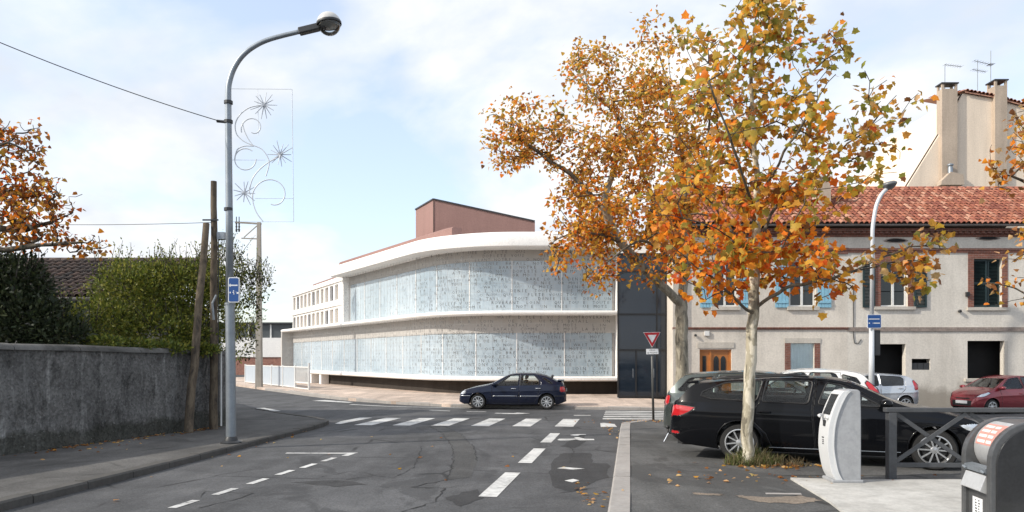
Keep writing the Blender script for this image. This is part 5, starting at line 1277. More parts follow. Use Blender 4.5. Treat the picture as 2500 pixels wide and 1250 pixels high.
    def part_mesh(key, nm, mat, parent, thick=0):
        fs = parts.get(key)
        if not fs: return None
        idx = {}; vs = []; ff = []
        for f in fs:
            g_ = []
            for v in f:
                if v not in idx: idx[v] = len(vs); vs.append(tuple(V[v]))
                g_.append(idx[v])
            if len(set(g_)) >= 3: ff.append(tuple(dict.fromkeys(g_)))
        o = MB().add(vs, ff).obj(nm, mat, parent, smooth=True, auto=42)
        if thick:
            md = o.modifiers.new('thick', 'SOLIDIFY'); md.thickness = thick; md.offset = -1
        return o
    pm_ = P['paint']; body = part_mesh('body', 'body', pm_, car, 0.012)
    dn = P.get('doorname', ['door'] * 9)
    doors = {}
    for k in range(len(P['doors'])):
        for sfx in ('', '#'):
            doors[(k, sfx)] = part_mesh(f'door{k}{sfx}', 'door', pm_, car, 0.012)
    for k, w in enumerate(P['win']):
        for sfx in ('', '#'):
            dk = P['windoor'][k]; par = doors.get((dk, sfx)) if dk is not None else car
            part_mesh(f'win{k}{sfx}', 'window', P.get('winmat', [M_carglass] * 9)[k], par or car)
            s_ = 1 if sfx == '' else -1; rw = rounded(w, P.get('wr', 0.16))
            MB().tube([(x, s_ * (ysurf(x, z) + 0.003), z) for x, z in rw], P.get('wf', 0.014), 5, closed=True).obj('window_seal', P.get('seal', M_trim), par or car)
    part_mesh('screen', 'windscreen', M_carglass, car); part_mesh('rear', 'rear_window', P.get('rearmat', M_tint), car)
    for k, w in enumerate(P.get('tail', [])):
        for sfx, s_ in (('', 1), ('#', -1)):
            tl_ = part_mesh(f'tail{k}{sfx}', 'tail_light', M_lens_r, car)
            if tl_: MB().tube([(x, s_ * (ysurf(x, z) - 0.002), z) for x, z in rounded(w, 0.15)], 0.01, 5, closed=True).obj('lens_seal', P.get('lensseal', M_trim), tl_)
    for k, w in enumerate(P.get('head', [])):
        for sfx, s_ in (('', 1), ('#', -1)):
            tl_ = part_mesh(f'head{k}{sfx}', 'headlight', M_lens_w, car)
            if tl_: MB().tube([(x, s_ * (ysurf(x, z) - 0.002), z) for x, z in rounded(w, 0.2)], 0.008, 5, closed=True).obj('lens_seal', P.get('lensseal', M_trim), tl_)
    # door shuts, handles, sills
    for k, w in enumerate(P['doors']):
        for sfx, s_ in (('', 1), ('#', -1)):
            q = []
            for (xa, za), (xb, zb_) in zip(w, w[1:] + w[:1]):
                for j in range(8): q.append((xa + (xb - xa) * j / 8, za + (zb_ - za) * j / 8))
            q = [(x, z) for x, z in q if prm(x)[2] + 0.01 < z < prm(x)[0] - 0.02]
            MB().tube([(x, s_ * (ysurf(x, z) - 0.001), z) for x, z in q], 0.0045, 4).obj('door_gap', M_black, doors[(k, sfx)] or car)
            hx_, hz_ = P['handles'][k]
            MB().tube([(hx_ - 0.1, s_ * (ysurf(hx_ - 0.1, hz_) + 0.005), hz_), (hx_ - 0.07, s_ * (ysurf(hx_, hz_) + 0.03), hz_), (hx_ + 0.07, s_ * (ysurf(hx_, hz_) + 0.03), hz_), (hx_ + 0.1, s_ * (ysurf(hx_, hz_) + 0.005), hz_)], 0.016, 6).obj('door_handle', P.get('handlemat', pm_), doors[(k, sfx)] or car, smooth=True)
    for xa, xb, z, th_, mt in P.get('trim', []):
        for s_ in (1, -1):
            MB().tube([(xa + (xb - xa) * j / 10, s_ * (ysurf(xa + (xb - xa) * j / 10, z) + 0.004), z) for j in range(11)], th_, 6).obj('side_trim', mt, car, smooth=True)
    # wheels and arch liners, underbody
    T, R, S, B = make_wheel(P['r'], P['rim'], 0.2, P['spokes'], P['style'])
    proto = None
    for xc in (wb2, -wb2):
        for s_ in (-1, 1):
            yc = s_ * (W - 0.1 - 0.03); Mz = Matrix.Translation((xc, yc, P['r'])) @ Matrix.Rotation(0 if s_ < 0 else pi, 4, 'Z') @ Matrix.Rotation(random.Random(xc).uniform(0, 1), 4, 'Y')
            if proto is None:
                wo_ = T.obj('wheel', M_rubber, car, smooth=True, auto=40); proto = [wo_.data]
                for mb_, nm, mt in ((R, 'rim', P.get('rimmat', M_alloy)), (S, 'spokes', P.get('rimmat', M_alloy)), (B, 'brake_disc', M_disc)):
                    o = mb_.obj(nm, mt, wo_, smooth=True, auto=35); proto.append((nm, o.data))
                wo_.matrix_basis = Mz
            else:
                wo_ = link_mesh('wheel', proto[0], car, M=Mz)
                for nm, me in proto[1:]: link_mesh(nm, me, wo_)
            lin = MB(); n = 20; vs = []
            for k in range(n + 1):
                a = pi * (-0.08 + 1.16 * k / n)
                for yy in (ysurf(xc + ra * cos(a) * .98, P['r'] + ra * max(0, sin(a))) - 0.006, W - 0.34):
                    vs.append((xc + (ra - 0.002) * cos(a), s_ * yy, P['r'] + 0.015 + (ra - 0.002) * sin(a)))
            lin.add(vs, [(2 * k, 2 * k + 2, 2 * k + 3, 2 * k + 1) for k in range(n)]); lin.obj('arch_liner', M_black, car)
            lip = [(xc + ra * cos(a), P['r'] + 0.015 + ra * sin(a)) for a in [pi * (-0.12 + 1.24 * k / 30) for k in range(31)]]
            lip = [(x, z) for x, z in lip if prm(x)[2] - 0.01 < z]
            MB().tube([(x, s_ * (ysurf(x, z) + 0.002), z) for x, z in lip], 0.015, 6).obj('arch_lip', pm_, car, smooth=True)
    zu = P.get('zu', 0.2)
    un = MB().box(-wb2 + ra, wb2 - ra, -W + 0.13, W - 0.13, zu, zu + 0.16).box(xR + 0.2, xF - 0.2, -W + 0.36, W - 0.36, zu + 0.02, 0.52)
    un.box(wb2 + ra, xF - 0.15, -W + 0.2, W - 0.2, zu + 0.03, 0.4).box(xR + 0.15, -wb2 - ra, -W + 0.2, W - 0.2, zu + 0.05, 0.42); un.obj('underbody', M_black, car)
    # cabin
    zb = interp(belt, 0); xd = P['screen'][0] + 0.05 if P['screen'][0] > 0 else 0.4; xd = P['screen'][1] - 0.15
    MB().box(xd - 0.5, xd + 0.05, -W + 0.2, W - 0.2, 0.5, zb - 0.03).obj('dashboard', M_trim, car, bevel=0.05)
    MB().box(xR + 0.35, xd, -W + 0.16, W - 0.16, 0.3, 0.42).obj('cabin_floor', M_trim, car)
    def seat(x, y, w, rear=False):
        s_ = MB(); s_.box(x, x + 0.5, y - w / 2, y + w / 2, 0.42, 0.56); Mr = Matrix.Translation((x, y, 0.52)) @ Matrix.Rotation(radians(-14), 4, 'Y')
        s_.box(-0.07, 0.07, -w / 2, w / 2, 0, P.get('seath', 0.56), Mr)
        for hy in ((0,) if not rear else (-w * 0.3, w * 0.3)): s_.box(-0.045, 0.045, hy - 0.12, hy + 0.12, P.get('seath', 0.56) + 0.04, P.get('seath', 0.56) + 0.2, Mr)
        s_.obj('seat', M_seat, car, bevel=0.04)
    xsx = xd - 1.0; seat(xsx, -0.36, 0.48); seat(xsx, 0.36, 0.48); seat(xsx - 0.95, 0, 1.2, True)
    MB().tube([(xsx + 0.62 + 0.06 * sin(a), 0.36 + 0.18 * cos(a), zb - 0.04 + 0.17 * sin(a)) for a in [2 * pi * k / 16 for k in range(16)]], 0.015, 5, closed=True).obj('steering_wheel', M_trim, car)
    # mirrors, plates
    mxr, mzr = P['mirror']
    for s_ in (1, -1):
        y0 = ysurf(mxr, mzr); mm = MB(); n = 10
        mm.lathe([(0.0, -0.12), (0.05, -0.11), (0.07, -0.05), (0.075, 0.03), (0.06, 0.1), (0, 0.12)], 14, Matrix.Translation((mxr, s_ * (y0 + 0.13), mzr + 0.03)) @ Matrix.Scale(1.25, 4, (1, 0, 0)) @ Matrix.Rotation(radians(90), 4, 'X'))
        mo = mm.obj('door_mirror', P.get('mirmat', pm_), car, smooth=True); MB().beam((mxr, s_ * (y0 - 0.02), mzr - 0.01), (mxr, s_ * (y0 + 0.1), mzr + 0.0), 0.09, 0.04).obj('mirror_arm', M_trim, mo)
    for xe, key, dirn in ((xF, 'plateF', 1), (xR, 'plateR', -1)):
        if key in P:
            MB().box(xe + 0.002 * dirn, xe + 0.014 * dirn, -0.26, 0.26, P[key] - 0.055, P[key] + 0.055).obj('number_plate', M_signwhite, car)
    if 'grille' in P:
        z0, z1, wgr = P['grille']; MB().box(xF - 0.03, xF + 0.006, -wgr, wgr, z0, z1).obj('grille', M_black, car, bevel=0.01)
    return car, ysurf, W

# ---- dark blue hatchback by the far kerb
PB = dict(xF=2.0, xR=-1.98, W=0.84, wb=2.53, r=0.285, rim=0.195, ra=0.335, n=200, spokes=9, style='wide', paint=paint('midnight_blue', (0.006, 0.011, 0.032), 0.2, 0.5, 0.08), tum=0.42,
          top=[(-1.98, 0.42), (-1.965, 0.62), (-1.93, 0.78), (-1.84, 1.03), (-1.66, 1.045), (-1.28, 1.25), (-0.85, 1.335), (-0.25, 1.345), (0.15, 1.30), (0.84, 0.93), (1.36, 0.845), (1.8, 0.715), (1.95, 0.58), (2.0, 0.42)],
          belt=[(-2, 0.93), (-1.0, 0.9), (0.8, 0.86), (2, 0.68)], bot=[(-1.98, 0.3), (-1.7, 0.2), (0, 0.17), (1.8, 0.2), (2.0, 0.28)],
          screen=[0.2, 0.82], hatch=[-1.66, -1.28],
          win=[[(0.60, 0.885), (0.46, 0.99), (0.12, 1.24), (-0.26, 1.27), (-0.19, 0.895)], [(-0.28, 0.9), (-0.33, 1.265), (-0.80, 1.255), (-0.98, 1.07), (-0.98, 0.915)], [(-1.1, 1.16), (-1.36, 0.965), (-1.49, 0.965), (-1.2, 1.16)]],
          windoor=[0, 1, None], doors=[[(0.75, 0.22), (0.75, 0.86), (0.12, 1.31), (-0.27, 1.31), (-0.22, 0.22)], [(-0.24, 0.22), (-0.29, 1.31), (-0.85, 1.3), (-1.05, 1.05), (-1.02, 0.75), (-0.8, 0.22)]],
          handles=[(-0.05, 0.77), (-0.95, 0.78)], tail=[[(-1.975, 0.66), (-1.95, 0.85), (-1.74, 0.85), (-1.74, 0.66)]], head=[[(1.98, 0.56), (1.86, 0.7), (1.72, 0.66), (1.78, 0.57)]],
          mirror=(0.66, 0.9), plateF=0.36, plateR=0.7, trim=[(-0.98, -0.28, 0.5, 0.012, M_chrome), (-0.18, 0.72, 0.5, 0.012, M_chrome), (1.55, 1.93, 0.5, 0.012, M_chrome), (-1.95, -1.55, 0.5, 0.012, M_dkmetal)], handlemat=M_chrome)
cB, yB, wB = make_car('dark blue hatchback parked at the kerb before the curved white building', (0.07, 27.85, g(0, 27.3)), radians(180 - 4.5), PB)
MB().box(-1.9, -1.66, -0.6, 0.6, 1.045, 1.075).obj('spoiler', PB['paint'], cB, bevel=0.01)

# ---- black estate
PK = dict(xF=2.19, xR=-2.43, W=0.905, wb=2.81, r=0.322, rim=0.228, ra=0.365, n=280, spokes=10, style='thin', paint=paint('gloss_black', (0.004, 0.0045, 0.006), 0.0, 0.38, dirt=0.0), tum=0.44, crease=0.8, pf=0.2, pr=0.16,
          top=[(-2.43, 0.5), (-2.41, 0.72), (-2.36, 0.98), (-2.28, 1.07), (-2.08, 1.33), (-1.6, 1.40), (-0.5, 1.455), (-0.05, 1.44), (0.3, 1.38), (1.0, 1.02), (1.55, 0.93), (1.98, 0.78), (2.13, 0.64), (2.19, 0.45)],
          belt=[(-2.4, 1.0), (-1.4, 1.0), (0.8, 0.93), (2.2, 0.76)], bot=[(-2.43, 0.42), (-2.2, 0.26), (-1.7, 0.2), (0, 0.185), (1.9, 0.2), (2.19, 0.28)],
          screen=[0.3, 0.98], hatch=[-2.28, -2.08],
          win=[[(0.72, 0.97), (0.12, 1.31), (-0.08, 1.345), (-0.22, 0.995)], [(-0.36, 1.0), (-0.28, 1.365), (-0.72, 1.385), (-0.98, 1.38), (-1.06, 1.02)], [(-1.14, 1.03), (-1.04, 1.375), (-1.62, 1.325), (-1.93, 1.17), (-1.95, 1.10), (-1.8, 1.05)]],
          windoor=[0, 1, None], doors=[[(0.88, 0.26), (0.9, 0.93), (0.2, 1.33), (-0.22, 1.4), (-0.30, 0.9), (-0.24, 0.26)], [(-0.26, 0.26), (-0.32, 0.9), (-0.25, 1.41), (-1.03, 1.41), (-1.11, 1.0), (-1.28, 0.78), (-1.0, 0.5), (-0.9, 0.26)]],
          handles=[(-0.12, 0.82), (-1.02, 0.85)], tail=[[(-2.425, 0.74), (-2.39, 0.92), (-2.26, 0.94), (-2.02, 0.9), (-2.12, 0.82), (-2.22, 0.76)], [(-2.40, 0.43), (-2.40, 0.48), (-2.26, 0.47), (-2.26, 0.435)]], head=[[(2.13, 0.62), (2.02, 0.74), (1.72, 0.72), (1.85, 0.63)]],
          mirror=(0.74, 1.0), plateF=0.42, plateR=0.66, winmat=[M_carglass, M_carglass, M_carglass], seal=M_black, rimmat=M_alloy, wf=0.013, nS=44, nG=24)
def _st(x): return x if x > -1.405 else -1.405 + (x + 1.405) * 1.14
for k_ in ('top', 'belt', 'bot'): PK[k_] = [(_st(a), b) for a, b in PK[k_]]
for k_ in ('win', 'tail', 'doors'): PK[k_] = [[(_st(a), b) for a, b in q] for q in PK[k_]]
PK['hatch'] = [_st(a) for a in PK['hatch']]; PK['xR'] = _st(PK['xR'])
cK, yK, wK = make_car('glossy black estate car parked behind the pale trunk of the front tree', (5.34, 12.38, g(5, 12) + 0.095), radians(-20.6), PK)
for s_ in (1, -1): MB().tube([(-1.85, s_ * 0.6, 1.385), (-1.7, s_ * 0.6, 1.405), (-0.6, s_ * 0.6, 1.455), (-0.35, s_ * 0.6, 1.44)], 0.016, 8).obj('roof_rail', M_black, cK, smooth=True)
MB().add([(-2.1, y, 1.355) for y in (-0.5, 0.5)] + [(-2.3, y, 1.33) for y in (-0.5, 0.5)] + [(-2.29, y, 1.305) for y in (-0.5, 0.5)] + [(-2.1, y, 1.3) for y in (-0.5, 0.5)], [(0, 1, 3, 2), (2, 3, 5, 4), (4, 5, 7, 6), (6, 7, 1, 0), (0, 2, 4, 6), (1, 7, 5, 3)]).obj('spoiler', PK['paint'], cK)
cK.scale = (1, 1, 0.968)
tb = MB().tube([(-2.35, 0, 0.34), (-2.57, 0, 0.34), (-2.68, 0, 0.36), (-2.7, 0, 0.44)], 0.022, 8).obj('tow_bar', M_black, cK, smooth=True)
MB().lathe([(0, -0.03), (0.03, -0.02), (0.035, 0.0), (0.03, 0.03), (0, 0.04)], 10, Matrix.Translation((-2.7, 0, 0.46))).obj('tow_ball', M_black, tb, smooth=True)
MB().tube([(-2.67, -0.07, 0.36), (-2.72, -0.07, 0.26), (-2.75, -0.07, 0.2)], 0.014, 6).obj('socket', M_chrome, tb)
MB().tube([(x, -(yK(x, 0.265) + 0.004), 0.265) for x in [-0.95 + 0.19 * k for k in range(11)]], 0.006, 5).obj('sill_glint', M_steel, cK)  # bright line on the near side only, stands in for the sill reflection

# ---- grey-green estate behind it
PG = dict(PK); PG.update(belt=[(-2.4, 1.0), (-1.4, 1.0), (0.8, 0.93), (2.2, 0.76)], bot=[(-2.43, 0.42), (-2.2, 0.26), (-1.7, 0.2), (0, 0.185), (1.9, 0.2), (2.19, 0.28)], xF=2.0, xR=-2.18, W=0.87, wb=2.6, r=0.305, rim=0.2, ra=0.345, n=130, spokes=7, style='wide', paint=paint('grey_green', (0.075, 0.092, 0.088), 0.6), crease=0.7,
          top=[(-2.18, 0.5), (-2.15, 0.78), (-2.08, 1.0), (-1.78, 1.39), (-1.2, 1.44), (-0.4, 1.47), (0.15, 1.42), (0.95, 1.0), (1.5, 0.9), (1.85, 0.75), (1.98, 0.6), (2.0, 0.42)],
          screen=[0.2, 0.95], hatch=[-2.06, -1.78], rearmat=glass('pale_car_glass', (0.75, 0.85, 0.84), 0.2),
          win=[[(0.70, 0.96), (0.1, 1.33), (-0.25, 1.36), (-0.25, 0.97)], [(-0.35, 0.97), (-0.35, 1.365), (-1.0, 1.34), (-1.1, 0.98)], [(-1.2, 0.99), (-1.12, 1.34), (-1.62, 1.3), (-1.85, 1.05)]],
          tail=[[(-2.16, 0.76), (-2.10, 0.94), (-2.0, 0.94), (-2.04, 0.76)]], head=[[(1.96, 0.56), (1.85, 0.7), (1.6, 0.68), (1.7, 0.58)]], doors=[[(0.85, 0.26), (0.87, 0.95), (0.2, 1.4), (-0.3, 1.4), (-0.3, 0.26)], [(-0.32, 0.26), (-0.32, 1.4), (-1.05, 1.4), (-1.2, 0.9), (-0.95, 0.26)]],
          handles=[(-0.15, 0.82), (-1.0, 0.84)], mirror=(0.7, 0.98), plateR=0.62)
make_car('grey green estate car half hidden behind the black estate', (5.44, 15.4, g(5, 15) + 0.095), radians(-19), PG)
# ---- white hatchback reversed in beyond
PW = dict(PG); PW.update(xF=2.0, xR=-1.95, W=0.87, wb=2.55, n=130, paint=paint('solid_white', (0.72, 0.72, 0.71), 0.0), rearmat=M_tint,
          top=[(-1.95, 0.5), (-1.93, 0.75), (-1.85, 0.98), (-1.52, 1.40), (-1.2, 1.46), (-0.4, 1.5), (0.15, 1.44), (0.95, 1.0), (1.5, 0.9), (1.85, 0.75), (1.98, 0.6), (2.0, 0.42)], hatch=[-1.8, -1.54],
          tail=[[(-1.94, 0.78), (-1.80, 1.06), (-1.60, 1.22), (-1.55, 1.17), (-1.66, 0.98), (-1.72, 0.78)]], win=[[(0.70, 0.96), (0.1, 1.36), (-0.3, 1.4), (-0.25, 0.97)], [(-0.35, 0.97), (-0.4, 1.4), (-0.95, 1.38), (-1.1, 1.0)], [(-1.18, 1.02), (-1.08, 1.36), (-1.38, 1.28), (-1.46, 1.16)]])
make_car('white hatchback with only its roof and red tail light showing above the black estate', (6.72, 17.8, g(6, 18) + 0.1), radians(161), PW)
# ---- silver hatchback by the garage opening
PS = dict(PG); PS.update(xF=2.05, xR=-1.95, W=0.87, wb=2.59, r=0.31, rim=0.205, ra=0.355, n=180, spokes=6, style='wide', paint=paint('silver', (0.56, 0.58, 0.61), 0.5, dirt=0.1), crease=0.65, zu=0.22,
          top=[(-1.95, 0.5), (-1.94, 0.78), (-1.88, 1.02), (-1.62, 1.36), (-1.3, 1.47), (-0.4, 1.54), (0.15, 1.5), (0.98, 1.08), (1.55, 0.98), (1.9, 0.8), (2.02, 0.62), (2.05, 0.42)], hatch=[-1.85, -1.62],
          belt=[(-2, 1.04), (-1.0, 1.02), (0.8, 0.97), (2, 0.8)], bot=[(-1.95, 0.36), (-1.7, 0.26), (0, 0.21), (1.8, 0.25), (2.05, 0.32)],
          win=[[(0.78, 1.0), (0.15, 1.42), (-0.25, 1.44), (-0.25, 1.03)], [(-0.37, 1.03), (-0.37, 1.43), (-1.15, 1.38), (-1.27, 1.3), (-1.22, 1.05)]], windoor=[0, 1], doors=[[(0.9, 0.28), (0.92, 1.0), (0.2, 1.47), (-0.3, 1.48), (-0.3, 0.28)], [(-0.32, 0.28), (-0.32, 1.48), (-1.2, 1.43), (-1.33, 1.3), (-1.3, 0.9), (-0.98, 0.6), (-0.92, 0.28)]],
          winmat=[M_carglass, M_tint], handles=[(-0.12, 0.88), (-1.08, 0.93)], tail=[[(-1.93, 0.86), (-1.86, 1.05), (-1.68, 1.25), (-1.62, 1.2), (-1.68, 0.86)]], trim=[(-0.9, 0.85, 0.42, 0.016, M_wframe)], mirror=(0.72, 1.03))
xw, yw = 15.45, 29.15
cS, yS, wS = make_car('silver hatchback parked by the house wall below the green shutters', (xw - 1.29, yw + 0.62, g(xw, yw + 0.6) - 0.01), radians(180), PS)
# ---- small red car at the right edge
PR = dict(PG); PR.update(xF=1.78, xR=-1.62, W=0.81, wb=2.34, r=0.285, rim=0.185, ra=0.33, n=190, spokes=7, style='wide', paint=paint('raspberry_red', (0.23, 0.022, 0.034), 0.35, dirt=0.1), pf=0.24, crease=0.7,
          top=[(-1.62, 0.5), (-1.6, 0.9), (-1.35, 1.35), (-0.6, 1.45), (-0.1, 1.45), (0.3, 1.36), (1.02, 0.98), (1.4, 0.86), (1.66, 0.70), (1.75, 0.55), (1.78, 0.4)], hatch=[-1.55, -1.36], screen=[0.34, 1.0],
          belt=[(-1.6, 0.98), (0.8, 0.90), (1.8, 0.72)], bot=[(-1.62, 0.32), (-1.4, 0.22), (0, 0.18), (1.5, 0.2), (1.78, 0.28)],
          win=[[(0.78, 0.94), (0.25, 1.31), (-0.22, 1.37), (-0.25, 0.96)], [(-0.34, 0.97), (-0.32, 1.37), (-0.8, 1.36), (-1.1, 1.02)]], windoor=[0, 1], doors=[[(0.72, 0.24), (0.8, 0.9), (0.25, 1.37), (-0.27, 1.4), (-0.3, 0.24)], [(-0.32, 0.24), (-0.29, 1.4), (-0.85, 1.39), (-1.15, 1.0), (-0.85, 0.24)]],
          winmat=[M_carglass, M_tint], handles=[(-0.15, 0.76), (-0.95, 0.8)], tail=[[(-1.61, 0.75), (-1.58, 0.98), (-1.45, 1.05), (-1.42, 0.8)]], head=[[(1.73, 0.64), (1.62, 0.73), (1.3, 0.83), (1.24, 0.78), (1.5, 0.66)]], plateF=0.44, grille=(0.3, 0.5, 0.42), mirror=(0.82, 0.95), trim=[], mirmat=None)
PR['mirmat'] = PR['paint']
cR, yR, wR = make_car('small dark red hatchback cut off by the right edge of the picture', (18.75, 28.35, g(18, 28)), radians(180 + 14), PR)
for s_ in (1, -1): MB().lathe([(0.0, 0.02), (0.045, 0.015), (0.055, 0.0)], 12, Matrix.Translation((1.66, s_ * 0.58, 0.38)) @ Matrix.Rotation(radians(90), 4, 'Y')).obj('fog_light', M_lens_w, cR, smooth=True)
MB().box(1.70, 1.755, -0.3, 0.3, 0.56, 0.6).obj('upper_grille', M_black, cR, bevel=0.01)
# ------------------------------------------------------------------ vegetation
def leaf_shape(kind):
    if kind == 'plane':                              # five-lobed plane leaf
        ring = [(0, 0), (0.22, 0.06), (0.5, 0.02), (0.42, 0.25), (0.54, 0.5), (0.32, 0.58), (0.03, 0.96), (-0.32, 0.56), (-0.52, 0.52), (-0.42, 0.26), (-0.5, 0.0), (-0.22, 0.06)]
        vs = [(0, 0.32, 0.0)] + [(x, y, -0.22 * abs(x) - 0.12 * y * y) for x, y in ring]
        return np.array(vs), [(0, i, i % 12 + 1) for i in range(1, 13)]
    if kind == 'plane_lo':
        ring = [(0, 0), (0.48, 0.05), (0.34, 0.5), (0, 1.0), (-0.34, 0.5), (-0.48, 0.05)]
        vs = [(0, 0.32, 0.03)] + [(x, y, -0.25 * abs(x) - 0.1 * y * y) for x, y in ring]
        return np.array(vs), [(0, i, i % 6 + 1) for i in range(1, 7)]
    return np.array([(0, 0, 0), (0.26, 0.45, -0.08), (0, 1, -0.1), (-0.26, 0.45, -0.08)]), [(0, 1, 2), (0, 2, 3)]
def rot_from(dirs, ups):
    y = dirs / np.linalg.norm(dirs, axis=1, keepdims=True); x = np.cross(y, ups); x /= np.maximum(1e-6, np.linalg.norm(x, axis=1, keepdims=True)); z = np.cross(x, y)
    return np.stack([x, y, z], axis=2)
def leaves_mesh(name, kind, pos, size, dirs, ups, cols, mat):
    tv, tf = leaf_shape(kind); n = len(pos); R = rot_from(dirs, ups)
    zf = np.random.default_rng(n).uniform(-0.6, 3.2, n) if n > 1 else np.ones(n)*1.5
    TV = np.repeat(tv[None], n, 0).astype(float); TV[:, :, 2] *= zf[:, None]
    V = np.einsum('nij,nkj->nki', R, TV) * size[:, None, None] + pos[:, None, :]
    k = len(tv); F = (np.array(tf)[None] + (np.arange(n) * k)[:, None, None]).reshape(-1, 3)
    me = bpy.data.meshes.new(name); me.vertices.add(n * k); me.vertices.foreach_set('co', V.reshape(-1).astype(np.float32))
    me.loops.add(len(F) * 3); me.loops.foreach_set('vertex_index', F.reshape(-1).astype(np.int32))
    me.polygons.add(len(F)); me.polygons.foreach_set('loop_start', np.arange(0, len(F) * 3, 3, dtype=np.int32))
    me.update(calc_edges=True); me.validate()
    ca = me.color_attributes.new('tone', 'FLOAT_COLOR', 'POINT')
    C = np.concatenate([np.repeat(cols, k, axis=0), np.ones((n * k, 1))], axis=1); ca.data.foreach_set('color', C.reshape(-1).astype(np.float32))
    me.materials.append(mat); return me
M_leaf = leafmat('autumn_leaf', 0.55); M_green = leafmat('green_leaf', 0.3)
M_bark1 = bark_mat('young_plane_bark', (0.60, 0.55, 0.44), (0.38, 0.34, 0.25), (0.17, 0.15, 0.11)); M_bark2 = bark_mat('plane_bark', (0.33, 0.295, 0.225), (0.21, 0.185, 0.14), (0.10, 0.088, 0.068), 0.8)
M_limb = bark_mat('limb_bark', (0.15, 0.125, 0.09), (0.10, 0.082, 0.06), (0.055, 0.045, 0.034), 1.4)
M_twig = bark_mat('dark_twig', (0.075, 0.06, 0.05), (0.055, 0.045, 0.038), (0.03, 0.026, 0.022), 2.0)
PAL = {'green': (0.20, 0.20, 0.035), 'ygreen': (0.32, 0.27, 0.055), 'yellow': (0.58, 0.36, 0.05), 'ochre': (0.50, 0.27, 0.04), 'orange': (0.66, 0.21, 0.02), 'red': (0.52, 0.10, 0.015), 'brown': (0.24, 0.105, 0.035), 'tan': (0.55, 0.36, 0.16)}
def pick_cols(rng, n, weights):
    names = list(weights); w = np.array([weights[k] for k in names], float); w /= w.sum(); idx = rng.choice(len(names), n, p=w)
    c = np.array([PAL[k] for k in names])[idx]; return np.clip(c * rng.uniform(0.85, 1.75, (n, 1)) * rng.uniform(0.9, 1.1, (n, 3)), 0, 1)

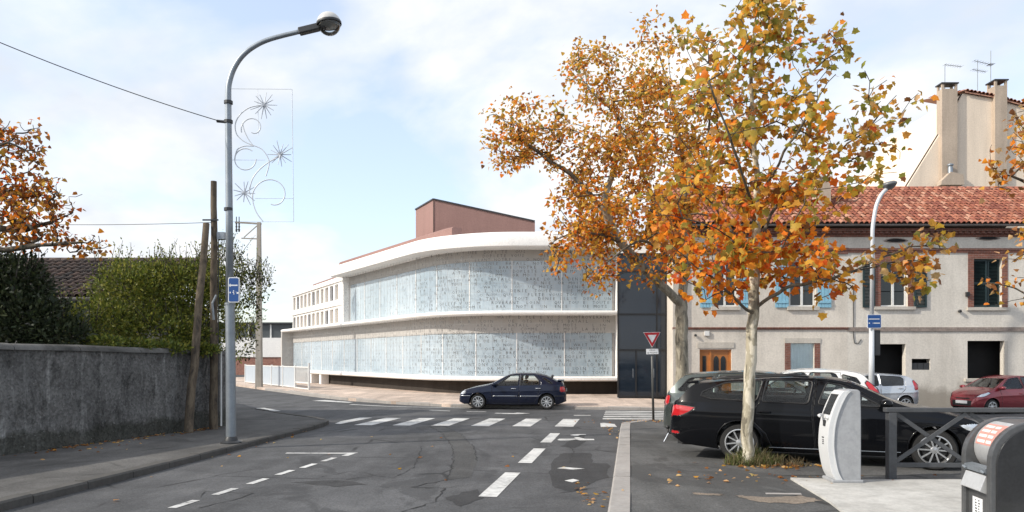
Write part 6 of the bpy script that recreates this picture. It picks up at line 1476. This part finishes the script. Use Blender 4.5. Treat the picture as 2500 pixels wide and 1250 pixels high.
def grow_tree(name, label, base, limbs, blobs, ncl, nleaf, lsize, colf, seed, bark, r0, kind='plane', group='plane trees', own=0, spread=0.32, cat='tree', tip=0.006, droop=0.45, bare=0.0):
    rng = np.random.default_rng(seed); base = Vector(base)
    root = thing(name, label, cat, base, 0, group)
    nodes_ = []; par = []; lim = []
    def add(p, q): nodes_.append(np.array(p, float)); par.append(q); return len(nodes_) - 1
    for li, pl in enumerate(limbs):                  # hand-laid limbs, sampled finely
        P = smooth_path([Vector(p) for p in pl], 4); 
        if li == 0: last = add(P[0], -1); P = P[1:]
        else:
            A = np.array(nodes_); last = int(np.argmin(((A - np.array(P[0])) ** 2).sum(1)))
            P = P[1:]
        for p in P: last = add(np.array(p) + rng.normal(0, 0.012, 3), last)
    nl = len(nodes_)
    vol = np.array([b[3] * b[4] * b[5] * (b[6] if len(b) > 6 else 1) for b in blobs]); bi = rng.choice(len(blobs), ncl, p=vol / vol.sum()); cl = []
    for b in bi:
        d = rng.normal(size=3); d /= np.linalg.norm(d); rr = rng.uniform(0.12, 1) ** (1 / 2.2)
        q = blobs[b]; cl.append((q[0] + d[0] * rr * q[3], q[1] + d[1] * rr * q[4], q[2] + d[2] * rr * q[5]))
    cl = np.array(cl); A = np.array(nodes_); dist = np.sqrt(((cl[:, None] - A[None]) ** 2).sum(2)).min(1)
    tips = []
    tops = np.array([nodes_[0][2] + 0.0])
    zmin = min(p[2] for p in nodes_) + 0.0
    for ci in np.argsort(dist):
        c = cl[ci]; A = np.array(nodes_); dv = c - A; d = np.sqrt((dv ** 2).sum(1)); pen = d + 0.9 * np.maximum(0, A[:, 2] - c[2]) + 3.0 * (A[:, 2] < P_FIRST[0])
        q = int(np.argmin(pen)); a = A[q]; L = d[q]; k = max(2, int(L / 0.22)); last = q
        side = rng.normal(0, 0.10 * L, 3); side[2] = abs(side[2]) * 0.3 - 0.02 * L
        for j in range(1, k + 1):
            t = j / k; last = add(a + (c - a) * t + side * math.sin(pi * t) + rng.normal(0, 0.012, 3), last)
        tips.append(last)
    n = len(nodes_); A = np.array(nodes_); kids = [[] for _ in range(n)]
    for i, q in enumerate(par):
        if q >= 0: kids[q].append(i)
    cnt = np.zeros(n)
    for i in range(n - 1, -1, -1): cnt[i] = max(1.0, sum(cnt[k] for k in kids[i])) if kids[i] else 1.0
    order = range(n - 1, -1, -1); cnt = np.ones(n)
    for i in order:
        if kids[i]: cnt[i] = sum(cnt[k] for k in kids[i])
    e = math.log(max(2, cnt[0])) / math.log(r0 / tip); rad = tip * cnt ** (1 / e)
    for i in range(1, n):                            # trunks keep a gentle taper before the crown
        if par[i] >= 0: rad[i] = min(rad[i], rad[par[i]] * 0.995)
    started = set(); stacks = [(0, -1)]; trunk = MB(); twig = MB(); limb = MB()
    while stacks:
        s, q = stacks.pop(); ch = [q] if q >= 0 else []; i = s
        while True:
            ch.append(i)
            if not kids[i]: break
            ks = sorted(kids[i], key=lambda k: -rad[k]); stacks += [(k, i) for k in ks[1:]]; i = ks[0]
        R_ = [rad[j] for j in ch]
        if q >= 0: R_[0] = min(rad[q] * 0.8, R_[1] * 1.15)
        mr = max(R_[1:] or R_); big = mr > 0.02; pale = mr > r0 * 0.62
        (trunk if pale else limb if big else twig).tube([A[j] for j in ch], R_, 10 if R_[0] > 0.05 else (6 if big else 4))
    off = Matrix.Translation(-base)
    if trunk.v: trunk.obj('trunk', bark, root, smooth=True, M=off)
    if limb.v: limb.obj('limbs', M_limb, root, smooth=True, M=off)['kind'] = 'stuff'
    if twig.v: twig.obj('branches', M_twig, root, smooth=True, M=off, fixn=False)['kind'] = 'stuff'
    # leaves along the last third of each twig and about its tip
    pos = []; dirs = []
    for tpi in tips:
        if rng.random() < bare: continue
        chain = [tpi]; 
        while len(chain) < 4 and par[chain[-1]] >= nl: chain.append(par[chain[-1]])
        k = rng.poisson(nleaf)
        for _ in range(k):
            j = chain[int(rng.random() ** 1.6 * len(chain))]; d = rng.normal(size=3); d /= np.linalg.norm(d)
            pos.append(A[j] + d * spread * rng.random() ** 0.7); dd = d * 0.8; dd[2] -= droop; dirs.append(dd + rng.normal(0, 0.25, 3))
    pos = np.array(pos); dirs = np.array(dirs); n = len(pos); ups = rng.normal(size=(n, 3)) * 0.7 + np.array([-0.15, -0.25, 0.8])
    size = lsize * rng.uniform(0.6, 1.3, n); cols = colf(rng, pos)
    keep = np.ones(n, bool)
    if own:                                          # the nearest, largest-looking leaves are parts of their own
        sc_ = pos[:, 1] - size * 14; idx = np.argsort(sc_)[:own]; keep[idx] = False; lib_ = {}
        for i in idx:
            key = int(rng.integers(0, 12))
            if key not in lib_: lib_[key] = leaves_mesh('leaf', kind, np.zeros((1, 3)), np.ones(1), np.array([[0, 1.0, 0]]), np.array([[0, 0, 1.0]]), cols[i:i + 1], M_leaf)
            Rm = Matrix(rot_from(dirs[i:i + 1], ups[i:i + 1])[0].tolist()).to_4x4() @ Matrix.Scale(size[i], 4)
            Rm.translation = Vector(pos[i]) - base; link_mesh('leaf', lib_[key], root, M=Rm)
    me = leaves_mesh('crown', kind, pos[keep] - np.array(base), size[keep], dirs[keep], ups[keep], cols[keep], M_leaf)
    o = link_mesh('crown', me, root); o['kind'] = 'stuff'
    return root
P_FIRST = [0.0]
def blob(x, y, rx, ry, D, rd, w=1.0):
    p = pt(x, y, D); return (p.x, p.y, p.z, rx / FPX * D, rd, ry / FPX * D, w)

# front tree
D1 = 11.7; b1 = (3.74, D1, 0.06)
def Q(x, y, dd=0.0): return pt(x, y, D1 + dd)
P_FIRST[0] = 2.3
def col1(rng, pos):
    n = len(pos); t = np.clip((pos[:, 2] - 2.2) / 5.0 + rng.normal(0, 0.14, n), 0, 1); c = np.zeros((n, 3))
    lowc = pick_cols(rng, n, dict(orange=6, red=2.2, yellow=1.8, ochre=1.8, brown=0.8)); mid_ = pick_cols(rng, n, dict(ochre=4, orange=2.6, yellow=1.8, brown=2.0, ygreen=1.6, red=0.6)); hi = pick_cols(rng, n, dict(ygreen=4, ochre=4, yellow=2.2, green=1.8, orange=0.7, tan=1.4, brown=1.2))
    right = pos[:, 0] > 5.2; lowr = pick_cols(rng, n, dict(ochre=3, tan=2, brown=2, ygreen=1.5, orange=1.2))
    c = np.where((t < 0.33)[:, None], lowc, np.where((t < 0.6)[:, None], mid_, hi)); return np.where((right & (t < 0.4))[:, None], lowr, c)
limbs1 = [[(3.74, D1, -0.1), (3.745, D1, 0.3), Q(1826, 1000), Q(1834, 880), Q(1840, 770), Q(1843, 650, .05), Q(1848, 520, .1), Q(1845, 380, .05), Q(1835, 200), Q(1842, 40), Q(1850, -60)],
          [Q(1840, 770), Q(1800, 735, -.2), Q(1760, 700, -.35), Q(1700, 650, -.6), Q(1640, 600, -.8)],
          [Q(1842, 760), Q(1900, 715, -.3), Q(1980, 690, -.5), Q(2080, 665, -.6), Q(2180, 640, -.5)],
          [Q(2080, 665, -.6), Q(2160, 625, -.5), Q(2240, 600, -.4), Q(2310, 610, -.35)],
          [Q(1843, 660, .05), Q(1800, 590, .5), Q(1740, 500, .9), Q(1660, 420, 1.2)],
          [Q(1846, 600, .08), Q(1900, 500, .5), Q(1990, 420, .8), Q(2100, 330, 1.0), Q(2190, 230, 1.0)],
          [Q(1846, 560, .08), Q(1820, 450, -.7), Q(1780, 330, -1.1), Q(1730, 200, -1.3)],
          [Q(1848, 500, .1), Q(1900, 400, -.6), Q(1960, 300, -1.0), Q(2040, 180, -1.2)],
          [Q(1842, 620, .05), Q(1930, 590, .9), Q(2020, 530, 1.3), Q(2110, 480, 1.6)],
          [Q(1845, 400, .05), Q(1790, 270, .6), Q(1750, 120, .9)], [Q(1842, 640), Q(1770, 570, -.9), Q(1690, 540, -1.2), Q(1600, 520, -1.3)]]
blobs1 = [blob(1850, 60, 130, 130, D1, 0.9), blob(1755, 150, 130, 140, D1, 1.2), blob(1940, 190, 130, 130, D1, 1.2), blob(2060, 230, 100, 110, D1, 1.0, 0.8), blob(2150, 260, 80, 115, D1 + .4, 0.8, 1.6), blob(2130, 390, 95, 70, D1 + .4, 0.9, 1.4),
          blob(1720, 330, 150, 130, D1, 1.5), blob(1880, 370, 170, 130, D1, 1.6), blob(2010, 450, 110, 90, D1, 1.3), blob(1700, 510, 140, 110, D1, 1.5, 1.3), blob(1860, 540, 150, 100, D1, 1.5, 1.3), blob(1760, 640, 150, 70, D1, 1.3, 2.6), blob(1910, 640, 130, 65, D1, 1.2, 2.6), blob(1740, 710, 75, 30, D1 - .4, 0.5, 2.4),
          blob(2030, 690, 90, 45, D1 - .4, 0.6, 1.0), blob(2180, 660, 120, 62, D1 - .4, 0.6, 3.2), blob(2270, 605, 62, 42, D1 - .4, 0.5, 3.0), blob(2010, 600, 70, 60, D1, 0.9, 1.0)]
grow_tree('plane_tree', 'young plane tree with pale trunk and glowing orange leaves in front of the black car', b1, limbs1, blobs1, 340, 14, 0.113, col1, 5, M_bark1, 0.094, own=300, spread=0.25)

# larger tree behind
D2 = 22.0
def Q2(x, y, dd=0.0): return pt(x, y, D2 + dd)
P_FIRST[0] = 3.6
def col2(rng, pos):
    n = len(pos); t = np.clip((pos[:, 2] - 3.5) / 9.0 + rng.normal(0, 0.12, n), 0, 1)
    lowc = pick_cols(rng, n, dict(ochre=4, orange=3, brown=2, red=0.8, yellow=0.8)); mid_ = pick_cols(rng, n, dict(ochre=4.5, brown=1.5, orange=1.8, tan=1.6, yellow=1.5, ygreen=0.5)); hi = pick_cols(rng, n, dict(ochre=4, orange=1.4, yellow=2.2, brown=1, ygreen=1.8, tan=1.8))
    return np.where((t < 0.3)[:, None], lowc, np.where((t < 0.6)[:, None], mid_, hi))
limbs2 = [[(5.06, D2, -0.15), (5.06, D2, 0.3), Q2(1665, 900), Q2(1663, 800), Q2(1666, 730), Q2(1672, 640, .2), Q2(1676, 520, .4), Q2(1665, 380, .5), Q2(1640, 240, .5), Q2(1600, 100, .4)],
          [Q2(1665, 745), Q2(1625, 705, -.4), Q2(1570, 655, -.8), Q2(1515, 590, -1.2), Q2(1470, 510, -1.5), Q2(1410, 440, -1.6), Q2(1340, 390, -1.7), Q2(1270, 340, -1.7)],
          [Q2(1515, 590, -1.2), Q2(1450, 570, -1.9), Q2(1390, 570, -2.2), Q2(1340, 600, -2.4)], [Q2(1470, 510, -1.5), Q2(1500, 400, -.8), Q2(1510, 290, -.4), Q2(1440, 220, -.2), Q2(1400, 160)],
          [Q2(1672, 640, .2), Q2(1610, 520, 1.0), Q2(1560, 400, 1.5), Q2(1520, 300, 1.8)], [Q2(1676, 520, .4), Q2(1720, 380, -.8), Q2(1740, 230, -1.2)],
          [Q2(1670, 660, .2), Q2(1610, 610, -1.5), Q2(1560, 590, -2.4), Q2(1480, 640, -3.0)]]
blobs2 = [blob(1290, 300, 120, 75, D2 - 1.5, 1.6), blob(1235, 330, 65, 90, D2 - 1.5, 1.2), blob(1390, 370, 130, 90, D2 - 1, 2.0), blob(1440, 180, 85, 85, D2, 1.6), blob(1590, 120, 100, 100, D2, 1.8), blob(1520, 260, 110, 100, D2, 2.2), blob(1620, 280, 110, 120, D2, 2.2), blob(1500, 420, 140, 90, D2, 2.6),
          blob(1420, 520, 100, 70, D2 - 1, 2.2, 1.2), blob(1385, 620, 62, 60, D2 - 2.2, 1.2, 1.8), blob(1520, 560, 130, 80, D2 - 1, 2.6, 1.3), blob(1480, 680, 75, 38, D2 - 2.5, 1.2, 1.7), blob(1600, 640, 80, 55, D2 - 1, 2.0, 1.2), blob(1640, 460, 110, 120, D2, 2.4), blob(1740, 300, 90, 130, D2, 1.8), blob(1700, 560, 90, 100, D2, 2.0)]
grow_tree('plane_tree', 'larger plane tree with brownish orange crown leaning left over the curved building', (5.06, D2, 0.0), limbs2, blobs2, 540, 29, 0.108, col2, 8, M_bark2, 0.195, kind='plane_lo', spread=0.36, tip=0.01)

# tree over the left wall, mostly beyond the frame
D3 = 15.5; P_FIRST[0] = 2.5
def Q3(x, y, dd=0.0): return pt(x, y, D3 + dd)
def col3(rng, pos): return pick_cols(rng, len(pos), dict(orange=2.5, ochre=3, brown=5, red=1))
limbs3 = [[(-13.2, D3, 0.0), (-13.2, D3, 1.5), Q3(-270, 560), Q3(-250, 380), Q3(-230, 180), Q3(-200, 20)], [Q3(-270, 620), Q3(-150, 600, -.2), Q3(-20, 610, -.3), Q3(100, 600, -.3), Q3(200, 590, -.2)], [Q3(-265, 540), Q3(-120, 500, .3), Q3(0, 470, .4), Q3(120, 480, .4)], [Q3(-260, 470), Q3(-120, 400, -.4), Q3(20, 350, -.5)], [Q3(-262, 560), Q3(-100, 550, .2), Q3(60, 560, .3), Q3(180, 520, .3)]]
blobs3 = [blob(10, 400, 100, 110, D3, 0.8, 6), blob(-120, 330, 130, 150, D3, 1.2, 1.2), blob(-300, 200, 200, 200, D3, 2.0, 0.5), blob(-60, 500, 130, 80, D3, 0.9, 4), blob(80, 500, 90, 80, D3, 0.7, 9), blob(190, 590, 75, 35, D3, 0.5, 9), blob(20, 560, 130, 50, D3, 0.8, 8), blob(-420, 400, 200, 150, D3, 2.0, 0.5), blob(40, 340, 70, 70, D3, 0.6, 7), blob(150, 470, 50, 50, D3, 0.5, 6)]
grow_tree('plane_tree', 'bare-branched autumn tree with orange leaves over the left garden wall', (-13.2, D3, 0.0), limbs3, blobs3, 760, 4, 0.1, col3, 13, M_twig, 0.2, kind='plane_lo', spread=0.2, tip=0.007, bare=0.15)
# tree at the right edge
D4 = 15.0; P_FIRST[0] = 2.5
def Q4(x, y, dd=0.0): return pt(x, y, D4 + dd)
def col4(rng, pos): return pick_cols(rng, len(pos), dict(ochre=3, brown=3, tan=2, orange=2))
limbs4 = [[(12.3, D4, -0.1), (12.3, D4, 1.5), Q4(2720, 600), Q4(2700, 420), Q4(2680, 200)], [Q4(2722, 780), Q4(2640, 770, -.1), Q4(2540, 735, -.2), Q4(2460, 700, -.2), Q4(2400, 690, -.2)], [Q4(2722, 620), Q4(2620, 520, .2), Q4(2520, 450, .3), Q4(2430, 420, .3)], [Q4(2722, 700), Q4(2640, 620, -.2), Q4(2540, 600, -.3), Q4(2470, 640, -.3)], [Q4(2715, 560), Q4(2600, 400), Q4(2500, 330)]]
blobs4 = [blob(2460, 380, 55, 90, D4, 0.5, 1.0), blob(2540, 330, 90, 90, D4, 0.8), blob(2460, 690, 80, 60, D4, 0.5, 1.3), blob(2560, 600, 90, 80, D4, 0.8), blob(2440, 450, 45, 40, D4, 0.4, 1.2), blob(2640, 350, 150, 150, D4, 1.2)]
grow_tree('plane_tree', 'thin-leaved autumn branches reaching in from the right edge', (12.3, D4, 0.05), limbs4, blobs4, 190, 6, 0.115, col4, 17, M_twig, 0.14, kind='plane_lo', spread=0.22, tip=0.006, bare=0.12)

# hedges and shrubs: small leaves through a set of lobes, upright shoots on top
def shrub(name, label, lobes, nleaf, size, cols, seed, shoots=0, group=None, up=0.5, cat='shrub', stems=6):
    rng = np.random.default_rng(seed); base = Vector((np.mean([l[0] for l in lobes]), np.mean([l[1] for l in lobes]), 0.05))
    root = thing(name, label, cat, base, 0, group); off = np.array(base)
    vol = np.array([(l[3] * l[4] * l[5]) ** 0.67 for l in lobes]); bi = rng.choice(len(lobes), nleaf, p=vol / vol.sum()); Lb = np.array(lobes)[bi]
    d = rng.normal(size=(nleaf, 3)); d /= np.linalg.norm(d, axis=1, keepdims=True)
    rr = (0.55 + 0.5 * rng.random(nleaf)) * (1 + 0.16 * np.sin(d[:, 0] * 9 + Lb[:, 0] * 5) * np.sin(d[:, 2] * 8 + d[:, 1] * 7))
    pos = Lb[:, :3] + d * rr[:, None] * Lb[:, 3:6]; pos[:, 2] = np.maximum(pos[:, 2], 0.05)
    dirs = d + rng.normal(0, 0.6, (nleaf, 3)) + np.array([0, 0, up]); ups = rng.normal(size=(nleaf, 3)) + np.array([0, -0.4, 0.4])
    c = np.array(cols)[rng.choice(len(cols), nleaf)] * rng.uniform(0.6, 1.35, (nleaf, 1)); sz = size * rng.uniform(0.6, 1.4, nleaf)
    tw = MB()
    if shoots:
        pp = []; dd = []; cc = []
        for _ in range(shoots):
            l = lobes[rng.integers(len(lobes))]; x = l[0] + rng.uniform(-.9, .9) * l[3]; y = l[1] + rng.uniform(-.6, .6) * l[4]; z = l[2] + l[5] * 0.7
            tip_ = np.array([x + rng.normal(0, 0.25), y + rng.normal(0, .2), z + rng.uniform(0.35, 1.0) * min(1.0, l[5])]); a = np.array([x, y, z - 0.3])
            tw.tube([a, (a + tip_) / 2 + rng.normal(0, 0.03, 3), tip_], [0.012, 0.008, 0.004], 4)
            for t in np.linspace(0.25, 1, 12): pp.append(a + (tip_ - a) * t + rng.normal(0, 0.02, 3)); dd.append(rng.normal(0, 0.6, 3) + np.array([0, 0, 0.9])); cc.append(np.array(cols[rng.integers(len(cols))]) * rng.uniform(0.8, 1.4))
        pos = np.concatenate([pos, pp]); dirs = np.concatenate([dirs, dd]); c = np.concatenate([c, cc]); ups = np.concatenate([ups, rng.normal(size=(len(pp), 3)) + np.array([0, -.4, .4])]); sz = np.concatenate([sz, size * rng.uniform(0.5, 1.0, len(pp))])
    for k in range(stems):
        l = lobes[rng.integers(len(lobes))]; a = Vector((l[0] + rng.normal(0, .2), l[1] + rng.normal(0, .1), 0.0)); b = Vector((l[0] + rng.normal(0, .5) * l[3], l[1], l[2] + 0.3 * l[5]))
        tw.tube([a, a.lerp(b, .5) + Vector((rng.normal(0, .1), 0, 0)), b], [0.05, 0.035, 0.015], 6)
    if tw.v: tw.obj('stems', M_twig, root, smooth=True, M=Matrix.Translation(-base), fixn=False)['kind'] = 'stuff'
    o = link_mesh('foliage', leaves_mesh('foliage', 'simple', pos - off, sz, dirs, ups, np.clip(c, 0, 1), M_green), root); o['kind'] = 'stuff'
    return root
def lobe(x, y, rx, ry, D, rd): p = pt(x, y, D); return (p.x, p.y, p.z, rx / FPX * D, rd, ry / FPX * D)
G_dark = [(0.022, 0.034, 0.016), (0.034, 0.048, 0.02), (0.05, 0.062, 0.026)]
G_mid = [(0.14, 0.175, 0.028), (0.2, 0.225, 0.035), (0.095, 0.125, 0.024), (0.29, 0.28, 0.05)]
shrub('evergreen_shrub', 'dark evergreen shrub behind the left end of the garden wall', [lobe(20, 760, 95, 100, 15.2, 1.0), lobe(90, 790, 90, 70, 15.2, 0.9), lobe(-60, 720, 100, 120, 15.2, 1.2), lobe(40, 690, 70, 70, 15.4, 0.8), lobe(150, 820, 60, 40, 15.2, 0.7)], 11000, 0.11, G_dark, 31, shoots=30)
shrub('garden_hedge', 'bright olive green hedge spilling over the garden wall', [lobe(330, 730, 110, 90, 18.2, 0.9), lobe(430, 715, 110, 80, 18.6, 0.9), lobe(250, 790, 100, 60, 17.4, 0.8), lobe(390, 810, 120, 50, 17.8, 0.7), lobe(500, 760, 80, 90, 18.8, 0.8), lobe(505, 680, 50, 55, 19.0, 0.6), lobe(390, 685, 80, 45, 18.8, 0.7), lobe(300, 690, 60, 50, 18.8, 0.7), lobe(470, 830, 70, 35, 18.2, 0.6), lobe(180, 810, 70, 45, 16.8, 0.6)], 26000, 0.085, G_mid, 33, shoots=130)
shrub('wall_ivy', 'ivy trailing over the coping of the garden wall', [lobe(400, 850, 60, 14, 16.9, 0.25), lobe(480, 853, 60, 16, 17.6, 0.25), lobe(330, 842, 50, 12, 16.2, 0.2), lobe(250, 834, 50, 12, 15.5, 0.2)], 2600, 0.085, G_mid + [(0.1, 0.14, 0.03)], 35, cat='ivy', stems=0)
shrub('corner_shrub', 'loose shrub with thin twigs behind the lamp post', [lobe(585, 700, 45, 60, 21.5, 0.6), lobe(600, 770, 42, 60, 21.5, 0.6), lobe(590, 840, 34, 50, 21.3, 0.6), lobe(560, 650, 40, 50, 21.5, 0.6), lobe(625, 700, 40, 40, 21.5, 0.4)], 2300, 0.085, G_mid + G_dark, 37, shoots=90, stems=0)

# tuft at the foot of the front tree, litter
def tuft(name, label, c, n, rx, ry, h, cols, seed):
    rng = np.random.default_rng(seed); mb = MB(); tn = []
    for _ in range(n):
        a = rng.uniform(0, 2 * pi); r = rng.random() ** 0.6; x, y = c[0] + rx * r * cos(a), c[1] + ry * r * sin(a); hh = h * rng.uniform(0.3, 1.0) * (1.1 - 0.6 * r); z = g(x, y) + 0.095
        lean = rng.normal(0, 0.45, 2) * hh; w = rng.uniform(0.004, 0.009); an = rng.uniform(0, pi); dx_, dy_ = cos(an) * w, sin(an) * w
        mb.add([(x - dx_, y - dy_, z), (x + dx_, y + dy_, z), (x + lean[0] * .45 + dx_ * .7, y + lean[1] * .45 + dy_ * .7, z + hh * .6), (x + lean[0] * .45 - dx_ * .7, y + lean[1] * .45 - dy_ * .7, z + hh * .6), (x + lean[0], y + lean[1], z + hh * .95)], [(0, 1, 2, 3), (3, 2, 4)])
        cc = np.array(cols[rng.integers(len(cols))]) * rng.uniform(.6, 1.3); tn += [(*cc, 1.0)] * 5
    o = mb.obj(name, M_green, fixn=False); ca = o.data.color_attributes.new('tone', 'FLOAT_COLOR', 'POINT'); ca.data.foreach_set('color', np.array(tn, np.float32).reshape(-1))
    return tag(o, label, 'grass', kind='stuff')
tuft('grass_tuft', 'grass and dry weeds around the foot of the front tree', (3.85, 11.75), 1100, 0.46, 0.26, 0.36, [(0.14, 0.17, 0.05), (0.24, 0.2, 0.1), (0.2, 0.17, 0.09), (0.1, 0.13, 0.04)], 41)
tuft('dry_weeds', 'dry straw weeds under the sill of the black car', (4.3, 11.6), 200, 0.4, 0.16, 0.24, [(0.2, 0.16, 0.09), (0.14, 0.11, 0.06)], 43)
def litter(name, label, spots, n, size, weights, seed, hf):
    rng = np.random.default_rng(seed); P = []
    for k in range(n):
        cx, cy, rx, ry = spots[rng.integers(len(spots))]; x, y = cx + rng.normal(0, rx), cy + rng.normal(0, ry); P.append((x, y, hf(x, y) + rng.uniform(0.012, 0.03)))
    d = rng.normal(size=(n, 3)); d[:, 2] *= 0.12; u = np.tile([0, 0, 1.0], (n, 1)) + rng.normal(0, 0.25, (n, 3))
    me = leaves_mesh(name, 'plane_lo', np.array(P), size * rng.uniform(0.5, 1.3, n), d, u, pick_cols(rng, n, weights), M_leaf)
    o = bpy.data.objects.new(name, me); COL.objects.link(o); return tag(o, label, 'leaves', kind='stuff')
litter('fallen_leaves', 'fallen brown leaves on the parking asphalt around the front tree', [(3.9, 11.5, .45, .2), (4.3, 11.5, .3, .15), (3.9, 20.2, .9, .25), (3.6, 10.2, .9, .25)], 230, 0.065, dict(brown=4, ochre=1.5, tan=3), 51, lambda x, y: g(x, y) + 0.1)
litter('gutter_leaves', 'scattered dead leaves along the foot of the garden wall', [(-8.95, 12.5, .12, .6), (-8.4, 14.6, .1, .8), (-7.9, 16.4, .1, .7), (-7.5, 17.8, .1, .5), (-8.2, 15.2, .4, 1.4)], 380, 0.07, dict(brown=4, ochre=1, tan=2), 53, lambda x, y: g(x, y) + 0.105)
litter('road_leaves', 'few stray leaves lying on the road beside the kerbs', [(1.0, 9.3, .08, .6), (-5.2, 15, .1, 3), (2.5, 18, .08, 1), (-1.5, 13, 2.0, 3)], 90, 0.07, dict(brown=3, ochre=2, tan=3), 55, lambda x, y: g(x, y) + 0.006)
